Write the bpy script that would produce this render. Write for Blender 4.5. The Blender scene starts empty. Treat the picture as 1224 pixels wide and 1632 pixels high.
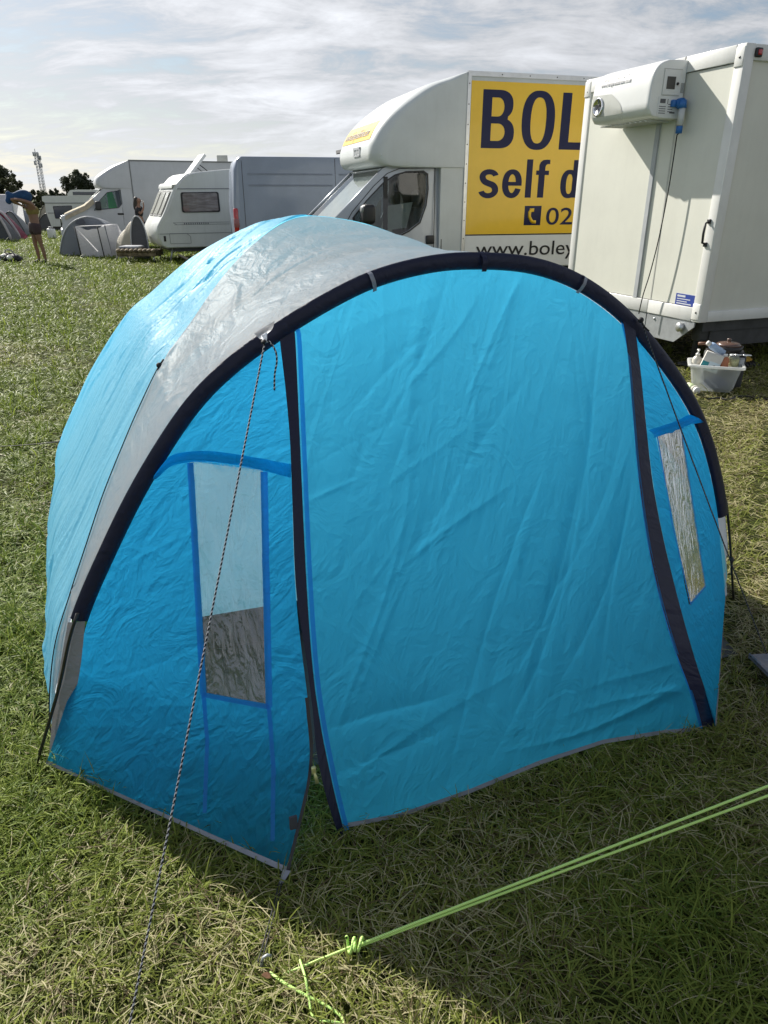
import bpy, bmesh, math, random
import numpy as np
from mathutils import Vector, Matrix

random.seed(4); rng = np.random.default_rng(11)
S = bpy.context.scene
COL = S.collection
R = math.radians

# ------------------------------------------------------------------ camera, light, exposure
F = 1133.0; EYE = 1.6; PITCH = math.atan(500 / 1133.0)
cp, sp = math.cos(PITCH), math.sin(PITCH)
cam = bpy.data.cameras.new('camera'); camo = bpy.data.objects.new('camera', cam); COL.objects.link(camo)
camo.location = (0, 0, EYE); camo.rotation_euler = (math.pi / 2 - PITCH, 0, 0)
cam.sensor_fit = 'VERTICAL'; cam.sensor_height = 36; cam.lens = F / 1632 * 36
cam.clip_start = 0.05; cam.clip_end = 3000
S.camera = camo

SUN_EL, SUN_AZ = R(36.5), R(-43.5)                 # azimuth measured from +Y towards +X
sd = Vector((math.sin(SUN_AZ) * math.cos(SUN_EL), math.cos(SUN_AZ) * math.cos(SUN_EL), math.sin(SUN_EL)))
sl = bpy.data.lights.new('sun', 'SUN'); sl.energy = 5.0; sl.angle = R(0.53); sl.color = (1.0, 0.95, 0.86)
slo = bpy.data.objects.new('sun', sl); COL.objects.link(slo)
slo.rotation_euler = (-sd).to_track_quat('-Z', 'Y').to_euler()

W = bpy.data.worlds.new('World'); S.world = W; W.use_nodes = True
nt = W.node_tree; nt.nodes.clear()
def N(t, **k):
    n = nt.nodes.new(t)
    for a, b in k.items(): setattr(n, a, b)
    return n
def L(a, b): nt.links.new(a, b)
out = N('ShaderNodeOutputWorld'); bg = N('ShaderNodeBackground'); bg.inputs[1].default_value = 0.058
sky = N('ShaderNodeTexSky', sky_type='NISHITA'); sky.sun_disc = False
sky.sun_elevation = SUN_EL; sky.sun_rotation = SUN_AZ; sky.air_density = 1.0; sky.dust_density = 0.8; sky.ozone_density = 1.2
tc = N('ShaderNodeTexCoord'); sx = N('ShaderNodeSeparateXYZ'); L(tc.outputs['Generated'], sx.inputs[0])
za = N('ShaderNodeMath', operation='MAXIMUM'); L(sx.outputs[2], za.inputs[0]); za.inputs[1].default_value = 0.0
zb = N('ShaderNodeMath', operation='ADD'); L(za.outputs[0], zb.inputs[0]); zb.inputs[1].default_value = 0.20
dx = N('ShaderNodeMath', operation='DIVIDE'); L(sx.outputs[0], dx.inputs[0]); L(zb.outputs[0], dx.inputs[1])
dy = N('ShaderNodeMath', operation='DIVIDE'); L(sx.outputs[1], dy.inputs[0]); L(zb.outputs[0], dy.inputs[1])
cx = N('ShaderNodeCombineXYZ'); L(dx.outputs[0], cx.inputs[0]); L(dy.outputs[0], cx.inputs[1])
def wnoise(scale, detail, rough, sc, rot, dist=0.0):
    m = N('ShaderNodeMapping'); m.inputs['Scale'].default_value = sc; m.inputs['Rotation'].default_value = (0, 0, rot)
    L(cx.outputs[0], m.inputs['Vector'])
    t = N('ShaderNodeTexNoise'); t.inputs['Scale'].default_value = scale; t.inputs['Detail'].default_value = detail
    t.inputs['Roughness'].default_value = rough; t.inputs['Distortion'].default_value = dist
    L(m.outputs[0], t.inputs['Vector']); return t.outputs[0]
n1 = wnoise(1.0, 10, 0.62, (0.8, 1.15, 1), 0.4, 0.5)
n2 = wnoise(3.4, 10, 0.66, (0.75, 1.35, 1), 0.45, 0.5)
mm = N('ShaderNodeMath', operation='MULTIPLY_ADD'); L(n2, mm.inputs[0]); mm.inputs[1].default_value = 0.70; L(n1, mm.inputs[2])
rp = N('ShaderNodeMapRange', interpolation_type='SMOOTHSTEP'); L(mm.outputs[0], rp.inputs[0])
rp.inputs[1].default_value = 0.66; rp.inputs[2].default_value = 0.90; rp.inputs[3].default_value = 0.14; rp.inputs[4].default_value = 1.0
rp2 = N('ShaderNodeMapRange'); L(mm.outputs[0], rp2.inputs[0])
rp2.inputs[1].default_value = 0.68; rp2.inputs[2].default_value = 1.08; rp2.inputs[3].default_value = 4.4; rp2.inputs[4].default_value = 9.2
# thin high cloud is lit by the sky behind it: brighter towards the sun
dt = N('ShaderNodeVectorMath', operation='DOT_PRODUCT'); L(tc.outputs['Generated'], dt.inputs[0]); dt.inputs[1].default_value = sd
dm_ = N('ShaderNodeMath', operation='MAXIMUM'); L(dt.outputs['Value'], dm_.inputs[0]); dm_.inputs[1].default_value = 0.0
dp_ = N('ShaderNodeMath', operation='POWER'); L(dm_.outputs[0], dp_.inputs[0]); dp_.inputs[1].default_value = 4.0
df_ = N('ShaderNodeMath', operation='MULTIPLY_ADD'); L(dp_.outputs[0], df_.inputs[0]); df_.inputs[1].default_value = 0.75; df_.inputs[2].default_value = 0.92
cm_ = N('ShaderNodeMath', operation='MULTIPLY'); L(rp2.outputs[0], cm_.inputs[0]); L(df_.outputs[0], cm_.inputs[1])
mxb = N('ShaderNodeMix', data_type='RGBA', blend_type='MULTIPLY'); mxb.inputs[0].default_value = 1.0
cc = N('ShaderNodeCombineColor'); L(cm_.outputs[0], cc.inputs[0]); L(cm_.outputs[0], cc.inputs[1]); L(cm_.outputs[0], cc.inputs[2])
L(cc.outputs[0], mxb.inputs[6]); mxb.inputs[7].default_value = (0.97, 1.0, 1.06, 1)
ze = N('ShaderNodeMapRange', interpolation_type='SMOOTHSTEP'); L(sx.outputs[2], ze.inputs[0]); ze.inputs[1].default_value = 0.34; ze.inputs[2].default_value = 0.75; ze.inputs[3].default_value = 1.0; ze.inputs[4].default_value = 0.5
zm = N('ShaderNodeMath', operation='MULTIPLY'); L(rp.outputs[0], zm.inputs[0]); L(ze.outputs[0], zm.inputs[1])     # cloud thins out towards the zenith
mixc = N('ShaderNodeMix', data_type='RGBA'); L(zm.outputs[0], mixc.inputs[0]); L(sky.outputs[0], mixc.inputs[6]); L(mxb.outputs[2], mixc.inputs[7])
hz_m = N('ShaderNodeMapRange', interpolation_type='SMOOTHSTEP'); L(sx.outputs[2], hz_m.inputs[0]); hz_m.inputs[1].default_value = -0.02; hz_m.inputs[2].default_value = 0.13; hz_m.inputs[3].default_value = 0.7; hz_m.inputs[4].default_value = 0.0
hmix = N('ShaderNodeMix', data_type='RGBA'); L(hz_m.outputs[0], hmix.inputs[0]); L(mixc.outputs[2], hmix.inputs[6]); hmix.inputs[7].default_value = (9.4, 9.7, 9.7, 1)   # pale haze low over the horizon
L(hmix.outputs[2], bg.inputs[0]); L(bg.outputs[0], out.inputs[0])

S.view_settings.view_transform = 'Standard'; S.view_settings.look = 'None'
S.view_settings.exposure = 0.75; S.view_settings.gamma = 1.0; S.view_settings.use_curve_mapping = False
S.cycles.max_bounces = 14; S.cycles.diffuse_bounces = 6; S.cycles.glossy_bounces = 4
S.cycles.transmission_bounces = 8; S.cycles.transparent_max_bounces = 16

# ------------------------------------------------------------------ geometry helpers
O3 = np.array([0, 0, EYE])
def ray(u, v):
    x = (u - 612) / F; y = (816 - v) / F
    return np.array([x, cp + y * sp, -sp + y * cp])
def ground(u, v, z=0.0):
    d = ray(u, v); return O3 + d * ((z - EYE) / d[2])
def depth_pt(u, v, Y):
    d = ray(u, v); return O3 + d * (Y / d[1])
def proj(P):
    P = np.asarray(P, float) - O3
    dep = P[..., 1] * cp - P[..., 2] * sp; Yc = P[..., 1] * sp + P[..., 2] * cp
    return 612 + F * P[..., 0] / dep, 816 - F * Yc / dep

class Frame:
    """a thing's own axes: x along dr, y to its left, z up"""
    def __init__(s, o, dr):
        s.o = np.array([o[0], o[1], 0.0]); d = np.array([dr[0], dr[1], 0.0]); d /= np.linalg.norm(d)
        s.x = d; s.y = np.array([-d[1], d[0], 0.0]); s.rz = math.atan2(d[1], d[0])
    def loc(s, P):
        q = np.asarray(P) - s.o
        return np.array([q @ s.x, q @ s.y, q[2]])
    def world(s, p): return s.o + s.x * p[0] + s.y * p[1] + np.array([0, 0, p[2]])
    def trace(s, u, v, y=0.0):
        d = ray(u, v); p0 = s.o + s.y * y; t = np.dot(p0 - O3, s.y) / np.dot(d, s.y)
        q = s.loc(O3 + d * t); return (float(q[0]), float(q[2]))
    def traces(s, pts, y=0.0): return [s.trace(u, v, y) for u, v in pts]

def smooth(pts, n):
    """Catmull-Rom resample to n points, even in arc length"""
    P = np.asarray(pts, float); P2 = np.vstack([2 * P[0] - P[1], P, 2 * P[-1] - P[-2]])
    o = []
    for i in range(1, len(P2) - 2):
        a, b, c, d = P2[i - 1:i + 3]
        for t in np.linspace(0, 1, 24, endpoint=False):
            o.append(.5 * (2 * b + (c - a) * t + (2 * a - 5 * b + 4 * c - d) * t * t + (3 * b - a - 3 * c + d) * t ** 3))
    o.append(P[-1]); o = np.array(o)
    s = np.r_[0, np.cumsum(np.linalg.norm(np.diff(o, axis=0), axis=1))]
    q = np.linspace(0, s[-1], n)
    return np.stack([np.interp(q, s, o[:, k]) for k in range(o.shape[1])], 1)

def link(name, me, mat=None, parent=None):
    ob = bpy.data.objects.new(name, me); COL.objects.link(ob)
    if mat is not None:
        for m in (mat if isinstance(mat, (list, tuple)) else [mat]): me.materials.append(m)
    if parent is not None: ob.parent = parent
    return ob
def tag(o, label, cat, group=None):
    o['label'] = label; o['category'] = cat
    if group: o['group'] = group
    return o
def thing(name, label, cat, loc=(0, 0, 0), rz=0.0, group=None):
    o = bpy.data.objects.new(name, None); COL.objects.link(o); o.empty_display_size = 0.2
    o.location = loc; o.rotation_euler = (0, 0, rz)
    return tag(o, label, cat, group)
def framed(name, fr, label, cat, group=None): return thing(name, label, cat, tuple(fr.o), fr.rz, group)

class MB:
    def __init__(s): s.v = []; s.f = []; s.m = []; s.sm = []
    def add(s, vs, fs, mi=0, smooth=False):
        b = len(s.v); s.v += [tuple(map(float, p)) for p in vs]
        for f in fs: s.f.append([i + b for i in f]); s.m.append(mi); s.sm.append(smooth)
        return s
    def box(s, a, b, mi=0):
        x0, y0, z0 = a; x1, y1, z1 = b
        v = [(x0, y0, z0), (x1, y0, z0), (x1, y1, z0), (x0, y1, z0), (x0, y0, z1), (x1, y0, z1), (x1, y1, z1), (x0, y1, z1)]
        return s.add(v, [(0, 3, 2, 1), (4, 5, 6, 7), (0, 1, 5, 4), (1, 2, 6, 5), (2, 3, 7, 6), (3, 0, 4, 7)], mi)
    def bbox(s, a, b, r=0.02, mi=0, seg=2):
        bm = bmesh.new(); bmesh.ops.create_cube(bm, size=1)
        for v in bm.verts: v.co = Vector([a[i] + (b[i] - a[i]) * (v.co[i] + .5) for i in range(3)])
        bmesh.ops.bevel(bm, geom=bm.edges[:], offset=r, segments=seg, affect='EDGES', profile=.5)
        bm.verts.index_update()
        s.add([v.co[:] for v in bm.verts], [[v.index for v in f.verts] for f in bm.faces], mi, True); bm.free(); return s
    def prism(s, prof, y0, y1, mi=0, smooth=False, k=0.0, kz=0.0, r=0.0):
        """profile in (x,z) extruded along y; k = narrowing per metre above kz; r = bevel of the two rims"""
        n = len(prof)
        def iny(z): return k * max(0, z - kz)
        if r > 0:
            c = np.mean(np.array(prof), 0); P = np.array(prof)
            d = c - P; d /= np.maximum(np.linalg.norm(d, axis=1, keepdims=True), 1e-6)
            small = [tuple(q) for q in P + d * r]
            rings = [(small, 0), (prof, r), (prof, -r), (small, 0)]
            vs = []
            for i, (pf, o) in enumerate(rings):
                for (x, z) in pf:
                    y = (y0 + iny(z) + max(o, 0)) if i < 2 else (y1 - iny(z) + min(o, 0))
                    vs.append((x, y, z))
            fs = [list(range(n))[::-1], [3 * n + i for i in range(n)]]
            for q in range(3):
                for i in range(n):
                    j = (i + 1) % n; fs.append([q * n + i, q * n + j, (q + 1) * n + j, (q + 1) * n + i])
        else:
            vs = [(x, y0 + iny(z), z) for x, z in prof] + [(x, y1 - iny(z), z) for x, z in prof]
            fs = [list(range(n))[::-1], [n + i for i in range(n)]] + [[i, (i + 1) % n, n + (i + 1) % n, n + i] for i in range(n)]
        return s.add(vs, fs, mi, smooth)
    def tube(s, path, r, k=8, mi=0, cap=True):
        P = np.asarray(path, float); n = len(P)
        rr = np.full(n, r) if np.isscalar(r) else np.asarray(r, float)
        T = np.gradient(P, axis=0); T /= np.maximum(np.linalg.norm(T, axis=1, keepdims=True), 1e-9)
        a = np.array([0, 0, 1.0]) if abs(T[0][2]) < .9 else np.array([1.0, 0, 0])
        U = np.cross(T[0], a); U /= np.linalg.norm(U); vs = []
        for i in range(n):
            U = U - T[i] * (U @ T[i]); U /= np.linalg.norm(U); V = np.cross(T[i], U)
            for j in range(k):
                t = 2 * math.pi * j / k; vs.append(P[i] + rr[i] * (math.cos(t) * U + math.sin(t) * V))
        fs = [[i * k + j, i * k + (j + 1) % k, (i + 1) * k + (j + 1) % k, (i + 1) * k + j] for i in range(n - 1) for j in range(k)]
        s.add(vs, fs, mi, True)
        if cap:
            s.add(vs[:k], [list(range(k))[::-1]], mi); s.add(vs[-k:], [list(range(k))], mi)
        return s
    def lathe(s, prof, c=(0, 0, 0), axis='z', k=20, mi=0):
        vs = []; n = len(prof)
        for r, h in prof:
            for j in range(k):
                t = 2 * math.pi * j / k; a, b = r * math.cos(t), r * math.sin(t)
                p = {'z': (a, b, h), 'y': (a, h, b), 'x': (h, a, b)}[axis]
                vs.append((p[0] + c[0], p[1] + c[1], p[2] + c[2]))
        fs = [[i * k + j, i * k + (j + 1) % k, (i + 1) * k + (j + 1) % k, (i + 1) * k + j] for i in range(n - 1) for j in range(k)]
        fs += [list(range(k))[::-1], [(n - 1) * k + j for j in range(k)]]
        return s.add(vs, fs, mi, True)
    def ball(s, c, r, k=10, mi=0):
        if np.isscalar(r): r = (r, r, r)
        vs = []; h = k // 2 + 1
        for i in range(h + 1):
            p = math.pi * i / h
            for j in range(k):
                t = 2 * math.pi * j / k
                vs.append((c[0] + r[0] * math.sin(p) * math.cos(t), c[1] + r[1] * math.sin(p) * math.sin(t), c[2] + r[2] * math.cos(p)))
        return s.add(vs, [[i * k + j, (i + 1) * k + j, (i + 1) * k + (j + 1) % k, i * k + (j + 1) % k] for i in range(h) for j in range(k)], mi, True)
    def build(s, name, mat, parent=None):
        me = bpy.data.meshes.new(name); me.from_pydata(s.v, [], s.f)
        me.polygons.foreach_set('material_index', s.m); me.polygons.foreach_set('use_smooth', s.sm)
        me.update(); bm = bmesh.new(); bm.from_mesh(me)
        bmesh.ops.remove_doubles(bm, verts=bm.verts, dist=1e-5); bmesh.ops.recalc_face_normals(bm, faces=bm.faces)
        bm.to_mesh(me); bm.free(); me.update()
        return link(name, me, mat, parent)

def build_each(mb, name, m, parent=None):
    """one object for every loose piece collected in mb"""
    n = len(mb.v); par = list(range(n))
    def find(a):
        while par[a] != a: par[a] = par[par[a]]; a = par[a]
        return a
    for f in mb.f:
        for i in f[1:]: par[find(i)] = find(f[0])
    # weld coincident points so capped tubes stay whole
    key = {}
    for i, p in enumerate(mb.v):
        k = tuple(round(c, 5) for c in p)
        if k in key: par[find(i)] = find(key[k])
        else: key[k] = i
    groups = {}
    for fi, f in enumerate(mb.f): groups.setdefault(find(f[0]), []).append(fi)
    res = []
    for fl in groups.values():
        q = MB(); mp = {}
        for fi in fl:
            for i in mb.f[fi]:
                if i not in mp: mp[i] = len(q.v); q.v.append(mb.v[i])
            q.f.append([mp[i] for i in mb.f[fi]]); q.m.append(mb.m[fi]); q.sm.append(mb.sm[fi])
        res.append(q.build(name, m, parent))
    return res

def grid(name, P, uv, mat, parent=None, keep=None):
    """sheet from a (ny,nx,3) array with a metre-scaled uv; keep = boolean per face"""
    ny, nx = P.shape[:2]; idx = np.arange(ny * nx).reshape(ny, nx)
    q = np.stack([idx[:-1, :-1], idx[:-1, 1:], idx[1:, 1:], idx[1:, :-1]], -1)
    q = q[keep] if keep is not None else q.reshape(-1, 4)
    me = bpy.data.meshes.new(name); me.from_pydata(P.reshape(-1, 3).tolist(), [], q.tolist())
    ul = me.uv_layers.new(name='UVMap'); li = np.empty(len(me.loops), np.int32); me.loops.foreach_get('vertex_index', li)
    ul.data.foreach_set('uv', uv.reshape(-1, 2)[li].astype(np.float32).ravel())
    me.polygons.foreach_set('use_smooth', np.ones(len(me.polygons), bool)); me.update()
    return link(name, me, mat, parent)
def normals(P):
    a = np.gradient(P, axis=1); b = np.gradient(P, axis=0); n = np.cross(a, b)
    return n / np.maximum(np.linalg.norm(n, axis=-1, keepdims=True), 1e-9)
def inside(poly, x, y):
    c = np.zeros(np.shape(x), bool); n = len(poly)
    for i in range(n):
        (x0, y0), (x1, y1) = poly[i], poly[(i + 1) % n]
        t = (y0 > y) != (y1 > y); c ^= t & (x < (x1 - x0) * (y - y0) / (y1 - y0 + 1e-12) + x0)
    return c
def plate_with_hole(mb, outer, holes, y, mi=0, k=0.0, kz=0.0, sgn=1):
    bm = bmesh.new(); es = []
    for lp in [outer] + holes:
        vs = [bm.verts.new((x, 0, z)) for x, z in lp]
        es += [bm.edges.new((vs[i], vs[(i + 1) % len(vs)])) for i in range(len(vs))]
    bmesh.ops.triangle_fill(bm, edges=es, use_beauty=True); bm.verts.index_update()
    mb.add([(v.co.x, y + sgn * k * max(0, v.co.z - kz), v.co.z) for v in bm.verts], [[v.index for v in f.verts] for f in bm.faces], mi)
    bm.free()

# ------------------------------------------------------------------ materials
MATS = {}
def mat(name, col, rough=.5, metal=0., spec=.5, var=.06, vs=6., bump=0., bs=60., coat=0., dirt=0., streak=0.):
    if name in MATS: return MATS[name]
    m = bpy.data.materials.new(name); m.use_nodes = True; t = m.node_tree; b = t.nodes['Principled BSDF']
    b.inputs['Roughness'].default_value = rough; b.inputs['Metallic'].default_value = metal
    b.inputs['Specular IOR Level'].default_value = spec; b.inputs['Coat Weight'].default_value = coat; b.inputs['Coat Roughness'].default_value = .08
    tcn = t.nodes.new('ShaderNodeTexCoord')
    nz = t.nodes.new('ShaderNodeTexNoise'); nz.inputs['Scale'].default_value = vs; nz.inputs['Detail'].default_value = 6; nz.inputs['Roughness'].default_value = .65
    t.links.new(tcn.outputs['Object'], nz.inputs['Vector'])
    mx = t.nodes.new('ShaderNodeMix'); mx.data_type = 'RGBA'
    c = np.array(col); mx.inputs[6].default_value = (*np.clip(c * (1 - 2 * var - dirt), 0, 1), 1); mx.inputs[7].default_value = (*np.clip(c * (1 + var), 0, 1), 1)
    mr = t.nodes.new('ShaderNodeMapRange'); mr.inputs[1].default_value = .3; mr.inputs[2].default_value = .7 - .15 * (dirt > 0)
    t.links.new(nz.outputs[0], mr.inputs[0]); t.links.new(mr.outputs[0], mx.inputs[0]); t.links.new(mx.outputs[2], b.inputs['Base Color'])
    if streak:
        mp = t.nodes.new('ShaderNodeMapping'); mp.inputs['Scale'].default_value = (9, 9, .7); t.links.new(tcn.outputs['Object'], mp.inputs[0])
        n3 = t.nodes.new('ShaderNodeTexNoise'); n3.inputs['Scale'].default_value = 1.3; n3.inputs['Detail'].default_value = 7; n3.inputs['Roughness'].default_value = .7; t.links.new(mp.outputs[0], n3.inputs['Vector'])
        m3 = t.nodes.new('ShaderNodeMapRange'); m3.inputs[1].default_value = .52; m3.inputs[2].default_value = .75; m3.inputs[3].default_value = 0; m3.inputs[4].default_value = streak; t.links.new(n3.outputs[0], m3.inputs[0])
        x3 = t.nodes.new('ShaderNodeMix'); x3.data_type = 'RGBA'; x3.inputs[7].default_value = (.20, .18, .14, 1); t.links.new(m3.outputs[0], x3.inputs[0]); t.links.new(mx.outputs[2], x3.inputs[6]); t.links.new(x3.outputs[2], b.inputs['Base Color'])
    rv = t.nodes.new('ShaderNodeMapRange'); rv.inputs[3].default_value = min(1, rough * 1.25); rv.inputs[4].default_value = rough * .8
    t.links.new(nz.outputs[0], rv.inputs[0]); t.links.new(rv.outputs[0], b.inputs['Roughness'])
    if bump:
        n2 = t.nodes.new('ShaderNodeTexNoise'); n2.inputs['Scale'].default_value = bs; n2.inputs['Detail'].default_value = 4
        t.links.new(tcn.outputs['Object'], n2.inputs['Vector'])
        bp = t.nodes.new('ShaderNodeBump'); bp.inputs['Strength'].default_value = bump; bp.inputs['Distance'].default_value = .01
        t.links.new(n2.outputs[0], bp.inputs['Height']); t.links.new(bp.outputs[0], b.inputs['Normal'])
    MATS[name] = m; return m

def fabric(name, col, tr=.45, rough=.4, crumple=.5, stretch=(1, 1), spec=.5, fine=1.0, trcol=None, scale=1.0, rot=0.0, fold=.12, wts=(1.0, .6, .25, .3)):
    """thin coated tent cloth: reflects, and lets light through; creases from its own uv (metres)"""
    if name in MATS: return MATS[name]
    m = bpy.data.materials.new(name); m.use_nodes = True; t = m.node_tree; b = t.nodes['Principled BSDF']; o = t.nodes['Material Output']
    def n(k, **kw):
        q = t.nodes.new(k)
        for a, v in kw.items(): setattr(q, a, v)
        return q
    def ln(a, c): t.links.new(a, c)
    b.inputs['Roughness'].default_value = rough; b.inputs['Specular IOR Level'].default_value = spec
    tcn = n('ShaderNodeTexCoord'); mp = n('ShaderNodeMapping'); mp.inputs['Scale'].default_value = (stretch[0], stretch[1], 1); mp.inputs['Rotation'].default_value = (0, 0, rot)
    ln(tcn.outputs['UV'], mp.inputs['Vector'])
    def ridge(sc, st, det, dist, off):
        m_ = n('ShaderNodeMapping'); m_.inputs['Scale'].default_value = (st[0], st[1], 1); m_.inputs['Location'].default_value = (off, off * 1.7, 0); ln(mp.outputs[0], m_.inputs['Vector'])
        q = n('ShaderNodeTexNoise'); q.inputs['Scale'].default_value = sc; q.inputs['Detail'].default_value = det; q.inputs['Distortion'].default_value = dist; q.inputs['Roughness'].default_value = .5; ln(m_.outputs[0], q.inputs['Vector'])
        r_ = n('ShaderNodeMath', operation='SUBTRACT'); ln(q.outputs[0], r_.inputs[0]); r_.inputs[1].default_value = .5
        b_ = n('ShaderNodeMath', operation='ABSOLUTE'); ln(r_.outputs[0], b_.inputs[0]); return b_.outputs[0], q
    f1, _q1 = ridge(11 * scale, (1, fold), 2.0, .6, 0.0)           # long parallel folds
    f2, q2 = ridge(7 * scale, (1, .8), 3.0, 1.6, 3.1)              # crumple
    f3, _q3 = ridge(22 * scale, (1, .6), 2.0, 1.0, 7.7)            # small pinches
    a3 = n('ShaderNodeTexNoise'); a3.inputs['Scale'].default_value = 60 * scale; a3.inputs['Detail'].default_value = 2; ln(mp.outputs[0], a3.inputs['Vector'])
    vo = n('ShaderNodeTexVoronoi', feature='DISTANCE_TO_EDGE'); vo.inputs['Scale'].default_value = 10 * scale
    dm = n('ShaderNodeMix', data_type='RGBA'); dm.inputs[0].default_value = .2; ln(mp.outputs[0], dm.inputs[6]); ln(q2.outputs[1], dm.inputs[7]); ln(dm.outputs[2], vo.inputs['Vector'])
    acc = None
    for src, w in ((f1, wts[0]), (f2, wts[1]), (f3, wts[2]), (a3.outputs[0], .05 * fine), (vo.outputs['Distance'], wts[3])):
        k = n('ShaderNodeMath', operation='MULTIPLY_ADD'); ln(src, k.inputs[0]); k.inputs[1].default_value = w
        if acc is None: k.inputs[2].default_value = 0
        else: ln(acc, k.inputs[2])
        acc = k.outputs[0]
    bp = n('ShaderNodeBump'); bp.inputs['Strength'].default_value = min(1.0, crumple * 2); bp.inputs['Distance'].default_value = .03
    ln(acc, bp.inputs['Height']); ln(bp.outputs[0], b.inputs['Normal'])
    c = np.array(col); mx = n('ShaderNodeMix', data_type='RGBA'); ln(a3.outputs[0], mx.inputs[0])
    mx.inputs[6].default_value = (*(c * .93), 1); mx.inputs[7].default_value = (*np.clip(c * 1.06, 0, 1), 1); ln(mx.outputs[2], b.inputs['Base Color'])
    tl = n('ShaderNodeBsdfTranslucent'); tl.inputs[0].default_value = (*(trcol or col), 1); ln(bp.outputs[0], tl.inputs['Normal'])
    ms = n('ShaderNodeMixShader'); ms.inputs[0].default_value = tr; ln(b.outputs[0], ms.inputs[1]); ln(tl.outputs[0], ms.inputs[2]); ln(ms.outputs[0], o.inputs[0])
    MATS[name] = m; return m

def glass(name, tint=(.6, .65, .65), haze=.0, rough=.03, refl=.12, bump=0., bscale=12.):
    if name in MATS: return MATS[name]
    m = bpy.data.materials.new(name); m.use_nodes = True; t = m.node_tree; t.nodes.clear()
    def n(k): return t.nodes.new(k)
    o = n('ShaderNodeOutputMaterial'); tr = n('ShaderNodeBsdfTransparent'); tr.inputs[0].default_value = (*tint, 1)
    gl = n('ShaderNodeBsdfGlossy'); gl.inputs['Roughness'].default_value = rough
    lw = n('ShaderNodeLayerWeight'); lw.inputs[0].default_value = .35
    mr = n('ShaderNodeMapRange'); mr.inputs[3].default_value = refl; mr.inputs[4].default_value = .85; t.links.new(lw.outputs['Fresnel'], mr.inputs[0])
    m1 = n('ShaderNodeMixShader'); t.links.new(mr.outputs[0], m1.inputs[0]); t.links.new(tr.outputs[0], m1.inputs[1]); t.links.new(gl.outputs[0], m1.inputs[2])
    last = m1
    if haze:
        df = n('ShaderNodeBsdfDiffuse'); df.inputs[0].default_value = (.75, .78, .8, 1)
        tl = n('ShaderNodeBsdfTranslucent'); tl.inputs[0].default_value = (.75, .78, .8, 1); mh = n('ShaderNodeMixShader'); mh.inputs[0].default_value = .5
        t.links.new(df.outputs[0], mh.inputs[1]); t.links.new(tl.outputs[0], mh.inputs[2])
        m2 = n('ShaderNodeMixShader'); m2.inputs[0].default_value = haze
        if bump:
            tc2 = n('ShaderNodeTexCoord'); mpp = n('ShaderNodeMapping'); mpp.inputs['Scale'].default_value = (2.6, .5, 1); mpp.inputs['Rotation'].default_value = (0, 0, .7); n5 = n('ShaderNodeTexNoise'); n5.inputs['Scale'].default_value = 5; n5.inputs['Detail'].default_value = 1.5; n5.inputs['Distortion'].default_value = 1.8
            t.links.new(tc2.outputs['UV'], mpp.inputs[0]); t.links.new(mpp.outputs[0], n5.inputs['Vector'])
            sb = n('ShaderNodeMath'); sb.operation = 'SUBTRACT'; t.links.new(n5.outputs[0], sb.inputs[0]); sb.inputs[1].default_value = .5
            ab = n('ShaderNodeMath'); ab.operation = 'ABSOLUTE'; t.links.new(sb.outputs[0], ab.inputs[0])
            hm = n('ShaderNodeMapRange'); hm.inputs[1].default_value = 0; hm.inputs[2].default_value = .022; hm.inputs[3].default_value = haze * 2.4; hm.inputs[4].default_value = haze * .7; t.links.new(ab.outputs[0], hm.inputs[0]); t.links.new(hm.outputs[0], m2.inputs[0])
        t.links.new(m1.outputs[0], m2.inputs[1]); t.links.new(mh.outputs[0], m2.inputs[2]); last = m2
    if bump:
        tcn = n('ShaderNodeTexCoord'); nz = n('ShaderNodeTexNoise'); nz.inputs['Scale'].default_value = bscale; nz.inputs['Detail'].default_value = 5; nz.inputs['Distortion'].default_value = 2.5
        mp = n('ShaderNodeMapping'); mp.inputs['Scale'].default_value = (1.6, .8, 1); mp.inputs['Rotation'].default_value = (0, 0, .6)
        t.links.new(tcn.outputs['UV'], mp.inputs[0]); t.links.new(mp.outputs[0], nz.inputs['Vector'])
        bp = n('ShaderNodeBump'); bp.inputs['Strength'].default_value = bump; bp.inputs['Distance'].default_value = .06
        t.links.new(nz.outputs[0], bp.inputs['Height']); t.links.new(bp.outputs[0], gl.inputs['Normal'])
    t.links.new(last.outputs[0], o.inputs[0]); MATS[name] = m; return m

M_white = mat('white_paint', (.72, .73, .72), .32, coat=.4, var=.03, vs=1.5)
M_gelcoat = mat('white_gelcoat', (.64, .66, .64), .38, coat=.3, var=.05, vs=1.2, streak=.14)
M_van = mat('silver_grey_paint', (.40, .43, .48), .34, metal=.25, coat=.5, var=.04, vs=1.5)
M_black = mat('black_plastic', (.018, .018, .02), .45, var=.1)
M_rubber = mat('rubber', (.022, .022, .022), .8, var=.15, bump=.2)
M_dark = mat('dark_interior', (.03, .032, .035), .8)
M_seat = mat('grey_seat_cloth', (.16, .17, .17), .9, var=.12, vs=30)
M_alu = mat('aluminium', (.62, .63, .64), .35, metal=.85, var=.05, vs=8)
M_galv = mat('galvanised', (.42, .44, .46), .5, metal=.6, var=.12, vs=9)
M_steel = mat('rim_steel', (.45, .46, .47), .4, metal=.7)
M_chassis = mat('chassis_dark', (.05, .052, .055), .6, var=.2)
M_red = mat('red_lens', (.42, .012, .02), .15, coat=.6)
M_chrome = mat('chrome', (.8, .8, .8), .12, metal=1.0)
G_dark = glass('vehicle_glass', (.45, .50, .49), refl=.035)
G_screen = glass('windscreen_glass', (.97, .99, .98), refl=.05)

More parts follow.
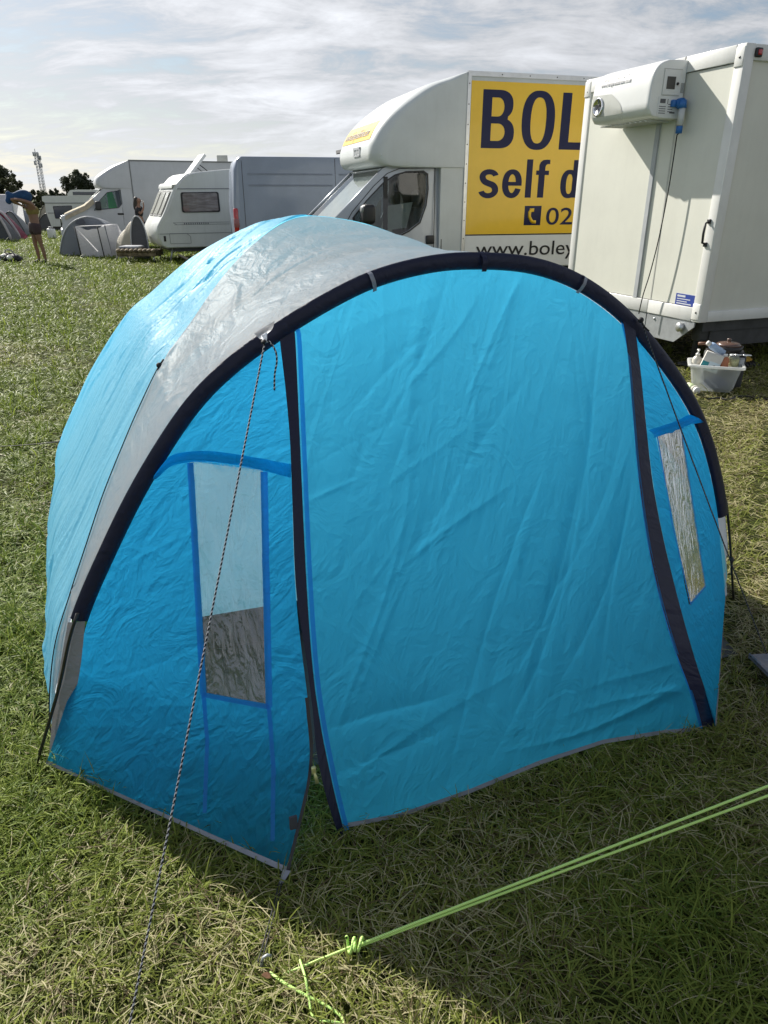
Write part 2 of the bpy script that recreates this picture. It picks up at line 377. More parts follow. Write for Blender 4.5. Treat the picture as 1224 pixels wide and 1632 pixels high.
# ------------------------------------------------------------------ writing
def text(body, size, m, parent, origin, X=(1, 0, 0), Y=(0, 0, 1), bold=0.0, sx=1.0, name='lettering', align='LEFT', thick=.001, space=1.0):
    cu = bpy.data.curves.new(name, 'FONT'); cu.body = body; cu.size = size; cu.offset = bold; cu.extrude = thick; cu.align_x = align; cu.space_character = space
    ob = bpy.data.objects.new(name, cu); COL.objects.link(ob); bpy.context.view_layer.update()
    dg = bpy.context.evaluated_depsgraph_get(); me = bpy.data.meshes.new_from_object(ob.evaluated_get(dg))
    bpy.data.objects.remove(ob); bpy.data.curves.remove(cu)
    X = Vector(X).normalized(); Y = Vector(Y).normalized(); Z = X.cross(Y)
    mt = Matrix((X * sx, Y, Z)).transposed().to_4x4(); mt.translation = Vector(origin)
    me.transform(mt); me.materials.clear()
    return link(name, me, m, parent)

# ------------------------------------------------------------------ ground
def fbm(x, y, seed, f0=.35, octs=5):
    r = np.random.default_rng(seed); o = np.zeros_like(x); a = 1.0; f = f0
    for k in range(octs):
        for _ in range(4):
            th = r.uniform(0, 2 * math.pi); ph = r.uniform(0, 6.28)
            o += a * np.sin(2 * math.pi * f * (x * math.cos(th) + y * math.sin(th)) + ph) / 4
        a *= .62; f *= 2.07
    return o
def hgt(x, y):
    r = np.hypot(x, y); return .012 * fbm(x, y, 5, .5, 3) * np.clip((30 - r) / 20, 0, 1)

def make_ground():
    xs = np.r_[-700, -350, -160, -80, np.linspace(-40, 40, 161), 80, 160, 350, 700]
    ys = np.r_[-60, -20, np.linspace(-4, 40, 111), 55, 80, 130, 220, 400, 800, 1500]
    X, Y = np.meshgrid(xs, ys); P = np.stack([X, Y, hgt(X, Y) - .012], -1)
    m = bpy.data.materials.new('turf'); m.use_nodes = True; t = m.node_tree; b = t.nodes['Principled BSDF']; b.inputs['Roughness'].default_value = .95; b.inputs['Specular IOR Level'].default_value = .15
    tcn = t.nodes.new('ShaderNodeTexCoord')
    def nz(s, d):
        q = t.nodes.new('ShaderNodeTexNoise'); q.inputs['Scale'].default_value = s; q.inputs['Detail'].default_value = d; q.inputs['Roughness'].default_value = .7
        t.links.new(tcn.outputs['Object'], q.inputs['Vector']); return q
    a, c, f = nz(.55, 6), nz(7, 6), nz(90, 4)
    r1 = t.nodes.new('ShaderNodeValToRGB'); e = r1.color_ramp.elements
    e[0].position = .3; e[0].color = (.030, .045, .010, 1); e[1].position = .72; e[1].color = (.085, .083, .032, 1); q = e.new(.5); q.color = (.050, .066, .016, 1)
    t.links.new(a.outputs[0], r1.inputs[0])
    r2 = t.nodes.new('ShaderNodeValToRGB'); e = r2.color_ramp.elements
    e[0].position = .35; e[0].color = (.55, .55, .55, 1); e[1].position = .7; e[1].color = (1.25, 1.2, 1.1, 1); t.links.new(c.outputs[0], r2.inputs[0])
    mx = t.nodes.new('ShaderNodeMix'); mx.data_type = 'RGBA'; mx.blend_type = 'MULTIPLY'; mx.inputs[0].default_value = 1
    t.links.new(r1.outputs[0], mx.inputs[6]); t.links.new(r2.outputs[0], mx.inputs[7]); t.links.new(mx.outputs[2], b.inputs['Base Color'])
    bp = t.nodes.new('ShaderNodeBump'); bp.inputs['Strength'].default_value = .8; bp.inputs['Distance'].default_value = .03; t.links.new(f.outputs[0], bp.inputs['Height']); t.links.new(bp.outputs[0], b.inputs['Normal'])
    g = grid('ground', P, P[..., :2].copy(), m); g['kind'] = 'structure'
make_ground()

def make_grass():
    th0, th1, r0, r1, rho = R(-62), R(62), .45, 60., 17500.
    p = 1.52
    rs = np.geomspace(r0, r1, 4000); dens = np.where(rs < 2.0, rho, rho * (2.0 / rs) ** p)
    cum = np.r_[0, np.cumsum((dens[1:] * rs[1:] + dens[:-1] * rs[:-1]) / 2 * np.diff(rs) * (th1 - th0))]
    n = int(cum[-1]); r = np.interp(rng.uniform(0, cum[-1], n), cum, rs); th = rng.uniform(th0, th1, n)
    x = r * np.sin(th); y = r * np.cos(th)
    PL_, PR_ = ground(58, 1212)[:2], ground(1168, 955)[:2]; m_ = (PL_ + PR_) / 2; e_ = (PR_ - PL_) / np.linalg.norm(PR_ - PL_)
    lx = (x - m_[0]) * e_[0] + (y - m_[1]) * e_[1]; ly = -(x - m_[0]) * e_[1] + (y - m_[1]) * e_[0]
    bare = fbm(x, y, 63, .8, 4) + .4 * fbm(x, y, 64, 4, 2); keep_ = rng.random(n) > np.clip((bare - .35) * 1.3, 0, .72)
    ok = keep_ & ~((ly > -.30) & (ly < 2.3) & (np.abs(lx) < 1.16 + .35 * np.minimum(0, ly))); x, y, r = x[ok], y[ok], r[ok]; n = len(x)
    # pull blades into tufts
    cell = .06 * np.maximum(1, r / 2.5); jx = rng.normal(0, 1, n); jy = rng.normal(0, 1, n)
    tuft = rng.random(n) < .6
    gx = np.floor(x / cell); gy = np.floor(y / cell)
    hsh = np.sin(gx * 127.1 + gy * 311.7) * 43758.5; hsh -= np.floor(hsh); h2 = np.sin(gx * 269.5 + gy * 183.3) * 24634.6; h2 -= np.floor(h2)
    x = np.where(tuft, (gx + hsh) * cell + jx * cell * .22, x); y = np.where(tuft, (gy + h2) * cell + jy * cell * .22, y)
    patch = fbm(x, y, 21, .28, 5) + 1.0 * np.clip((x - 1.1) / 1.0, 0, 1) * np.clip((y - 2.0) / .8, 0, 1) * np.clip((9.5 - y) / 2, 0, 1) + .12 * (np.hypot(x + .4, y - .9) < 1.0) - .60 * np.clip((-x - .5) / 1.5, 0, 1) * np.clip((y - 1.2) / 1.5, 0, 1)    # >0 dry
    dry = rng.random(n) < np.clip(.17 + .32 * patch, .02, .70)
    lod = np.maximum(1, r / 2.0)
    ln = np.where(dry, rng.uniform(.035, .105, n), rng.uniform(.03, .10, n)) * lod ** .18 * (1 + .35 * np.clip(-patch, -.6, 1))
    tall = rng.random(n) < .03; ln = np.where(tall & ~dry, ln * 1.6, ln)
    wd = np.where(dry, .0011, .00165) * rng.uniform(.7, 1.4, n) * lod ** .70
    tilt = np.where(dry, rng.uniform(R(55), R(92), n), np.clip(rng.normal(R(50), R(24), n), R(4), R(88)))
    tram = np.clip(fbm(x, y, 91, 1.1, 3), -.6, 1); tilt = np.where(dry, tilt, np.clip(tilt + tram * R(24), R(3), R(88)))
    az = rng.uniform(0, 2 * math.pi, n); bend = rng.uniform(.2, 1.3, n) * np.where(dry, .6, 1)
    dirh = np.stack([np.cos(az), np.sin(az)], 1)
    pr = np.stack([-np.sin(az), np.cos(az)], 1)
    tw = rng.normal(0, .5, n); prx = pr * np.cos(tw)[:, None]
    z0 = hgt(x, y) - .008 + np.where(dry, rng.uniform(0, .022, n), 0)
    def at(s):
        tl = tilt + bend * s * R(55); hz = ln * s * np.sin(np.minimum(tl, R(100))); vt = ln * s * np.cos(np.minimum(tl, R(93)))
        return np.stack([x + dirh[:, 0] * hz, y + dirh[:, 1] * hz, np.maximum(z0 + vt, z0 + .001)], 1)
    V = np.empty((n, 7, 3), np.float32); curl = rng.normal(0, .22, n)
    def at2(s_):
        c = at(s_); c[:, :2] += pr * (ln * curl * s_ * s_)[:, None]; return c
    for k, (s_, w) in enumerate([(0, .75), (.4, 1.0), (.75, .75)]):
        c = at2(s_); V[:, 2 * k] = c; V[:, 2 * k + 1] = c
        V[:, 2 * k, :2] -= prx * (wd * w)[:, None]; V[:, 2 * k + 1, :2] += prx * (wd * w)[:, None]
        V[:, 2 * k + 1, 2] += np.sin(tw) * wd * w
    V[:, 6] = at2(1.0)
    me = bpy.data.meshes.new('grass'); me.vertices.add(n * 7); me.vertices.foreach_set('co', V.ravel())
    b = (np.arange(n) * 7)[:, None]
    lv = np.concatenate([b + np.array([[0, 1, 3, 2]]), b + np.array([[2, 3, 5, 4]]), b + np.array([[4, 5, 6]])], 1).astype(np.int32).ravel()
    me.loops.add(n * 11); me.loops.foreach_set('vertex_index', lv)
    st = np.stack([np.arange(n) * 11, np.arange(n) * 11 + 4, np.arange(n) * 11 + 8], 1).astype(np.int32).ravel()
    me.polygons.add(n * 3); me.polygons.foreach_set('loop_start', st); me.update(calc_edges=True); me.validate()
    me.polygons.foreach_set('use_smooth', np.ones(n * 3, bool))
    g1 = np.array([.07, .125, .014]); g2 = np.array([.26, .32, .058]); d1 = np.array([.36, .335, .16]); d2 = np.array([.54, .49, .30]); d3 = np.array([.14, .105, .055])
    a = rng.random(n)[:, None]; tone = rng.random(n)[:, None]
    cg = g1 * (1 - a) + g2 * a; cd = np.where(tone < .25, d3, d1 * (1 - a) + d2 * a)
    c = np.where(dry[:, None], cd, cg); yl = np.clip(.35 * patch + .20, .05, .65)[:, None]; c = np.where(dry[:, None], c, c * (1 - yl) + np.array([.27, .26, .075]) * yl)
    C = np.ones((n, 7, 4), np.float32); C[:, :, :3] = c[:, None, :]
    at_ = me.color_attributes.new('blade_colour', 'FLOAT_COLOR', 'POINT'); at_.data.foreach_set('color', C.ravel())
    m = bpy.data.materials.new('grass_blade'); m.use_nodes = True; t = m.node_tree; bs = t.nodes['Principled BSDF']; o = t.nodes['Material Output']
    ca = t.nodes.new('ShaderNodeVertexColor'); ca.layer_name = 'blade_colour'; t.links.new(ca.outputs[0], bs.inputs['Base Color'])
    bs.inputs['Roughness'].default_value = .5; bs.inputs['Specular IOR Level'].default_value = .16
    tr = t.nodes.new('ShaderNodeBsdfTranslucent'); t.links.new(ca.outputs[0], tr.inputs[0]); ms = t.nodes.new('ShaderNodeMixShader'); ms.inputs[0].default_value = .38
    t.links.new(bs.outputs[0], ms.inputs[1]); t.links.new(tr.outputs[0], ms.inputs[2]); t.links.new(ms.outputs[0], o.inputs[0])
    g = link('grass', me, m); g['kind'] = 'stuff'
    print('blades', n)
make_grass()

# ------------------------------------------------------------------ the blue tent
PL, PR = ground(58, 1212), ground(1168, 955)
MID = (PL + PR) / 2
TF = Frame(MID, (PR - PL)[:2])
tent = framed('dome_tent', TF, 'large blue and grey dome tent with a navy arch over its blue front door', 'tent')
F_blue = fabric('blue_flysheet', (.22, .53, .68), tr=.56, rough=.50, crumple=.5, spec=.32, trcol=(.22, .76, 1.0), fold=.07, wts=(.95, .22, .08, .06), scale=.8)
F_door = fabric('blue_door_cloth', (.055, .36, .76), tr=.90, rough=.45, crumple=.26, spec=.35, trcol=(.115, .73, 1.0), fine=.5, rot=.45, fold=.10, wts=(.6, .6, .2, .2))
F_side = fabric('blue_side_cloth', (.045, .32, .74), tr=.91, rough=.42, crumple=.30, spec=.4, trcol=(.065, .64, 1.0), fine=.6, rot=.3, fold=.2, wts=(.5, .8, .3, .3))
F_seam = fabric('blue_seam_tape', (.03, .27, .66), tr=.68, rough=.4, crumple=.1, trcol=(.035, .46, .95))
F_grey = fabric('grey_flysheet', (.36, .325, .30), tr=.62, rough=.50, crumple=.5, spec=.20, trcol=(.88, .90, .96), fold=.35, wts=(.34, .32, .12, .16), scale=.8)
F_navy = fabric('navy_webbing', (.008, .011, .036), tr=.02, rough=.45, crumple=.15, spec=.35)
F_hem = fabric('grey_hem_tape', (.26, .28, .33), tr=.1, rough=.5, crumple=.15)
F_inner = fabric('inner_tent_cloth', (.66, .65, .68), tr=.84, rough=.6, crumple=.2)
G_film = glass('window_film', (.84, .87, .88), haze=.075, rough=.10, refl=.18, bump=.3, bscale=9)
M_cord = mat('black_cord', (.015, .015, .017), .7)
M_pole = mat('black_pole', (.012, .012, .013), .35, coat=.3)

# hoop: traced pole line in the plane y=0
hoop_px = [(58, 1212), (90, 1090), (112, 985), (160, 870), (215, 760), (285, 650), (350, 580), (430, 520), (520, 465), (600, 428), (690, 406), (770, 402), (850, 410), (920, 435), (980, 475), (1030, 525), (1080, 590), (1115, 650), (1140, 720), (1158, 815), (1168, 955)]
hoop = smooth(TF.traces(hoop_px), 161)                      # outer edge of the sleeve
SL = .024                                                    # half width of the sleeve
hn = np.gradient(hoop, axis=0); hn /= np.linalg.norm(hn, axis=1, keepdims=True); hn = np.stack([hn[:, 1], -hn[:, 0]], 1)   # towards the inside
inner = hoop + hn * SL * 2.0                                 # inner edge: where the front cloth meets the sleeve
ia = np.argmax(inner[:, 1])
def hz(x): return np.interp(x, inner[:, 0], inner[:, 1])     # height of the inner edge over x
DF = .605
def door_y(x, z):
    return -DF * (1 - np.clip(z / np.maximum(hz(x), .05), 0, 1) ** 1.12)
def on_door(u, v, off=0.0):
    d = ray(u, v); lo, hi = None, None; ts = np.linspace(1.2, 3.4, 441); prev = None
    for t in ts:
        q = TF.loc(O3 + d * t); f = q[1] - (door_y(q[0], q[2]) - off)
        if prev is not None and prev[1] < 0 <= f:
            lo, hi = prev[0], t; break
        prev = (t, f)
    if lo is None: return TF.loc(O3 + d * ts[-1])
    for _ in range(40):
        mid = (lo + hi) / 2; q = TF.loc(O3 + d * mid)
        if q[1] - (door_y(q[0], q[2]) - off) < 0: lo = mid
        else: hi = mid
    return TF.loc(O3 + d * hi)
sl_l = [(445, 534), (448, 560), (455, 620), (462, 700), (466, 800), (472, 940), (488, 1050), (498, 1130), (505, 1200), (520, 1270), (546, 1352)]
sl_r = [(468, 522), (471, 545), (478, 700), (487, 900), (497, 1050), (510, 1150), (530, 1250), (547, 1320)]
sr_l = [(992, 505), (1000, 560), (1008, 650), (1018, 760), (1034, 870), (1054, 960), (1078, 1040), (1100, 1100), (1116, 1158)]
sr_r = [(1012, 520), (1022, 600), (1030, 680), (1042, 780), (1062, 880), (1082, 960), (1104, 1040), (1124, 1100), (1140, 1158)]
def on_edge(px, n=80, off=0.0, ext=True):
    q = smooth([on_door(u, v, off) for u, v in px], n); return q
EL_, ER_ = on_edge(sl_r), on_edge(sr_l)                      # door's own edges
def by_h(curve, z): 
    o = np.argsort(curve[:, 2]); return np.stack([np.interp(z, curve[o, 2], curve[o, k]) for k in range(3)], -1)

def creases(u, v, n, ang, spread, amp, wd, seed, lng=(.25, .9), region=None):
    r = np.random.default_rng(seed); o = np.zeros_like(u); u0, u1, v0, v1 = region or (u.min(), u.max(), v.min(), v.max())
    for _ in range(n):
        cu, cv = r.uniform(u0, u1), r.uniform(v0, v1); a = ang + r.normal(0, spread); l = r.uniform(*lng); w = wd * r.uniform(.5, 1.7); s = amp * r.uniform(.3, 1.2) * r.choice([-1, 1])
        ca, sa = math.cos(a), math.sin(a); al = (u - cu) * ca + (v - cv) * sa; d = -(u - cu) * sa + (v - cv) * ca + .05 * l * np.sin(al / l * 3 + r.uniform(0, 6))
        o += s * np.exp(-np.abs(d) / w) * np.exp(-(al / (l * .5)) ** 4) * (1 + .5 * np.tanh(d / w))
    return o

hem_px = [(547, 1318), (640, 1300), (750, 1262), (860, 1217), (960, 1184), (1060, 1168), (1138, 1160)]
hem = np.array([on_door(u, v) for u, v in hem_px]); o_ = np.argsort(hem[:, 0]); hem = hem[o_]
def hem_z(x): return np.interp(x, hem[:, 0], hem[:, 2])
def door_patch():
    nx, ny = 230, 300; h = np.linspace(0, 1, ny)
    P = np.zeros((ny, nx, 3)); a = np.linspace(0, 1, nx)
    for j in range(ny):
        # iterate so that the edge x matches the height on that edge
        xl, xr = EL_[0, 0], ER_[0, 0]
        for _ in range(4):
            zl = hem_z(xl) + h[j] * (hz(xl) - hem_z(xl)); zr = hem_z(xr) + h[j] * (hz(xr) - hem_z(xr))
            xl = by_h(EL_, zl)[0]; xr = by_h(ER_, zr)[0]
        x = xl + (xr - xl) * a; z = hem_z(x) + h[j] * (hz(x) - hem_z(x)); P[j] = np.stack([x, door_y(x, z), z], 1)
    uv = np.stack([P[..., 0], P[..., 2]], -1); u, v = uv[..., 0], uv[..., 1]
    edge = np.clip(np.minimum(a, 1 - a) / .06, 0, 1)[None, :] * np.clip(np.minimum(h * 1.5, 1 - h) / .05, 0, 1)[:, None]
    d = -.030 * np.sin(math.pi * a)[None, :] * np.sin(math.pi * h)[:, None] ** .8          # belly
    d = d + creases(u, v, 26, R(63), .16, .0065, .012, 3, (.3, 1.0), (-.5, .7, .35, 1.4)) * edge
    d += creases(u, v, 14, R(84), .2, .005, .016, 4, (.2, .7), (0, .7, .2, 1.3)) * edge
    d += creases(u, v, 16, R(50), .2, .005, .009, 9, (.15, .5), (-.5, -.1, .5, 1.3)) * edge
    d += creases(u, v, 9, R(8), .2, .006, .02, 5, (.3, .9), (-.5, .7, .0, .28)) * edge
    d += .004 * fbm(u, v, 31, .9, 3) * edge
    P = P.copy(); P[..., 1] += d
    return P, uv, h
DP, DUV, DH = door_patch()
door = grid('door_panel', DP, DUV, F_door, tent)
# hem along the door
def ribbon(name, A, B, m, parent, n=None, lift=.0, sub=3):
    """strip between two 3D polylines (same count)"""
    A = np.asarray(A, float); B = np.asarray(B, float); P = np.stack([A + (B - A) * t for t in np.linspace(0, 1, sub + 1)], 0)
    nn = normals(P); 
    if lift: P = P + nn * lift
    s = np.r_[0, np.cumsum(np.linalg.norm(np.diff(A, axis=0), axis=1))]; w = np.linalg.norm(B - A, axis=1).mean()
    uv = np.stack(np.meshgrid(s, np.linspace(0, w, sub + 1)), -1); return grid(name, P, uv, m, parent)
e0 = DP[0].copy(); e0[:, 1] -= .004; e1 = DP[3].copy(); e1[:, 1] -= .004
ribbon('door_hem', e0, e1, F_hem, door)
# navy zip flaps down both sides of the door
def strip(name, l, r, off, n=90, sag=0.0):
    A, B = on_edge(l, n, off), on_edge(r, n, off); b = ribbon(name, A, B, F_navy, tent, sub=4); return A, B, b
ZA, ZB, zl_ = strip('zip_flap', sl_l, sl_r, .010)
ZC, ZD, zr_ = strip('zip_flap', sr_l, sr_r, .010)
# blue seam tape just inside each flap
def shift(cv, dxx, off):
    o = cv.copy(); o[:, 0] += dxx; o[:, 1] = door_y(o[:, 0], o[:, 2]) - off; return o
ribbon('door_seam', shift(EL_, .002, .010), shift(EL_, .014, .010), F_seam, tent)
ribbon('door_seam', shift(ER_, -.011, .010), shift(ER_, .001, .010), F_seam, tent)

# side panels: ruled between the hoop and the door's edge
def side_patch(hoop_half, edge, nx=150, ny=260, bulge=.03, seed=1):
    """edge, hoop_half: polylines from bottom to top; both resampled evenly by height"""
    h = np.linspace(0, 1, ny); a = np.linspace(0, 1, nx)
    def rs(c):
        z = c[:, 2]; q = (z - z[0]) / (z[-1] - z[0]); q = np.maximum.accumulate(q); return np.stack([np.interp(h, q, c[:, k]) for k in range(3)], 1)
    A, B = rs(hoop_half), rs(edge)
    for _ in range(500): B[1:-1] = .5 * B[1:-1] + .25 * (B[:-2] + B[2:])
    P = A[:, None] * (1 - a)[None, :, None] + B[:, None] * a[None, :, None]
    wd = np.linalg.norm(A - B, axis=1)
    s = -1 if A[0, 0] < 0 else 1
    n = np.array([s * .70, -.71, 0.0]); uv = np.stack([a[None, :] * wd[:, None], np.broadcast_to(h[:, None] * 1.35, P.shape[:2])], -1)
    P = P + n * (bulge * np.sin(math.pi * a)[None, :] * (np.sin(math.pi * h) ** .7)[:, None])[..., None]
    edge_ = np.clip(np.minimum(a, 1 - a) / .08, 0, 1)[None, :] * np.clip(np.minimum(h * 1.2, 1 - h) / .04, 0, 1)[:, None]
    d = creases(uv[..., 0], uv[..., 1], 22, R(60), .5, .0028, .010, seed, (.1, .4)) + creases(uv[..., 0], uv[..., 1], 8, R(100), .2, .004, .02, seed + 7, (.3, .8)) + creases(uv[..., 0], uv[..., 1], 7, R(20), .25, .0018, .012, seed + 9, (.3, .7), (0, wd.max(), .05, .45)) + .005 * fbm(uv[..., 0], uv[..., 1], seed + 3, 1.1, 3)
    P = P + n * (d * edge_)[..., None]
    return P, uv
def to_px(q):
    q = np.asarray(q, float); return proj(TF.o + q[..., 0:1] * TF.x + q[..., 1:2] * TF.y + q[..., 2:3] * np.array([0, 0, 1.0]))
def inv(P, pts):
    """photo points -> (across, up) parameters on a panel"""
    u, v = to_px(P); ny, nx = P.shape[:2]; res = []
    for a, b in pts:
        k = np.unravel_index(np.argmin((u - a) ** 2 + (v - b) ** 2), u.shape); x = np.array([k[1] / (nx - 1), k[0] / (ny - 1)])
        for _ in range(4):
            e = 3e-3; f0 = np.array(to_px(samp(P, x[0], x[1]))).ravel()
            fa = np.array(to_px(samp(P, x[0] + (e if x[0] < .9 else -e), x[1]))).ravel(); fh = np.array(to_px(samp(P, x[0], x[1] + (e if x[1] < .9 else -e)))).ravel()
            J = np.stack([(fa - f0) / (e if x[0] < .9 else -e), (fh - f0) / (e if x[1] < .9 else -e)], 1)
            try: st = np.linalg.solve(J, np.array([a, b]) - f0)
            except np.linalg.LinAlgError: break
            x = np.clip(x + np.clip(st, -.02, .02), 0, 1)
        res.append((float(x[0]), float(x[1])))
    return res
def dense(px, n=14):
    o = []
    for (a, b) in zip(px[:-1], px[1:]): o += [(a[0] + (b[0] - a[0]) * t, a[1] + (b[1] - a[1]) * t) for t in np.linspace(0, 1, n, endpoint=False)]
    return o + [px[-1]]
def samp(P, a, h, off=0.0, Nn=None):
    ny, nx = P.shape[:2]; x = np.clip(np.asarray(a, float), 0, 1) * (nx - 1); y = np.clip(np.asarray(h, float), 0, 1) * (ny - 1)
    i = np.minimum(x.astype(int), nx - 2); j = np.minimum(y.astype(int), ny - 2); fx = (x - i)[..., None]; fy = (y - j)[..., None]
    q = P[j, i] * (1 - fx) * (1 - fy) + P[j, i + 1] * fx * (1 - fy) + P[j + 1, i] * (1 - fx) * fy + P[j + 1, i + 1] * fx * fy
    if Nn is not None: q = q + Nn[j, i] * off
    return q

hoop3 = np.stack([inner[:, 0], np.full(len(inner), -.004), inner[:, 1]], 1)
# left
top_l = on_door(458, 540); kl = np.argmin(np.abs(hoop3[:ia, 2] - top_l[2]))
foot_l = TF.loc(ground(76, 1224)); foot_l[2] = .02
HL = np.vstack([[foot_l], hoop3[12:kl + 1]])
flap_low = [TF.loc(depth_pt(492, 1262, TF.world((-.62, -.60, 0))[1])), TF.loc(depth_pt(476, 1325, TF.world((-.68, -.63, 0))[1]))]
corner_l = TF.loc(ground(459, 1392, .015))
el = [corner_l] + [on_door(u, v, .004) for u, v in [(496, 1226), (493, 1130), (482, 1050), (470, 940), (466, 800), (464, 700), (460, 620), (456, 560)]]
PLf, UVL = side_patch(HL, smooth(el, 140), bulge=.035, seed=41)
NL = normals(PLf); NL *= np.sign((NL[..., 1:2] * -1).mean())
# right
kr = ia + np.argmin(np.abs(hoop3[ia:, 2] - on_door(1004, 512)[2]))
foot_r = np.array([1.33, -.01, .03])
HR = np.vstack([[foot_r], hoop3[kr:-12][::-1]])
er = [TF.loc(ground(1140, 1158, .02))] + [on_door(u, v, .004) for u, v in sr_r[::-1][1:]]
PRt, UVR = side_patch(HR, smooth(er, 140), bulge=.02, seed=57)
NR = normals(PRt); NR *= np.sign((NR[..., 1:2] * -1).mean())

def side(P, Nn, UV, win_px, name):
    w = inv(P, dense(list(win_px) + [win_px[0]])[:-1]); ny, nx = P.shape[:2]
    A, Hh = np.meshgrid((np.arange(nx - 1) + .5) / (nx - 1), (np.arange(ny - 1) + .5) / (ny - 1))
    pan = grid('side_panel', P, UV, F_side, tent, ~inside(w, A, Hh))
    # window film between corners tl, tr, br, bl
    s = np.linspace(0, 1, 14); t = np.linspace(0, 1, 34); S_, T_ = np.meshgrid(s, t); c4 = np.array([win_px[0], win_px[1], win_px[-2], win_px[-1]], float)
    cen = c4.mean(0); c4 = cen + (c4 - cen) * 1.012
    gp = (c4[0] * (1 - S_)[..., None] + c4[1] * S_[..., None]) * (1 - T_)[..., None] + (c4[3] * (1 - S_)[..., None] + c4[2] * S_[..., None]) * T_[..., None]
    ah = np.array(inv(P, gp.reshape(-1, 2))).reshape(34, 14, 2); q4 = None
    C = samp(P, ah[..., 0], ah[..., 1], .004, Nn)
    uv = np.stack([S_ * .3, T_ * .7], -1)
    grid('window', C, uv, G_film, tent)
    return pan, q4
winL = [(303, 735), (418, 750), (428, 1126), (326, 1106)]
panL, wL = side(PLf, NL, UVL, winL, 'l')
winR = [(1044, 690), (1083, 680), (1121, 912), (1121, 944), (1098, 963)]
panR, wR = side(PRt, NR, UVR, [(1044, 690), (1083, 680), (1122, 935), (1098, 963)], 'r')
def line_on(P, Nn, px, wpx, off=.006, n=40, name='window_seam', m=None, parent=None):
    q = np.array(inv(P, dense(px))); q = np.stack([np.interp(np.linspace(0, 1, n), np.linspace(0, 1, len(q)), q[:, k]) for k in (0, 1)], 1)
    c = samp(P, q[:, 0], q[:, 1], off, Nn); d = np.gradient(c, axis=0); d /= np.linalg.norm(d, axis=1, keepdims=True)
    nn = samp(Nn, q[:, 0], q[:, 1]); sd_ = np.cross(d, nn); sd_ /= np.linalg.norm(sd_, axis=1, keepdims=True)
    w = wpx / F * 2.0 / 2
    return ribbon(name, c - sd_ * w, c + sd_ * w, m or F_seam, parent or tent)
line_on(PLf, NL, [(305, 738), (322, 1040), (326, 1106)], 11)
line_on(PLf, NL, [(326, 1106), (332, 1180), (328, 1295)], 7)
line_on(PLf, NL, [(421, 752), (430, 1126)], 11)
line_on(PLf, NL, [(430, 1126), (437, 1220), (436, 1340)], 7)
line_on(PLf, NL, [(326, 1106), (430, 1126)], 8)
line_on(PRt, NR, [(1044, 690), (1070, 840), (1098, 963)], 4)
line_on(PRt, NR, [(1083, 680), (1106, 830), (1122, 935)], 4)
line_on(PRt, NR, [(1098, 963), (1122, 935)], 4)
# rain hoods over the windows
def hood(P, Nn, top_px, bot_px, out, wt):
    n = 50
    def ln(px):
        q = np.array(inv(P, px)); x = np.linspace(0, 1, n); xs = np.linspace(0, 1, len(q)); k = smooth(q, n); return k
    a, b = ln(top_px), ln(bot_px); A = samp(P, a[:, 0], a[:, 1], .004, Nn)
    B0 = samp(P, b[:, 0], b[:, 1], .004, Nn); B = samp(P, b[:, 0], b[:, 1], 0, Nn) + samp(Nn, b[:, 0], b[:, 1]) * out(np.linspace(0, 1, n))[:, None]
    Pm = np.stack([A, A * .5 + B * .5 + samp(Nn, b[:, 0], b[:, 1]) * .006, B, B * .6 + B0 * .4, B0], 0)
    uv = np.stack(np.meshgrid(np.linspace(0, .4, n), np.linspace(0, .08, 5)), -1)
    return grid('window_hood', Pm, uv, wt, tent)
hood(PLf, NL, [(246, 752), (275, 726), (330, 719), (400, 728), (464, 740)], [(250, 764), (278, 742), (330, 736), (400, 746), (464, 762)], lambda t: .018 + .03 * np.sin(math.pi * np.clip(t, 0, 1)), F_side)
hood(PRt, NR, [(1032, 686), (1060, 677), (1090, 664), (1112, 650)], [(1034, 700), (1060, 691), (1092, 677), (1118, 664)], lambda t: .02 + .015 * t, F_side)
# hems
def hemline(P, Nn, nm):
    A = P[0] + Nn[0] * .003; B = P[2] + Nn[2] * .003; ribbon(nm, A, B, F_hem, tent)
hemline(PLf, NL, 'panel_hem'); hemline(PRt, NR, 'panel_hem')
# open zip edge of the left panel + velcro tab + zip pull
edge3 = smooth(el, 140)[:46]
ribbon('zip_tape', edge3 + np.array([0, -.006, 0]), edge3 + np.array([-.010, -.006, 0]), M_black, tent)
mb = MB(); vc = TF.loc(depth_pt(468, 1311, TF.world((-.69, -.64, .1))[1])); mb.bbox(vc - np.array([.011, .003, .022]), vc + np.array([.010, .004, .022]), .002); mb.build('velcro_tab', mat('velcro', (.05, .055, .07), .9), tent)
zp = on_door(500, 1232, .02); mb = MB(); mb.bbox(zp + np.array([-.006, -.006, .000]), zp + np.array([.006, .004, .022]), .002)
mb.tube([zp + np.array([.001, -.007, .006]), zp + np.array([.004, -.008, -.012]), zp + np.array([.006, -.006, -.03])], [.003, .005, .0055], 8)
mb.lathe([(.0025, -.001), (.005, -.001), (.005, .001), (.0025, .001)], zp + np.array([.006, -.009, -.027]), 'y', 10)
mb.build('zip_pull', mat('brass_zip', (.62, .62, .30), .4, metal=.6), tent)

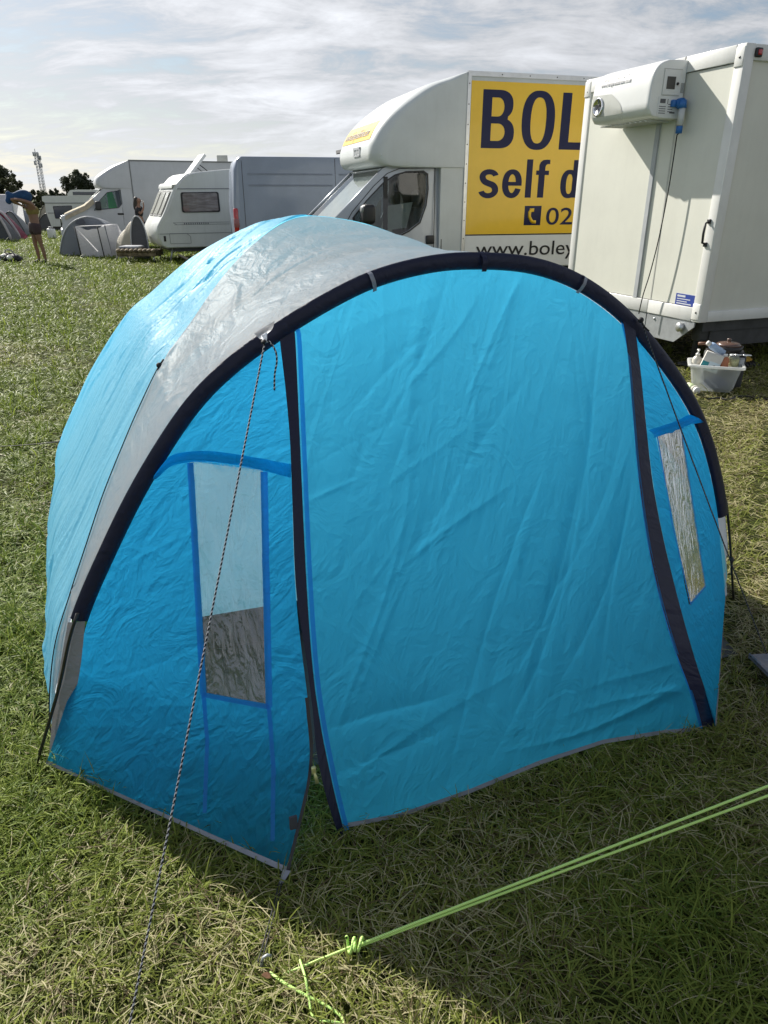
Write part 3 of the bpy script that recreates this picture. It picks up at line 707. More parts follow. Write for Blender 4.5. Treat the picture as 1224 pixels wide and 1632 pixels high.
# navy sleeve round the hoop
kk = np.arange(19, 144); c0 = hoop[kk] + hn[kk] * SL; ring = []
th = np.linspace(0, 2 * math.pi, 13)[:-1]
for i, k in enumerate(kk):
    wob = 1 + .05 * math.sin(i * .9) + .04 * math.sin(i * .37 + 1)
    ring.append([[c0[i, 0] - hn[k, 0] * SL * 1.02 * math.cos(t), -.011 * wob * math.sin(t) - .006, c0[i, 1] - hn[k, 1] * SL * 1.02 * math.cos(t)] for t in np.r_[th, 2 * math.pi]])
RG = np.array(ring); sarc = np.linspace(0, 4.0, len(kk)); uv = np.stack(np.meshgrid(np.linspace(0, .12, 13), sarc), -1)
sleeve = grid('arch_sleeve', RG, uv, F_navy, tent)
mb = MB()
for (u, v, m) in [(582, 440, 0), (927, 441, 0)]:
    x, z = TF.trace(u, v); k = np.argmin(np.hypot(hoop[:, 0] - x, hoop[:, 1] - z)); rr_ = np.array([hn[k, 0], 0, hn[k, 1]]); tg = np.array([-hn[k, 1], 0, hn[k, 0]]); b = np.array([hoop[k, 0], 0, hoop[k, 1]])
    A = np.array([b + rr_ * (s) + np.array([0, y, 0]) for s, y in [(-.003, .0), (.004, -.024), (.024, -.030), (.043, -.024), (.055, -.012)]])
    ribbon('sleeve_loop', A - tg * .006, A + tg * .006, F_hem, sleeve, sub=1)
x, z = TF.trace(766, 410); A = np.array([[x, -.004 - .0, hz(x) + .05], [x, -.028, hz(x) + .035], [x, -.033, hz(x) + .02], [x, -.026, hz(x) - .004]]); ribbon('sleeve_loop', A - [.008, 0, 0], A + [.008, 0, 0], F_navy, sleeve, sub=1)
# bare pole ends below the sleeve
mb = MB(); mb.tube([(hoop[k, 0] + .012 * min(1, k / 19), -.030, max(hoop[k, 1], -.01)) for k in range(0, 21)], .0050, 8); mb.build('pole_end', M_pole, tent)
mb = MB(); mb.tube([(hoop[k, 0] + .004, .0, max(hoop[k, 1], -.01)) for k in range(160, 140, -1)], .0050, 8); mb.build('pole_end', M_pole, tent)

# dome behind the hoop: four diagonal pole lines meeting at the apex
apex = TF.loc(O3 + ray(490, 343) * 3.075); apex = np.array([-.124, 1.24, 1.533])
prof = smooth([(0, -.02), (.004, .13), (.07, .336), (.165, .481), (.262, .613), (.355, .737), (.463, .861), (.574, .979), (.696, 1.093), (.831, 1.178), (.951, 1.260), (1.094, 1.348), (1.267, 1.430), (1.455, 1.498), (1.60, 1.525), (1.708, 1.533)], 121)
def diag(corner):
    c = np.array([corner[0], corner[1], 0.0]); d = apex - c; d[2] = 0
    r = prof[:, 0] / 1.708; return np.stack([c[0] + d[0] * r, c[1] + d[1] * r, prof[:, 1]], 1)
FL, FR, BL, BR = diag((-1.33, .03)), diag((1.36, .03)), diag((-1.40, 2.35)), diag((1.33, 2.42))
def face(A, B, name, m, bul, seed, amp=1.0, nx=150):
    ny = 201; t = np.linspace(0, 1, ny)
    def rs(c):
        s = np.linspace(0, 1, len(c)); return np.stack([np.interp(t, s, c[:, k]) for k in range(3)], 1)
    A, B = rs(A), rs(B); a = np.linspace(0, 1, nx); P = A[:, None] * (1 - a)[None, :, None] + B[:, None] * a[None, :, None]
    mid = (A[0] + B[0]) / 2 - np.array([0, 1.24, 0]); mid[2] = 0; out_ = mid / np.linalg.norm(mid)
    wd = np.linalg.norm(A - B, axis=1); ln = np.r_[0, np.cumsum(np.linalg.norm(np.diff(A, axis=0), axis=1))]
    uv = np.stack([(a[None, :] - .5) * wd[:, None], np.broadcast_to(ln[:, None], P.shape[:2])], -1)
    Nn = normals(P); sg = np.sign((Nn @ (out_ + np.array([0, 0, .5]))).mean()); Nn *= sg
    d = bul(a, t) if callable(bul) else bul * np.sin(math.pi * a)[None, :] * (np.sin(math.pi * np.clip(t, 0, 1)) ** .8)[:, None]
    ed = np.clip(np.minimum(a, 1 - a) / .05, 0, 1)[None, :]
    u, v = uv[..., 0], uv[..., 1]
    d = d + amp * ed * (creases(u, v, 70, R(94), .16, .010, .016, seed, (.35, 1.2)) + creases(u, v, 40, R(70), .35, .010, .013, seed + 1, (.15, .5)) + .006 * fbm(u, v, seed + 2, 1.0, 3))
    P = P + Nn * d[..., None]
    return grid(name, P, uv, m, tent), P
_, FaceL = face(FL, BL, 'flysheet_panel', F_blue, lambda a, t: np.sin(math.pi * a)[None, :] * (.035 * np.exp(-(t / .22) ** 2) - .012 * np.sin(math.pi * t))[:, None], 71)
face(BL, BR, 'flysheet_panel', F_blue, -.03, 81, nx=80)
face(BR, FR, 'flysheet_panel', F_blue, -.03, 91, nx=80)
# grey front of the dome, stretched from the diagonal poles forward to the hoop
def grey_front():
    n, m = 420, 90
    Dl = np.vstack([FL, FR[::-1][1:]]); Ds = smooth(Dl[::4], n)
    for _ in range(60):                                        # soften the turn at the apex
        i0, i1 = int(n * .40), int(n * .60); Ds[i0:i1] = .5 * Ds[i0:i1] + .25 * (Ds[i0 - 1:i1 - 1] + Ds[i0 + 1:i1 + 1])
    hp = np.stack([hoop[:, 0] + hn[:, 0] * .004, np.full(len(hoop), .006), hoop[:, 1] + hn[:, 1] * .004], 1); hp[:9, 0] += .03; hp[-9:, 0] -= .02; hp[0, 2] = hp[-1, 2] = .0
    As = smooth(hp[::3], n)
    # pair by arc position
    t = np.linspace(0, 1, m); P = As[:, None] * (1 - t)[None, :, None] + Ds[:, None] * t[None, :, None]
    wd = np.linalg.norm(As - Ds, axis=1); s = np.linspace(0, 4.0, n); uv = np.stack([np.broadcast_to(s[:, None], P.shape[:2]), t[None, :] * wd[:, None]], -1)
    Nn = normals(P); Nn *= np.sign(Nn[n // 2, :, 2].mean())
    u, v = uv[..., 0], uv[..., 1]; ed = np.clip(np.minimum(t, 1 - t) / .06, 0, 1)[None, :]
    d = -.035 * np.sin(math.pi * t)[None, :] * np.clip(wd / wd.max(), 0, 1)[:, None] * 1.0
    cr = creases(u, v, 46, R(35), .5, .009, .016, 101, (.15, .6)) + creases(u, v, 34, R(-40), .5, .008, .013, 103, (.12, .5)) + creases(u, v, 30, R(88), .3, .008, .014, 104, (.15, .6)) + .008 * fbm(u, v, 107, 1.1, 3)
    P = P + Nn * (d + cr * ed)[..., None]
    grid('flysheet_band', P, uv, F_grey, tent); return P
grey_front()
# light hem of the left flysheet panel and its piped edge along the pole line
nf = normals(FaceL); A = FaceL[0] + [-.004, 0, .0]; B = FaceL[3] + [-.004, 0, 0]; ribbon('flysheet_hem', A, B, F_hem, tent)
k0 = int(np.argmin(np.abs(FL[:, 2] - TF.trace(258, 578, .6)[1]))); 
k0 = int(np.argmin([np.hypot(*(np.array(proj(TF.world(q))) - np.array([258, 576]))) for q in FL]))
mb = MB(); off = np.array([-.003, -.010, .004]); path = [FL[k] + off for k in range(3, k0)]; mb.tube(path, .0022, 6)
e_ = path[-1]; mb.ball(e_, .010, 8); mb.tube([e_, e_ + np.array([-.008, -.004, -.02]), e_ + np.array([-.018, -.005, -.035])], .002, 5); mb.tube([e_, e_ + np.array([.01, -.004, .012]), e_ + np.array([.016, -.002, .02])], .003, 5)
mb.build('shock_cord', M_cord, tent)
# foot gusset: grey cloth wrapped round the foot of the hoop
q = [np.r_[TF.trace(u, v, -.012)[0], -.012, TF.trace(u, v, -.012)[1]] for u, v in [(108, 992), (96, 1060), (84, 1140), (76, 1222)]]
q2 = [np.r_[TF.trace(u, v, -.02)[0], -.02, TF.trace(u, v, -.02)[1]] for u, v in [(136, 990), (127, 1070), (110, 1150), (84, 1227)]]
ribbon('foot_gusset', smooth(q, 24), smooth(q2, 24), fabric('gusset_cloth', (.26, .25, .255), tr=.1, rough=.6, crumple=.3), tent)
# tab that the front guy rope is tied to
tb = np.r_[TF.trace(421, 530)[0], -.05, TF.trace(421, 530)[1]]
x0, z0_ = TF.trace(404, 531); x1, z1_ = TF.trace(438, 510); TABP = np.array([*[TF.trace(422, 546, -.055)[0]], -.055, TF.trace(422, 546, -.055)[1]])
A = np.array([[x0, -.004, z0_], [x0 * .6 + x1 * .4 - .012, -.032, z0_ - .012], [TABP[0] - .007, -.05, TABP[2] + .02], [TABP[0] - .006, -.055, TABP[2]]])
B = np.array([[x1, -.004, z1_], [x0 * .3 + x1 * .7 + .002, -.032, z1_ - .02], [TABP[0] + .010, -.05, TABP[2] + .026], [TABP[0] + .006, -.055, TABP[2]]])
ribbon('guy_tab', smooth(A, 14), smooth(B, 14), F_grey, tent)
# inner sleeping compartment, seen through the left window
ig = np.array([[[x * (.93), .42 + .25 * (1 - abs(t)), z * .93] for x, z in zip(inner[12:150, 0], inner[12:150, 1])] for t in (1.0,)])[0]
mid_ = np.stack([ig[:, 0], ig[:, 1], np.full(len(ig), .02)], 1)
Pm = np.stack([mid_ + (ig - mid_) * t for t in np.linspace(0, 1, 12)], 0); Pm[..., 1] += .03 * fbm(Pm[..., 0], Pm[..., 2], 77, .7, 3)
grid('inner_wall', Pm, Pm[..., [0, 2]].copy(), F_inner, tent)
fl = np.array([[[x, y, .006] for x in np.linspace(-1.2 + .35 * max(0, -y), 1.2 - .35 * max(0, -y), 12)] for y in np.linspace(-.33, 2.2, 12)]); grid('groundsheet', fl, fl[..., :2].copy(), mat('groundsheet', (.035, .038, .042), .6), tent)
bt = np.array([[[x, .40 + .01 * math.sin(4 * x), z] for x in np.linspace(-1.18, 1.18, 40)] for z in (.0, .08, .16)]); grid('tub_wall', bt, bt[..., [0, 2]].copy(), mat('groundsheet', (.035, .038, .042), .6), tent)

# ------------------------------------------------------------------ ropes and pegs
def rope_mat(name, a, b, freq, rough=.7):
    m = bpy.data.materials.new(name); m.use_nodes = True; t = m.node_tree; bs = t.nodes['Principled BSDF']; bs.inputs['Roughness'].default_value = rough
    u = t.nodes.new('ShaderNodeUVMap'); w = t.nodes.new('ShaderNodeTexWave'); w.inputs['Scale'].default_value = freq; w.inputs['Distortion'].default_value = .6
    mp = t.nodes.new('ShaderNodeMapping'); mp.inputs['Rotation'].default_value = (0, 0, .35); t.links.new(u.outputs[0], mp.inputs[0]); t.links.new(mp.outputs[0], w.inputs['Vector'])
    r = t.nodes.new('ShaderNodeValToRGB'); r.color_ramp.interpolation = 'CONSTANT'; r.color_ramp.elements[0].color = (*a, 1); r.color_ramp.elements[1].color = (*b, 1); r.color_ramp.elements[1].position = .66
    t.links.new(w.outputs[0], r.inputs[0]); t.links.new(r.outputs[0], bs.inputs['Base Color']); return m
M_fleck = rope_mat('flecked_rope', (.012, .012, .016), (.55, .55, .56), 27)
M_neon = rope_mat('neon_cord', (.42, .66, .15), (.60, .84, .28), 70, .55)
def rope(name, path, r, m, parent=None, n=None, k=8):
    P = smooth(path, n or max(24, int(len(path) * 12))); T = np.gradient(P, axis=0); T /= np.linalg.norm(T, axis=1, keepdims=True)
    a = np.array([.3, .5, .81]); U = np.cross(T, a); U /= np.linalg.norm(U, axis=1, keepdims=True); V = np.cross(T, U)
    th = np.linspace(0, 2 * math.pi, k + 1); G = P[:, None] + r * (np.cos(th)[None, :, None] * U[:, None] + np.sin(th)[None, :, None] * V[:, None])
    s = np.r_[0, np.cumsum(np.linalg.norm(np.diff(P, axis=0), axis=1))]; uv = np.stack([np.broadcast_to(s[:, None], G.shape[:2]), np.broadcast_to(th[None, :] * .004, G.shape[:2])], -1)
    return grid(name, G, uv.copy(), m, parent)
def sagline(a, b, sag, n=12):
    a, b = np.array(a), np.array(b); return [a + (b - a) * t - np.array([0, 0, sag * 4 * t * (1 - t)]) for t in np.linspace(0, 1, n)]
TABW = TF.world(TABP)
gend = ground(193, 1700, .0)
g = thing('guy_rope', 'black and white flecked guy rope from the arch to the bottom left grass', 'rope', tuple(TABW), group='guy ropes of the blue tent')
def relp(path, o): return [np.asarray(q) - np.asarray(o) for q in path]
rope('rope_line', relp(sagline(TABW, gend, .004), TABW), .0024, M_fleck, g, 120)
tl = [TABW, TABW + [.014, -.002, .002], TABW + [.028, -.004, -.022], TABW + [.030, -.004, -.05], TABW + [.022, -.003, -.085], TABW + [.018, -.003, -.13]]
rope('loose_tail', relp(tl, TABW), .0026, M_fleck, g, 60)
mb = MB()
for i in range(5): mb.ball((rng.normal(0, .003), rng.normal(0, .003) - .003, rng.normal(0, .004)), .0055, 8)
mb.build('knot', M_cord, g)
TR = TF.world((*TF.trace(1012, 508)[:1], -.03, TF.trace(1012, 508)[1]))
ge2 = ground(1232, 1068, .0)
g = thing('guy_rope', 'dark flecked guy rope running past the right window of the blue tent', 'rope', tuple(TR), group='guy ropes of the blue tent')
rope('rope_line', relp(sagline(TR, ge2, .01), TR), .0023, rope_mat('dark_flecked_rope', (.010, .010, .012), (.12, .12, .13), 27), g, 120)
tp = (ge2 - TR) * .66
mb = MB(); mb.ball(tp + np.array([0, -.004, 0]), (.007, .006, .014), 8); mb.build('rope_slider', M_black, g)
mb = MB(); mb.ball((0, 0, 0), .010, 8); mb.tube(relp([TR, TR + [.012, -.004, -.02], TR + [.03, -.006, -.035]], TR), .003, 6); mb.build('knot', M_cord, g)
# cord from the loose front corner of the left panel
cw = TF.world(corner_l); pg = ground(415, 1548, .0)
g = thing('guy_rope', 'short doubled black cord between the loose front tent corner and the peg', 'rope', tuple(cw), group='guy ropes of the blue tent')
cw2 = ground(447, 1408, .012)
mb = MB(); mb.add(relp([cw + [-.012, 0, .012], cw + [.008, -.004, .012], cw2 + [.006, 0, 0], cw2 + [-.004, 0, 0]], cw), [(0, 1, 2, 3)]); mb.add(relp([cw + [-.012, .002, .012], cw + [.008, -.002, .012], cw2 + [.006, .002, 0], cw2 + [-.004, .002, 0]], cw), [(0, 1, 2, 3)]); mb.build('webbing_loop', F_hem, g)
rope('cord_strand', relp(sagline(cw2 + [.004, 0, .004], pg + [.004, 0, .03], .004), cw), .0016, M_cord, g, 40, 6)
rope('cord_strand', relp(sagline(cw2 + [-.003, 0, .004], pg + [-.004, 0, .03], .006), cw), .0016, M_cord, g, 40, 6)
# cord from the rear left panel out over the grass
q0 = TF.world((FaceL[60, 70, 0], FaceL[60, 70, 1], FaceL[60, 70, 2])); u_, v_ = 94, 704
d_ = depth_pt(94, 704, 3.2); e__ = ground(-60, 712)
tag(rope('guy_rope', sagline(d_, e__, .01), .0024, M_cord, None, 40, 6), 'thin dark cord stretching from the left flank of the blue tent over grass', 'rope', 'guy ropes of the blue tent')
# door foot peg loop
fo = ground(548, 1350, .01)
mb = MB(); mb.tube([fo + np.array([-.002, 0, .012]), fo + np.array([.012, -.012, .004]), fo + np.array([.022, -.02, -.01])], .002, 6); pz = mb.build('peg_loop', M_cord, None); pz.parent = tent; pz.matrix_parent_inverse = Matrix.Translation(tuple(TF.o)).__matmul__(Matrix.Rotation(TF.rz, 4, 'Z')).inverted()
# steel pegs
def peg(p, ang, label, col):
    t = thing('tent_peg', label, 'tent peg', tuple(p))
    mb = MB(); dx_, dy_ = math.cos(ang), math.sin(ang)
    mb.tube([(0, 0, -.02), (dx_ * .006, dy_ * .006, .02), (dx_ * .010, dy_ * .010, .034), (dx_ * .020, dy_ * .02, .038), (dx_ * .028, dy_ * .028, .030)], .0035, 8); mb.build('peg_shaft', col, t); return t
peg(ground(414, 1545), .4, 'bright steel tent peg pushed into the grass where the neon cord is tied', M_galv)
mb = MB(); lf = ground(425, 1556, .02); mb.add([lf + np.array(v) * .65 for v in [(-.022, 0, 0), (-.008, -.010, .006), (.010, -.010, .004), (.022, .001, -.002), (.008, .010, .008), (-.010, .008, .010)]], [(0, 1, 2, 3, 4, 5)], smooth=True); lo = mb.build('dead_leaf', mat('brown_leaf', (.17, .075, .03), .7, var=.2, vs=60), None); tag(lo, 'curled brown dead leaf lying by the tent peg', 'leaf')
# neon guy rope of the neighbouring tent
kn = depth_pt(567, 1506, 1.085); pgn = ground(452, 1553, .012); rt = depth_pt(1224, 1259, 1.30); dirr = (rt - kn); far = kn + dirr * 2.15
g = thing('guy_rope', 'neon green doubled guy rope with a knot crossing the shaded grass in the foreground', 'rope', tuple(kn))
perp = np.array([.0, .0, .0052])
rope('rope_strand', relp(sagline(kn + [.008, 0, .001], far + np.array([0, .016, .012]), .0), kn), .0033, M_neon, g, 60)
rope('rope_strand', relp(sagline(kn + [.008, 0, -.004], far - np.array([0, .016, .012]), .0), kn), .0033, M_neon, g, 60)
rope('rope_strand', relp([kn, kn * .5 + pgn * .5, pgn], kn), .0032, M_neon, g, 40)
kp = []
for t in np.linspace(0, 1, 60):
    a = t * 2 * math.pi * 3.2; kp.append([.012 - .03 * t + .004 * math.cos(a * .5), .013 * math.cos(a), .013 * math.sin(a) + .006 * math.sin(a * .7)])
rope('knot', kp, .0036, M_neon, g, 140)
tl = [ground(430, 1550, .02), ground(452, 1566, .024), ground(485, 1585, .02), ground(515, 1600, .015), ground(545, 1622, .01), ground(548, 1650, .01)]
rope('loose_tail', relp(tl, kn), .0034, M_neon, g, 70)
tl = [ground(478, 1530, .03), ground(487, 1560, .035), ground(492, 1590, .02), ground(500, 1622, .012), ground(525, 1628, .02), ground(550, 1634, .01), ground(575, 1660, .01)]
rope('loose_tail', relp(tl, kn), .0028, M_neon, g, 70)
# neighbouring grey tent whose corner just enters the frame
c0 = ground(1188, 1064, .0); nb = thing('neighbour_tent', 'corner of a low flat grey tent flap at the right edge beside the blue tent', 'tent', tuple(c0))
Pg = []
e1_ = ground(1420, 1052, .05) - c0; e2_ = ground(1420, 1300, .05) - c0
for a in np.linspace(0, 1, 50):
    row = []
    for b in np.linspace(0, 1, 40):
        q_ = (e2_ * (1 - b) + e1_ * b) * a * 2.2; q_[2] = .03 + .05 * a + .55 * max(0, a - .35) ** 1.3 * math.sin(math.pi * min(1, b * .9 + .05)) + .006 * math.sin(14 * a + 6 * b); row.append(tuple(q_))
    Pg.append(row)
Pg = np.array(Pg); Pg[..., 2] += .03; F_gt = fabric('neighbour_cloth', (.26, .26, .28), tr=.25, rough=.45, crumple=.4)
grid('flysheet', Pg, Pg[..., :2].copy(), F_gt, nb)
grid('underside', (Pg[::7, ::6] - [0, 0, .012]).copy(), Pg[::7, ::6][..., :2].copy(), F_gt, nb)

# ------------------------------------------------------------------ vehicle building blocks
def wheel(parent, x, y, r=.33, w=.2, rim=True):
    mb = MB(); mb.lathe([(r * .62, -w / 2), (r * .93, -w / 2), (r, -w * .36), (r, w * .36), (r * .93, w / 2), (r * .62, w / 2)], (0, 0, 0), 'y', 28)
    wo = bpy.data.objects.new('wheel', None); COL.objects.link(wo); wo.parent = parent; wo.location = (x, y, r); wo.empty_display_size = .1
    mb.build('tyre', M_rubber, wo)
    if rim:
        mb = MB(); mb.lathe([(.04, -w * .40), (r * .3, -w * .42), (r * .5, -w * .30), (r * .64, -w * .44), (r * .64, w * .44)], (0, 0, 0), 'y', 24); mb.build('rim', M_steel, wo)
    return wo
def cab(root, prof, ws, win, y0, y1, paint, k=.10, kz=1.15, sill_y=0.0):
    """van cab: prof = closed (x,z) side outline, ws = index of the segment that is the windscreen, win = side window outline"""
    def yn(z): return y0 + k * max(0, z - kz)
    def yf(z): return y1 - k * max(0, z - kz)
    mb = MB(); plate_with_hole(mb, prof, [win], y0, 0, k, kz, 1); plate_with_hole(mb, prof, [win], y1, 0, k, kz, -1)
    n = len(prof)
    for i in range(n):
        if i == ws: continue
        a, b = prof[i], prof[(i + 1) % n]
        mb.add([(a[0], yn(a[1]), a[1]), (b[0], yn(b[1]), b[1]), (b[0], yf(b[1]), b[1]), (a[0], yf(a[1]), a[1])], [(0, 1, 2, 3)])
    body = mb.build('cab', paint, root)
    bm = body.modifiers.new('rim', 'SOLIDIFY'); bm.thickness = .035; bm.offset = 1
    a, b = prof[ws], prof[(ws + 1) % n]; i_ = .07
    mb = MB(); mb.add([(a[0], yn(a[1]) + i_, a[1]), (b[0], yn(b[1]) + i_, b[1]), (b[0], yf(b[1]) - i_, b[1]), (a[0], yf(a[1]) - i_, a[1])], [(0, 1, 2, 3)])
    wsd = mb.build('windscreen', G_screen, root)
    mb = MB()
    d = .06
    for q0, q1 in (((a[0], yn(a[1]), a[1]), (b[0], yn(b[1]), b[1])), ((a[0], yf(a[1]), a[1]), (b[0], yf(b[1]), b[1]))):
        mb.tube([q0, q1], .028, 8)
    build_each(mb, 'screen_pillar', paint, root)
    # dark window surround, glass, divider
    c = np.mean(win, 0)
    for yy, sg in ((yn, -1), (yf, 1)):
        mb = MB(); w2 = np.array(win) + (np.array(win) - c) * .055
        vs = [(x, yy(z) + sg * .042, z) for x, z in win] + [(x, yy(z) + sg * .042, z) for x, z in w2]; m = len(win)
        mb.add(vs, [(i, (i + 1) % m, m + (i + 1) % m, m + i) for i in range(m)])
        fr_ = mb.build('window_seal', M_black, root)
        mb = MB(); mb.add([(x, yy(z) + sg * .02, z) for x, z in win], [list(range(m))]); mb.build('side_window', G_dark, root)
    return body
def groove(mb, pts, y, w=.008, d=.004, k=.10, kz=1.15):
    """panel gap as a thin dark bead along (x,z) points on the near side"""
    P = [(x, y + k * max(0, z - kz), z) for x, z in pts]
    for a, b in zip(P[:-1], P[1:]):
        a = np.array(a); b = np.array(b); t = (b - a) / max(np.linalg.norm(b - a), 1e-6); s = np.array([-t[2], 0, t[0]]) * w / 2; o = np.array([0, -d, 0])
        mb.add([a - s + o, a + s + o, b + s + o, b - s + o, a - s, a + s, b + s, b - s], [(0, 1, 2, 3), (0, 4, 5, 1), (2, 6, 7, 3), (1, 5, 6, 2), (0, 3, 7, 4)])

def nose(root, fr_pts, y0, y1, rad, m, name='roof_overhang', front_extra=.10):
    """overhang above a cab: stack of rounded plan outlines. fr_pts: (x_front, z) from bottom to top; box front is x=0"""
    q = smooth(fr_pts, 26); rings = []
    for (x, z) in q:
        xf = x - front_extra * min(1, abs(x) / .4); r = min(rad, abs(xf) * .6 + .01); ring = [(0, y0, z)]
        for t in np.linspace(0, math.pi / 2, 9): ring.append((xf + r - r * math.sin(t), y0 + r - r * math.cos(t), z))
        for t in np.linspace(0, math.pi / 2, 9): ring.append((xf + r - r * math.cos(t), y1 - r + r * math.sin(t), z))
        ring.append((0, y1, z)); rings.append(ring)
    n = len(rings[0]); vs = [p for r_ in rings for p in r_]
    fs = [[i * n + j, i * n + j + 1, (i + 1) * n + j + 1, (i + 1) * n + j] for i in range(len(rings) - 1) for j in range(n - 1)]
    fs += [list(range(n)), [(len(rings) - 1) * n + j for j in range(n)]]
    mb = MB(); mb.add(vs, fs, 0, True); ob = mb.build(name, m, root); ob.data.polygons.foreach_set('use_smooth', np.ones(len(ob.data.polygons), bool))
    return ob, q

# ------------------------------------------------------------------ hire truck with yellow panel
LF = Frame((1.16, 11.35), (.96, .28))
lt = framed('box_truck', LF, 'white hire box truck with a big yellow lettered panel behind the blue tent', 'truck')
M_body = mat('box_body_white', (.58, .61, .61), .36, coat=.25, var=.05, vs=1.5, streak=.08)
mb = MB(); mb.bbox((0, 0, .62), (4.1, 2.12, 3.19), .015); box_ = mb.build('cargo_box', M_body, lt)
nose_px = [(608, 262), (603, 238), (608, 220), (618, 200), (635, 179), (663, 155), (697, 133), (745, 113)]
nq = LF.traces(nose_px); nq[0] = (nq[0][0], 2.04); nq[-1] = (-.02, 3.185)
ov, nq2 = nose(lt, [(-.98, 2.0)] + nq, .0, 2.12, .22, M_body)
mb = MB(); mb.box((-.355, .012, .45), (-.0, 2.10, 2.05)); mb.build('bulkhead', M_body, lt)
mb = MB(); mb.box((-.005, -.012, .60), (.045, .03, 3.2)); mb.box((-.005, -.014, 3.14), (4.1, .03, 3.2)); tr_ = build_each(mb, 'edge_trim', M_alu, box_)
mb = MB()
for z in np.linspace(1.05, 3.05, 9): mb.lathe([(.009, 0), (.006, -.005)], (.02, -.012, z), 'y', 8)
for x in np.linspace(.5, 3.9, 9): mb.lathe([(.009, 0), (.006, -.005)], (x, -.014, 3.17), 'y', 8)
build_each(mb, 'rivet', M_black, box_)
# cab
prof = [(-2.55, .42), (-2.58, .75), (-2.48, 1.02), (-1.90, 1.33)] + LF.traces([(614, 270), (638, 260), (672, 257)]) + [(-.36, 2.085), (-.36, .42)]
winp = LF.traces([(566, 346), (587, 320), (614, 292), (632, 280), (649, 275), (676, 274), (683, 279), (683, 303), (679, 328), (669, 354), (652, 367)]) + [(-.95, 1.12), (-1.35, 1.12), (-1.62, 1.28)]
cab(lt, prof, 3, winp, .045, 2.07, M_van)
mb = MB(); dl = LF.traces([(546, 366), (562, 338), (598, 296), (620, 276), (640, 268), (697, 267), (694, 330), (691, 395)]); groove(mb, dl, .01, .010, .006); groove(mb, LF.traces([(707, 260), (706, 320), (703, 400)]), .008, .012, .006); build_each(mb, 'door_gap', M_black, lt)
mb = MB(); mb.bbox((-.56, .0, .98), (-.43, .03, 1.10), .012); mb.build('door_handle', M_black, lt)
mb = MB(); wx = LF.traces([(617, 282), (615, 352)]); mb.box((wx[0][0] - .03, .07, 1.12), (wx[0][0] + .03, .10, 1.88)); mb.build('window_post', M_black, lt)
mb = MB()
mb.box((-2.4, .12, .9), (-.38, 2.0, .92)); mb.box((-.42, .12, .5), (-.39, 2.0, 2.0)); mb.bbox((-1.95, .15, .9), (-1.55, 1.98, 1.28), .06)
mb.build('cab_interior', M_dark, lt)
for yy in (.22, 1.3):
    so = bpy.data.objects.new('seat', None); COL.objects.link(so); so.parent = lt; so.location = (-.92, yy, .74); so.empty_display_size = .1
    mb = MB(); mb.bbox((-.2, 0, 0), (.3, .5, .18), .05); mb.bbox((.24, 0, .1), (.42, .5, .74), .06); mb.build('cushion', M_seat, so)
    mb = MB(); mb.bbox((.30, .12, .76), (.42, .38, .97), .05); mb.build('headrest', M_seat, so)
sw = bpy.data.meshes.new('x'); mb = MB(); t_ = np.linspace(0, 2 * math.pi, 25); mb.tube([(-1.42 + .10 * math.cos(t), .46 + .19 * math.sin(t), 1.22 + .17 * math.cos(t)) for t in t_], .017, 8, cap=False); mb.tube([(-1.42, .46, 1.22), (-1.62, .46, 1.1)], .03, 8); mb.build('steering_wheel', mat('wheel_grey', (.25, .25, .25), .4), lt)
mb = MB(); mb.add([(-1.20, .25, 1.16), (-.80, .22, 1.20), (-.68, .3, 1.55), (-1.05, .33, 1.50)], [(0, 1, 2, 3)]); mb.add([(-1.28, .5, 1.2), (-1.12, .5, 1.22), (-1.10, .52, 1.62), (-1.2, .52, 1.45)], [(0, 1, 2, 3)]); build_each(mb, 'paper_sheet', mat('paper', (.62, .64, .6), .8), lt)
a, b = prof[3], prof[4]
mb = MB(); f = lambda t, y: (a[0] + (b[0] - a[0]) * t + .06, y, a[1] + (b[1] - a[1]) * t - .04)
ny = 22; rows = []
for t in np.linspace(.03, .97, 6): rows.append([np.array(f(t, y)) + np.array([.02 * math.sin(i * 2.1), 0, 0]) for i, y in enumerate(np.linspace(.2, 1.9, ny))])
G = np.array(rows); grid('sun_shade', G, G[..., [1, 2]].copy(), mat('silver_shade', (.80, .86, .83), .5, var=.06), lt)
mb = MB(); mp_ = LF.trace(588, 338, -.2); mb.bbox((mp_[0] - .10, -.27, mp_[1] - .16), (mp_[0] + .09, -.06, mp_[1] + .10), .06, seg=4); mb.tube([(mp_[0], -.08, mp_[1] - .05), (mp_[0] + .04, .10, mp_[1] - .10)], .03, 8); mir = mb.build('wing_mirror', M_black, lt)
mb = MB(); mb.bbox((mp_[0] - .11, -.25, mp_[1] - .02), (mp_[0] - .02, -.09, mp_[1] + .085), .035); mb.build('mirror_cap', mat('grey_cap', (.25, .26, .27), .35), mir)
mb = MB(); mx_ = LF.trace(604, 247, .0); mb.lathe([(.035, 0), (.033, -.02), (.02, -.03)], (mx_[0] + .05, .05, mx_[1]), 'y', 14); mk = mb.build('marker_lamp', M_black, ov)
mb = MB(); mb.lathe([(.018, 0), (.012, -.008)], (mx_[0] + .05, .02, mx_[1]), 'y', 12); mb.build('lamp_lens', M_chrome, mk)
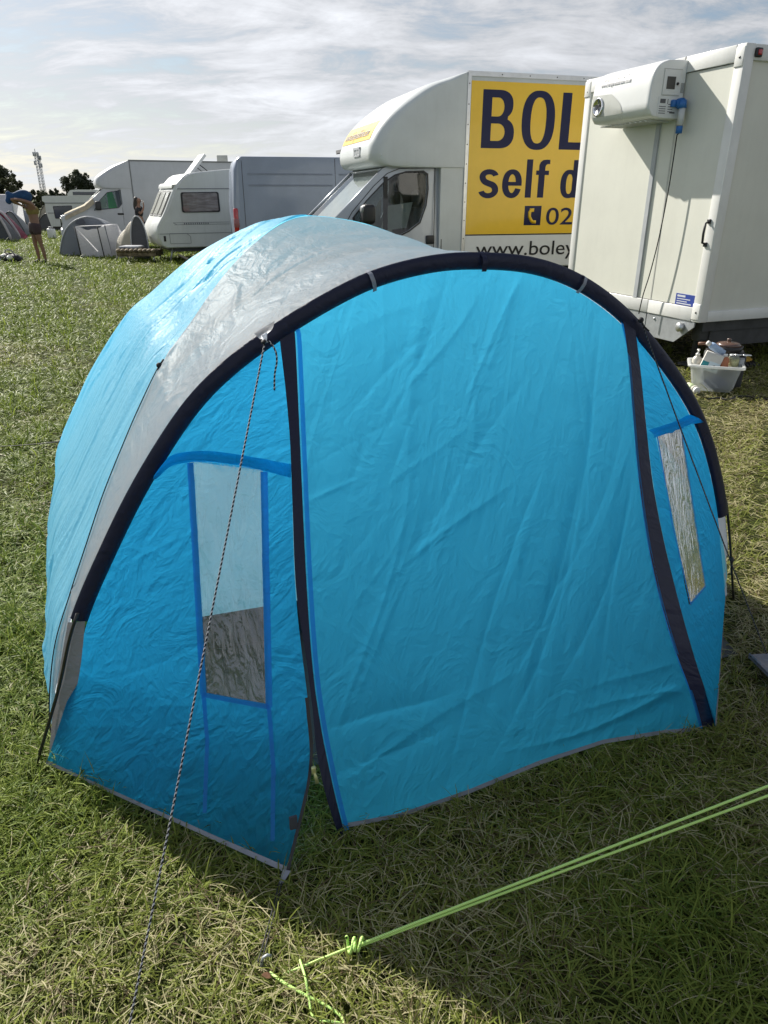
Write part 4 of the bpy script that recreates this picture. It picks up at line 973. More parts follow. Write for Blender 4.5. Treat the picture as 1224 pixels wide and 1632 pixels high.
# yellow strip with web address on the front of the overhang
def front_x(z): 
    o = np.argsort(nq2[:, 1]); x = np.interp(z, nq2[o, 1], nq2[o, 0]); return x - .10 * min(1, abs(x) / .4)
z0, z1 = 2.36, 2.60; M_yel = mat('yellow_vinyl', (.86, .53, .015), .3, coat=.3, var=.02)
st = np.array([[(front_x(z) - .006, y, z) for y in np.linspace(.24, 1.9, 4)] for z in np.linspace(z0, z1, 8)]); stp = grid('web_strip', st, st[..., [1, 2]].copy(), M_yel, ov)
M_ink = mat('navy_ink', (.010, .013, .060), .5, spec=.3, var=.02); M_blk = mat('black_ink', (.012, .012, .014), .35)
sl_ = front_x(z1) - front_x(z0)
text('www.boleynselfdrive.com', .19, mat('brown_ink', (.16, .10, .04), .5), stp, (front_x(z0 + .06) - .012, 1.84, z0 + .06), (0, -1, 0), (sl_, 0, z1 - z0), .002, .72)
mb = MB()
for (ya, yb, za, zb) in ((.62, .66, 2.16, 2.28), (.94, .98, 2.16, 2.28), (.62, .98, 2.25, 2.28), (.62, .98, 2.16, 2.18)): mb.box((front_x(2.2) - .012, ya, za), (front_x(2.2) + .02, yb, zb))
for ya in (.69, .77, .85): mb.box((front_x(2.2) - .012, ya, 2.195), (front_x(2.2) + .02, ya + .05, 2.235))
mb.build('badge', M_alu, ov)
# sign panel and its writing
zt = LF.trace(751, 128)[1]; zl = LF.trace(741, 375)[1]
mb = MB(); mb.box((.052, -.006, zl + .012), (4.05, .0, zt)); sg = mb.build('sign_panel', M_yel, lt)
mb = MB(); mb.box((.052, -.007, zl - .006), (4.05, .0, zl + .010)); mb.build('sign_border', M_blk, sg)
mb = MB(); mb.box((.052, -.005, .64), (4.05, .0, zl - .008)); mb.build('lower_panel', mat('white_vinyl', (.74, .75, .74), .3, coat=.3, var=.02), sg)
yy = -.010
def fit(body, x0, x1, zb, h, m, bold, name='lettering'):
    """lettering with cap height h whose first line starts at x0 and whole run ends at x1"""
    o = text(body, 1.0, m, sg, (0, 0, 0), bold=bold, thick=.001); co = np.array([v.co[:] for v in o.data.vertices]); mn, mxx = co.min(0), co.max(0)
    return o, co, mn, mxx
def place(body, refchar, x0, xref, zb, hpx, m, bold):
    """scale so that 'refchar' (a prefix of body) spans x0..xref and its capitals are hpx tall from zb"""
    r_, co, mn, mxx = fit(refchar, 0, 0, 0, 0, m, bold); w = mxx[0] - mn[0]; h = mxx[2] - max(mn[2], 0 if mn[2] > -.1 else 0); h = mxx[2]; off = mn[0]
    bpy.data.objects.remove(r_)
    o, co, mn, mxx = fit(body, 0, 0, 0, 0, m, bold); sx_, sz = (xref - x0) / w, hpx / h
    for v in o.data.vertices: v.co.x = (v.co.x - off) * sx_ + x0; v.co.z = v.co.z * sz + zb; v.co.y += yy
    return o
T = lambda u, v: LF.trace(u, v)
def arc(cx, cz, rx, rz, a0, a1, n=16, e=1.0):
    o = []
    for t in np.linspace(R(a0), R(a1), n):
        c, q = math.cos(t), math.sin(t); o.append((cx + rx * math.copysign(abs(c) ** e, c), cz + rz * math.copysign(abs(q) ** e, q)))
    return o
def ribbon2(path, hw):
    P = np.array(path, float); T = np.gradient(P, axis=0); T /= np.linalg.norm(T, axis=1, keepdims=True); Nn = np.stack([-T[:, 1], T[:, 0]], 1)
    w = np.interp(np.linspace(0, 1, len(P)), np.linspace(0, 1, len(np.atleast_1d(hw))), np.atleast_1d(hw))[:, None]
    return [tuple(q) for q in P + Nn * w] + [tuple(q) for q in (P - Nn * w)[::-1]]
def glyph(ch):
    """bold condensed letters on a unit cap height: list of (outline, holes), and the advance width"""
    t = .135
    if ch == 'O': return [(arc(.26, .5, .26, .515, 0, 352, 44, .82), [arc(.26, .5, .122, .40, 0, 352, 40, .82)])], .52
    if ch == 'B':
        out_ = [(0, 0), (.27, 0)] + arc(.27, .265, .23, .265, -85, 62, 16, .85) + arc(.25, .755, .215, .245, -52, 88, 16, .85) + [(.24, 1), (0, 1)]
        return [(out_, [[(.14, .13), (.25, .13)] + arc(.25, .28, .105, .15, -75, 75, 10) + [(.25, .43), (.14, .43)], [(.14, .55), (.23, .55)] + arc(.24, .71, .09, .16, -75, 75, 10) + [(.23, .87), (.14, .87)]])], .50
    if ch == 'L': return [([(0, 0), (.42, 0), (.42, .135), (.145, .135), (.145, 1), (0, 1)], [])], .44
    if ch == 'E': return [([(0, 0), (.44, 0), (.44, .13), (.145, .13), (.145, .44), (.40, .44), (.40, .57), (.145, .57), (.145, .87), (.43, .87), (.43, 1), (0, 1)], [])], .47
    if ch == 'l': return [([(0, 0), (t, 0), (t, 1), (0, 1)], [])], t
    if ch == 'f': return [([(.06, 0), (.20, 0), (.20, .60), (.29, .60), (.29, .715), (.20, .715), (.20, .80), (.215, .86), (.25, .885), (.30, .885), (.30, .995), (.22, 1.0), (.14, .985), (.085, .93), (.06, .85), (.06, .715), (0, .715), (0, .60), (.06, .60)], [])], .30
    if ch == 's':
        c = arc(.205, .545, .145, .125, 12, 180, 14) + arc(.205, .545, .145, .165, 188, 250, 6) + arc(.195, .195, .155, .165, 72, 0, 8) + arc(.195, .195, .155, .145, -8, -168, 14)
        return [(ribbon2(c, [.062, .068, .066, .078, .066, .068, .062]), [])], .41
    if ch == 'e':
        c = arc(.22, .365, .15, .31, -22, -180, 18, .9) + arc(.22, .365, .15, .31, 180, 4, 20, .9)
        return [(ribbon2(c, [.064, .070, .064, .068]), []), ([(.10, .315), (.435, .315), (.435, .415), (.10, .415)], [])], .44
    if ch == 'd': return [(arc(.20, .365, .20, .38, 0, 352, 36, .85), [arc(.205, .365, .075, .265, 0, 352, 30, .85)]), ([(.27, 0), (.405, 0), (.405, 1), (.27, 1)], [])], .405
    return [], .2
def word(body, x0, x1, zb, h, gap, m, stop=None):
    """letters one by one; x0..x1 is the run of the whole word"""
    adv = [glyph(c)[1] for c in body]; tot = sum(adv) + gap * (len(body) - 1); sx_ = (x1 - x0) / tot; x = 0
    for c, a_ in zip(body, adv):
        gl, _ = glyph(c); mb = MB()
        for i, (o_, hs) in enumerate(gl):
            tr_f = lambda lp: [(x0 + (x + p[0]) * sx_, zb + p[1] * h) for p in lp]
            plate_with_hole(mb, tr_f(o_), [tr_f(q) for q in hs], -.0085 - .0012 * i)
        if gl: mb.build('lettering', m, sg)
        x += a_ + gap
hB = T(768, 142)[1] - T(768, 236)[1]
word('BO', T(768, 190)[0], T(884, 190)[0], T(768, 236)[1], hB, .11, M_ink); wB = (T(884, 190)[0] - T(768, 190)[0]) / 1.13
word('LE', T(894, 190)[0], T(894, 190)[0] + wB * 1.02, T(768, 236)[1], hB, .11, M_ink)
hs_ = T(850, 253)[1] - T(850, 314)[1]
word('self', T(764, 290)[0], T(874, 290)[0], T(768, 315)[1], hs_, .085, M_ink); word('d', T(893, 290)[0], T(893, 290)[0] + .405 * (T(874, 290)[0] - T(764, 290)[0]) / 1.54, T(768, 315)[1], hs_, .085, M_ink)
place('0208 471', '02', T(870, 345)[0], T(912, 345)[0], T(870, 359)[1] + .01, T(875, 330)[1] - T(875, 358)[1] - .01, M_ink, .004)
place('www.boleyn.co', 'www.bole', T(758, 400)[0], T(899, 400)[0], T(800, 407)[1], T(845, 384)[1] - T(845, 406)[1], M_blk, .002)
xa, za = T(834, 359); xb, zb_ = T(863, 328)
mb = MB(); mb.bbox((xa, -.0085, za), (xb, -.006, zb_), .001); ic = mb.build('phone_icon', M_ink, sg)
mb = MB(); cx_, cz_ = (xa + xb) / 2, (za + zb_) / 2; w_ = (xb - xa)
mb.tube([(cx_ - .10 * w_, -.010, cz_ + .33 * w_), (cx_ - .2 * w_, -.010, cz_ + .16 * w_), (cx_ - .19 * w_, -.010, cz_ - .06 * w_), (cx_ - .06 * w_, -.010, cz_ - .26 * w_), (cx_ + .12 * w_, -.010, cz_ - .36 * w_)], [.018, .026, .024, .026, .018], 8)
mb.bbox((cx_ - .20 * w_, -.014, cz_ + .18 * w_), (cx_ + .06 * w_, -.008, cz_ + .36 * w_), .003); mb.bbox((cx_ - .02 * w_, -.014, cz_ - .40 * w_), (cx_ + .22 * w_, -.008, cz_ - .24 * w_), .003)
mb.build('handset', M_yel, ic)
mb = MB(); mb.box((.0, .4, .42), (4.0, 1.7, .615)); mb.build('chassis', M_chassis, lt)
for x in (-1.85, 2.6):
    for y in (.15, 1.95): wheel(lt, x, y, .34, .2)

# ------------------------------------------------------------------ fridge trailer
FC = np.array([3.03, 7.0]); fd = np.array([-.3565, .934])
FR_ = Frame(FC, (-fd[0], -fd[1]))                              # x runs towards the near corner, so the lit face is at y=0 and x<0
# frame with x along the lit face from near corner (0) to far corner (2.235) and y outward to the right-hand face
FT = Frame(FC, fd)                                             # local y points to the left of travel = outward from the lit face
tr = framed('fridge_trailer', FT, 'cream white refrigerated box trailer with a cooling unit high on its sunlit face', 'trailer')
M_cream = mat('cream_panel', (.66, .66, .59), .42, coat=.15, var=.04, vs=1.4, streak=.06)
M_trim = mat('white_trim', (.72, .72, .70), .35, coat=.2, var=.05, vs=3, streak=.08)
Lf, Wd, zb0, zt0 = 2.235, 3.4, .5, 2.79
mb = MB(); mb.box((.03, -Wd, zb0 + .03), (Lf - .03, -.012, zt0 - .02)); bd = mb.build('insulated_body', M_cream, tr)
mb = MB()
mb.bbox((0, -.10, zb0), (.105, 0, zt0), .006); mb.bbox((Lf - .10, -.10, zb0), (Lf, 0, zt0), .006); build_each(mb, 'corner_post', M_trim, bd)
mb = MB()
mb.bbox((.107, -.06, zt0 - .13), (.70, .004, zt0 - .001), .004); mb.bbox((.712, -.06, zt0 - .13), (Lf - .102, .004, zt0 - .001), .004)
mb.bbox((.002, -Wd, zt0 - .12), (.10, -.102, zt0 - .002), .004); build_each(mb, 'top_rail', M_trim, bd)
mb = MB(); mb.bbox((.107, -.06, zb0 + .002), (.735, .004, zb0 + .13), .004); mb.bbox((.745, -.06, zb0 + .002), (Lf - .102, .004, zb0 + .13), .004); mb.bbox((.002, -Wd, zb0 + .002), (.10, -.102, zb0 + .10), .004)
build_each(mb, 'bottom_rail', M_trim, bd)
M_seamg = mat('seam_grey', (.40, .42, .44), .45)
mb = MB(); mb.box((.93, -.02, zb0 + .13), (.985, .006, zt0 - .13)); mb.build('panel_joint', M_seamg, bd)
mb = MB(); mb.box((.722, -.02, zb0 + .13), (.738, -.0085, zt0 - .13)); mb.build('door_seal', mat('seal_grey', (.50, .50, .46), .6), bd)
mb = MB(); mb.box((.703, -.02, zt0 - .13), (.709, .0045, zt0)); mb.box((.107, -.02, zt0 - .136), (.70, -.006, zt0 - .131)); mb.box((.106, -.02, zb0 + .131), (Lf - .1, -.007, zb0 + .136)); build_each(mb, 'door_gap', mat('gap_dark', (.09, .09, .085), .7), bd)
mb = MB()
for x in (.02, Lf - .08):
    for z in (zb0 + .02, zt0 - .17): mb.bbox((x - .015, -.09, z), (x + .085, .008, z + .15), .006)
cb = build_each(mb, 'corner_block', M_trim, bd)
mb = MB()
for x in (.05,): 
    mb.lathe([(.011, .008), (.008, .013)], (x, 0, zt0 - .10), 'y', 8); mb.lathe([(.011, .008), (.008, .013)], (x, 0, zb0 + .09), 'y', 8)
mb.lathe([(.010, .004), (.007, .009)], (.73, 0, zt0 - .04), 'y', 8); mb.lathe([(.010, .004), (.007, .009)], (Lf - .05, 0, zt0 - .12), 'y', 8); build_each(mb, 'rivet', M_black, bd)
# side lamp on the near top corner (right-hand face)
mb = MB(); mb.bbox((-.02, -.17, zt0 - .10), (.01, -.10, zt0 - .03), .01); sl2 = mb.build('side_lamp', M_black, tr)
mb = MB(); mb.bbox((-.028, -.155, zt0 - .085), (-.018, -.115, zt0 - .045), .004); mb.build('lamp_lens', M_red, sl2)
# handle near the right edge of the lit face
mb = MB(); mb.tube([(.155, .008, 1.40), (.155, .045, 1.39), (.155, .05, 1.30), (.155, .045, 1.22), (.155, .008, 1.21)], .011, 8); mb.bbox((.135, .0, 1.385), (.175, .016, 1.425), .004); mb.bbox((.135, .0, 1.185), (.175, .016, 1.225), .004)
hd = mb.build('door_handle', M_black, tr)
for v in hd.data.vertices: v.co.x -= .075
# blue sticker
s1 = FT.trace(1079, 468); s2 = FT.trace(1106, 487)
s1 = (.365, .74); s2 = (.10, .635)
mb = MB(); mb.box((s2[0], -.012, s2[1]), (s1[0], -.007, s1[1])); sk = mb.build('sticker', mat('blue_sticker', (.03, .06, .30), .4), tr)
mb = MB()
for i, (a_, b_, h_) in enumerate([(.02, .13, .018), (.02, .20, .008), (.02, .16, .008), (.02, .22, .010)]): mb.box((s1[0] - b_, -.007, s1[1] - .03 - i * .022), (s1[0] - a_, -.0058, s1[1] - .03 - i * .022 + h_))
mb.build('print_line', mat('sticker_white', (.6, .62, .66), .5), sk)
# cooling unit
ux0, ux1, uz0, uz1, up = .672, 1.56, 2.275, 2.765, .385
pf = [(.0, uz0), (.22, uz0 + .005), (.33, uz0 + .02), (up - .008, uz0 + .075), (up, uz0 + .14), (up - .008, uz0 + .29), (up - .035, uz0 + .39), (up - .09, uz0 + .45), (up - .18, uz0 + .482), (.0, uz1)]
pfs = np.vstack([pf[:2], smooth(pf[2:9], 18), pf[9:]]); n = len(pfs); c_ = np.array([.15, (uz0 + uz1) / 2])
vs, fs = [], []
for x, s in [(ux0, .96), (ux0 + .02, .99), (ux0 + .045, 1.0), (ux1 - .045, 1.0), (ux1 - .02, .99), (ux1, .96)]:
    for (p_, z) in pfs: q = c_ + (np.array([p_, z]) - c_) * s; vs.append((x, max(q[0], 0), q[1]))
fs = [[i * n + j, i * n + (j + 1) % n, (i + 1) * n + (j + 1) % n, (i + 1) * n + j] for i in range(5) for j in range(n)] + [list(range(n)), [5 * n + j for j in range(n)]]
mb = MB(); mb.add(vs, fs[:-2], 0, True); mb.add(vs[:n], [list(range(n))]); mb.add(vs[-n:], [list(range(n))])
ac = mb.build('cooling_unit', mat('unit_plastic', (.74, .75, .74), .28, coat=.3, var=.02), tr)
M_lg = mat('light_grey_panel', (.50, .51, .48), .4); M_wp = mat('white_label', (.70, .71, .71), .4, var=.01)
# badge area on the front, far end
def onf(x, z, off): # outward point on the front face
    o = np.argsort(pfs[2:-1, 1]); p_ = np.interp(z, pfs[2:-1][o, 1], pfs[2:-1][o, 0]); return np.array([x, p_ + off, z])
rows = []
for x in np.linspace(1.05, 1.535, 26):
    t = (x - 1.05) / .485; top = uz0 + .10 + .15 * min(1, (t * 2.6)) ** .6 + .02 * t; rows.append([onf(x, uz0 + .075 + (top - uz0 - .075) * s, .004) for s in np.linspace(0, 1, 5)])
G = np.array(rows); grid('badge_panel', G, G[..., [0, 2]].copy(), M_lg, ac)
cbx = onf(1.43, uz0 + .165, .0); mb = MB(); mb.lathe([(.085, 0), (.085, .012), (.068, .018), (.066, .010)], cbx, 'y', 26); bdg = mb.build('badge', M_chrome, ac)
text('nv', .085, M_blk, bdg, (cbx[0] + .048, cbx[1] + .013, cbx[2] - .022), (-1, 0, 0), (0, 0, 1), .003)
for i, (bdy, zz) in enumerate([('Refrigerated trailer sales & Hire', uz0 + .385), ('www.refrigeratedtrailer.co.uk', uz0 + .335)]):
    a_ = onf(1.44, zz, .004); b_ = onf(1.44, zz + .04, .004); text(bdy, .046, mat('grey_ink', (.22, .23, .26), .5), ac, a_ + [0, .003, .002], (-1, 0, 0), b_ - a_, .001, .80 if i == 0 else .82)
# control end face (x = ux0, faces the camera): x outwards is -x, so writing runs along -y
def endbox(y0, y1, z0, z1, t, name, m, par): 
    mb = MB(); mb.box((ux0 - t, y0, z0), (ux0 + .002, y1, z1)); return mb.build(name, m, par)
d1 = endbox(.06, .25, uz0 + .20, uz0 + .40, .006, 'control_door', M_wp, ac); endbox(.12, .215, uz0 + .245, uz0 + .345, .009, 'control_screen', mat('screen_dark', (.05, .05, .05), .3), d1)
mb = MB(); mb.lathe([(.012, 0), (.012, -.01), (.006, -.012)], (ux0 - .008, .095, uz0 + .29), 'x', 10); mb.build('control_knob', M_black, d1)
mb = MB()
for y0, y1, z0, z1 in ((.052, .258, uz0 + .402, uz0 + .408), (.052, .258, uz0 + .192, uz0 + .198), (.25, .256, uz0 + .198, uz0 + .402)): mb.box((ux0 - .003, y0, z0), (ux0 + .001, y1, z1))
mb.build('panel_line', M_lg, ac)
lp = endbox(.03, .28, uz0 + .035, uz0 + .185, .004, 'label_plate', M_wp, ac)
mb = MB(); mb.box((ux0 - .006, .20, uz0 + .13), (ux0, .26, uz0 + .165)); mb.box((ux0 - .006, .17, uz0 + .125), (ux0, .176, uz0 + .165))
for i in range(4):
    mb.box((ux0 - .0055, .19, uz0 + .10 - i * .018), (ux0, .265, uz0 + .106 - i * .018)); mb.box((ux0 - .0055, .11, uz0 + .12 - i * .02), (ux0, .165, uz0 + .126 - i * .02))
mb.box((ux0 - .006, .08, uz0 + .05), (ux0, .14, uz0 + .062)); mb.build('print_line', mat('print_grey', (.10, .10, .11), .6), lp)
endbox(.01, .045, uz0 + .22, uz0 + .30, .004, 'data_plate', mat('plate_grey', (.36, .37, .37), .4, var=.15, vs=60), ac)
mb = MB()
for i in range(10): mb.box((ux0 + .10 + i * .075, .04, uz0 - .012), (ux0 + .13 + i * .075, .30, uz0 - .003))
mb.build('grille_slat', M_lg, ac)
# plug and cable
pz_ = uz0 + .13
mb = MB(); mb.tube([(ux0 - .03, .065, pz_), (ux0 - .075, .065, pz_)], .045, 14); mb.tube([(ux0 - .075, .065, pz_ + .02), (ux0 - .085, .065, pz_ - .045)], .038, 12); mb.tube([(ux0 - .085, .065, pz_ - .185), (ux0 - .085, .065, pz_ - .25)], .030, 12)
mb.bbox((ux0 - .04, .03, pz_ - .03), (ux0, .14, pz_ + .03), .01)
plg = mb.build('power_plug', mat('plug_blue', (.02, .14, .42), .4), tr)
mb = MB(); mb.tube([(ux0 - .085, .065, pz_ - .04), (ux0 - .085, .065, pz_ - .19)], .030, 12); mb.build('plug_grip', mat('plug_white', (.55, .57, .58), .5), plg)
cpt = [(ux0 - .085, .065, pz_ - .25)]
for (u, v) in [(1079, 215), (1073, 255), (1064, 310), (1050, 380), (1036, 435), (1025, 470), (1018, 500)]: pp = .065 + .03 * len(cpt) / 8; x, z = FT.trace(u, v, pp); cpt.append((x, pp, z))
mb = MB(); mb.tube(smooth(cpt, 50), .0055, 8); mb.build('cable', mat('cable_rubber', (.010, .010, .011), .85), plg)
# undercarriage
mb = MB(); mb.box((.06, -Wd + .1, .40), (Lf - .05, -.12, .498)); mb.bbox((.10, -.9, .30), (.22, -.14, .49), .01); mb.box((.08, -1.5, .24), (.115, -.25, .47)); cs = mb.build('chassis', M_chassis, tr)
mb = MB(); bp_ = [(.06, .498), (.06, .45), (.30, .27), (.74, .27), (.74, .498)]; mb.prism(bp_, -.02, -.006); mb.prism([(.755, .498), (.755, .30), (1.9, .30), (1.9, .498)], -.02, -.006); br = build_each(mb, 'skirt_plate', M_galv, tr)[0]
mb = MB(); mb.lathe([(.045, 0), (.045, .04), (.02, .05)], (.22, -.006, .43), 'y', 12); mb.lathe([(.014, 0), (.010, .01)], (.62, -.006, .455), 'y', 10); build_each(mb, 'bolt', M_alu, br)
for x in (.35, 1.8):
    for y in (-2.3,): wheel(tr, x, y, .30, .18)
mb = MB(); mb.tube([(.35, -.35, .45), (.35, -.35, .02)], .03, 10); mb.box((.25, -.45, 0), (.45, -.25, .02)); mb.build('support_leg', M_chassis, tr)

# ------------------------------------------------------------------ grey van
GF = Frame((-3.5, 18.2), (.968, .25))
gv = framed('panel_van', GF, 'grey high-roof panel van with a red tail lamp between the caravan and the hire truck', 'van')
q = [(0.02, .35), (-.03, .6), (-.03, 1.5), (.03, 2.2), (.10, 2.42), (.22, 2.49), (4.3, 2.50), (4.8, 2.35), (5.35, 1.5), (6.1, 1.15), (6.3, .8), (6.3, .35)]
mb = MB()
cs_ = [(.02, 0.0), (.0, .012), (0, .03)]
M_vg = mat('blue_grey_paint', (.21, .25, .33), .34, metal=.2, coat=.5, var=.05, vs=1.5, streak=.10)
mb.prism(q, 0, 2.0, 0, True, k=.05, kz=1.0, r=.045); gb = mb.build('van_body', M_vg, gv)
for p_ in gb.data.polygons: p_.use_smooth = len(p_.vertices) == 4
mb = MB()
for z in (2.12, 1.88): groove(mb, [(.35, z), (2.35, z)], -.002, .035, .006, .05, 1.0); groove(mb, [(2.5, z), (4.6, z)], -.002, .035, .006, .05, 1.0)
gv_p = mb.build('pressed_line', mat('van_crease', (.19, .22, .29), .4), gb)
mb = MB(); groove(mb, [(2.42, .5), (2.42, 2.46)], -.002, .012, .004, .05, 1.0); groove(mb, [(.22, .5), (.22, 2.40)], -.002, .010, .004, .05, 1.0); build_each(mb, 'panel_gap', M_black, gb)
mb = MB(); a_, b_ = GF.trace(372, 332), GF.trace(372, 376); zt_ = a_[1]; zb_2 = max(.55, b_[1]); mb.bbox((-.05, -.012, zb_2), (.06, .13, zt_), .03); tlp = mb.build('tail_lamp', M_red, gv)
mb = MB(); mb.bbox((-.056, -.018, zb_2 + .18), (.07, .10, zb_2 + .38), .02); mb.build('lamp_lens', mat('pale_lens', (.30, .10, .11), .2), tlp)
for x in (1.1, 5.2):
    for y in (.12, 1.88): wheel(gv, x, y, .34, .2)
mb = MB(); mb.box((.05, -.01, .30), (6.2, 2.0, .36)); mb.build('sill', M_black, gv)

# ------------------------------------------------------------------ caravan
CF = Frame((-6.35, 20.3), (.9, .436))
cv = framed('caravan', CF, 'white touring caravan with a curtained window and a raised panel on its roof', 'caravan')
# CARAVAN
side_px = [(252, 380), (249.5, 364), (262, 338), (276, 302), (284.6, 289), (294, 279), (307, 275), (340, 271.5), (368, 269)]
cq = CF.traces(side_px)
cprof = [(.50, .36), (.40, .44)] + [tuple(q) for q in smooth(cq, 22)] + [(3.6, 2.40), (4.3, 2.36), (4.65, 2.15), (4.75, 1.4), (4.7, .36)]
mb = MB(); mb.prism(cprof, 0, 2.1, 0, True, r=.035); cb_ = mb.build('caravan_body', M_gelcoat, cv)
for p_ in cb_.data.polygons: p_.use_smooth = len(p_.vertices) == 4
M_cdk = mat('caravan_grey_line', (.22, .23, .24), .5)
# darker trim that follows the front edge of the side, and the horizontal joints
mb = MB(); fp = [q for q in cprof[1:24]]; fp = [(x + .06, z - .02) for x, z in fp]; groove(mb, fp[:16], -.001, .022, .012, 0)
mb.build('edge_trim', M_alu, cb_)
mb = MB(); groove(mb, [(.95, 1.83), (4.6, 1.86)], -.001, .022, .01, 0); groove(mb, [(.33, .72), (4.7, .74)], -.001, .014, .006, 0); build_each(mb, 'panel_joint', M_cdk, cb_)
w4 = CF.traces([(290, 308), (345.5, 307), (348.5, 336.5), (292.5, 337.5)]); cwin = np.array(w4); cc_ = cwin.mean(0)
def rounded(q, r=.06, n=5):
    q = [np.array(p) for p in q]; o = []
    for i in range(len(q)):
        p, a, b = q[i], q[i - 1], q[(i + 1) % len(q)]; u = (a - p) / np.linalg.norm(a - p); v = (b - p) / np.linalg.norm(b - p)
        for t in np.linspace(0, 1, n): o.append(tuple((1 - t) ** 2 * (p + u * r) + 2 * t * (1 - t) * p + t * t * (p + v * r)))
    return o
def framed_window(par, q, y, w, fm, gm, name='window', back=None, backm=None):
    out_ = rounded(cc2 + (np.array(q) - cc2) * (1 + w) if False else [tuple(np.mean(q, 0) + (np.array(p) - np.mean(q, 0)) * (1 + w)) for p in q]); inn = rounded(q)
    mb = MB(); plate_with_hole(mb, out_, [inn], y - .022); m = len(out_)
    mb.add([(x, y - .022, z) for x, z in out_] + [(x, y, z) for x, z in out_], [(i, (i + 1) % m, m + (i + 1) % m, m + i) for i in range(m)])
    fo = mb.build(name, fm, par)
    mb = MB(); mb.add([(x, y - .014, z) for x, z in inn], [list(range(m))]); mb.build('pane', gm, fo)
    if backm:
        n = 40; x0, x1 = min(p[0] for p in q) - .01, max(p[0] for p in q) + .01; z0, z1 = min(p[1] for p in q) - .01, max(p[1] for p in q) + .01
        G = np.array([[(x, y - .007 + .003 * math.sin(x * 55), z) for x in np.linspace(x0, x1, n)] for z in (z0, z1)]); grid('curtain', G, G[..., [0, 2]].copy(), backm, fo)
    return fo
def curtain_mat():
    m = bpy.data.materials.new('curtain_cloth'); m.use_nodes = True; t = m.node_tree; b = t.nodes['Principled BSDF']; b.inputs['Roughness'].default_value = .9
    tcn = t.nodes.new('ShaderNodeTexCoord'); mp = t.nodes.new('ShaderNodeMapping'); mp.inputs['Scale'].default_value = (1.5, 7, 1); t.links.new(tcn.outputs['UV'], mp.inputs[0])
    nz = t.nodes.new('ShaderNodeTexNoise'); nz.inputs['Scale'].default_value = 2.2; t.links.new(mp.outputs[0], nz.inputs['Vector'])
    r = t.nodes.new('ShaderNodeValToRGB'); e = r.color_ramp.elements; e[0].position = .35; e[0].color = (.30, .24, .22, 1); e[1].position = .65; e[1].color = (.50, .44, .41, 1)
    t.links.new(nz.outputs[0], r.inputs[0]); t.links.new(r.outputs[0], b.inputs['Base Color']); return m
G_clear = glass('caravan_window_plastic', (.88, .88, .88), refl=.06)
framed_window(cv, cwin, 0, .09, M_black, G_clear, back=True, backm=curtain_mat())
lz = CF.trace(330, 356)[1]
mb = MB(); a_, b_ = CF.trace(276, 356)[0], CF.trace(366, 356)[0]; groove(mb, [(a_, lz + .025), (b_, lz + .03)], -.001, .010, .004, 0); groove(mb, [(a_ + .03, lz - .025), (b_, lz - .02)], -.001, .010, .004, 0); groove(mb, [(a_, lz + .025), (a_ + .1, lz - .025)], -.001, .010, .004, 0)
a2, b2 = CF.trace(293, 356)[0], CF.trace(334, 356)[0]
for i, x in enumerate(np.linspace(a2, b2, 13)[:-1]):
    w_ = (b2 - a2) / 13 * .62; mb.box((x, -.005, lz - .020), (x + w_, -.001, lz + .022))
mb.build('side_stripe', M_cdk, cb_)
mb = MB(); hx0, hx1 = CF.trace(271, 380)[0], CF.trace(304, 380)[0]; hz0, hz1 = CF.trace(290, 388)[1], CF.trace(290, 372)[1]
lid = [(hx0, hz0), (hx1, hz0), (hx1, hz1 - .08), (hx1 - .1, hz1), (hx0, hz1), (hx0, hz0)]; groove(mb, lid, -.001, .012, .005, 0); mb.build('locker_lid', M_cdk, cb_)
mb = MB(); hx = CF.trace(263, 382)[0]; mb.bbox((hx - .03, -.012, hz0 + .06), (hx + .03, .0, hz0 + .2), .005); mb.build('socket_box', M_black, cb_)
# front window (on the sloping lit face) : three panes
def fpt(t, y, off):
    """point on the sloping front: t from 0 (low) to 1 (roof edge)"""
    s = np.array(smooth(cq, 60)); i = t * 59; j = int(min(i, 58)); p = s[j] + (s[j + 1] - s[j]) * (i - j); d = s[min(j + 1, 59)] - s[j]; d /= np.linalg.norm(d); n_ = np.array([-d[1], d[0]])
    return (p[0] + n_[0] * off, y, p[1] + n_[1] * off)
for (ya, yb) in ((.14, .62), (.70, 1.40), (1.48, 1.96)):
    G = np.array([[fpt(t, y, .022) for y in np.linspace(ya, yb, 6)] for t in np.linspace(.19, .42, 10)]); fw = grid('front_window', G, G[..., [1, 2]].copy(), mat('window_rubber', (.10, .105, .105), .5), cv)
    G = np.array([[fpt(t, y, .034) for y in np.linspace(ya + .05, yb - .05, 6)] for t in np.linspace(.205, .405, 10)]); grid('pane', G, G[..., [1, 2]].copy(), mat('pale_pane', (.50, .50, .44), .2, coat=.6), fw)
G = np.array([[fpt(t, y, .04 + .03 * math.sin(math.pi * (t - .44) / .05)) for y in np.linspace(.05, 2.05, 6)] for t in np.linspace(.44, .49, 6)]); grid('brow_moulding', G, G[..., [1, 2]].copy(), M_gelcoat, cv)
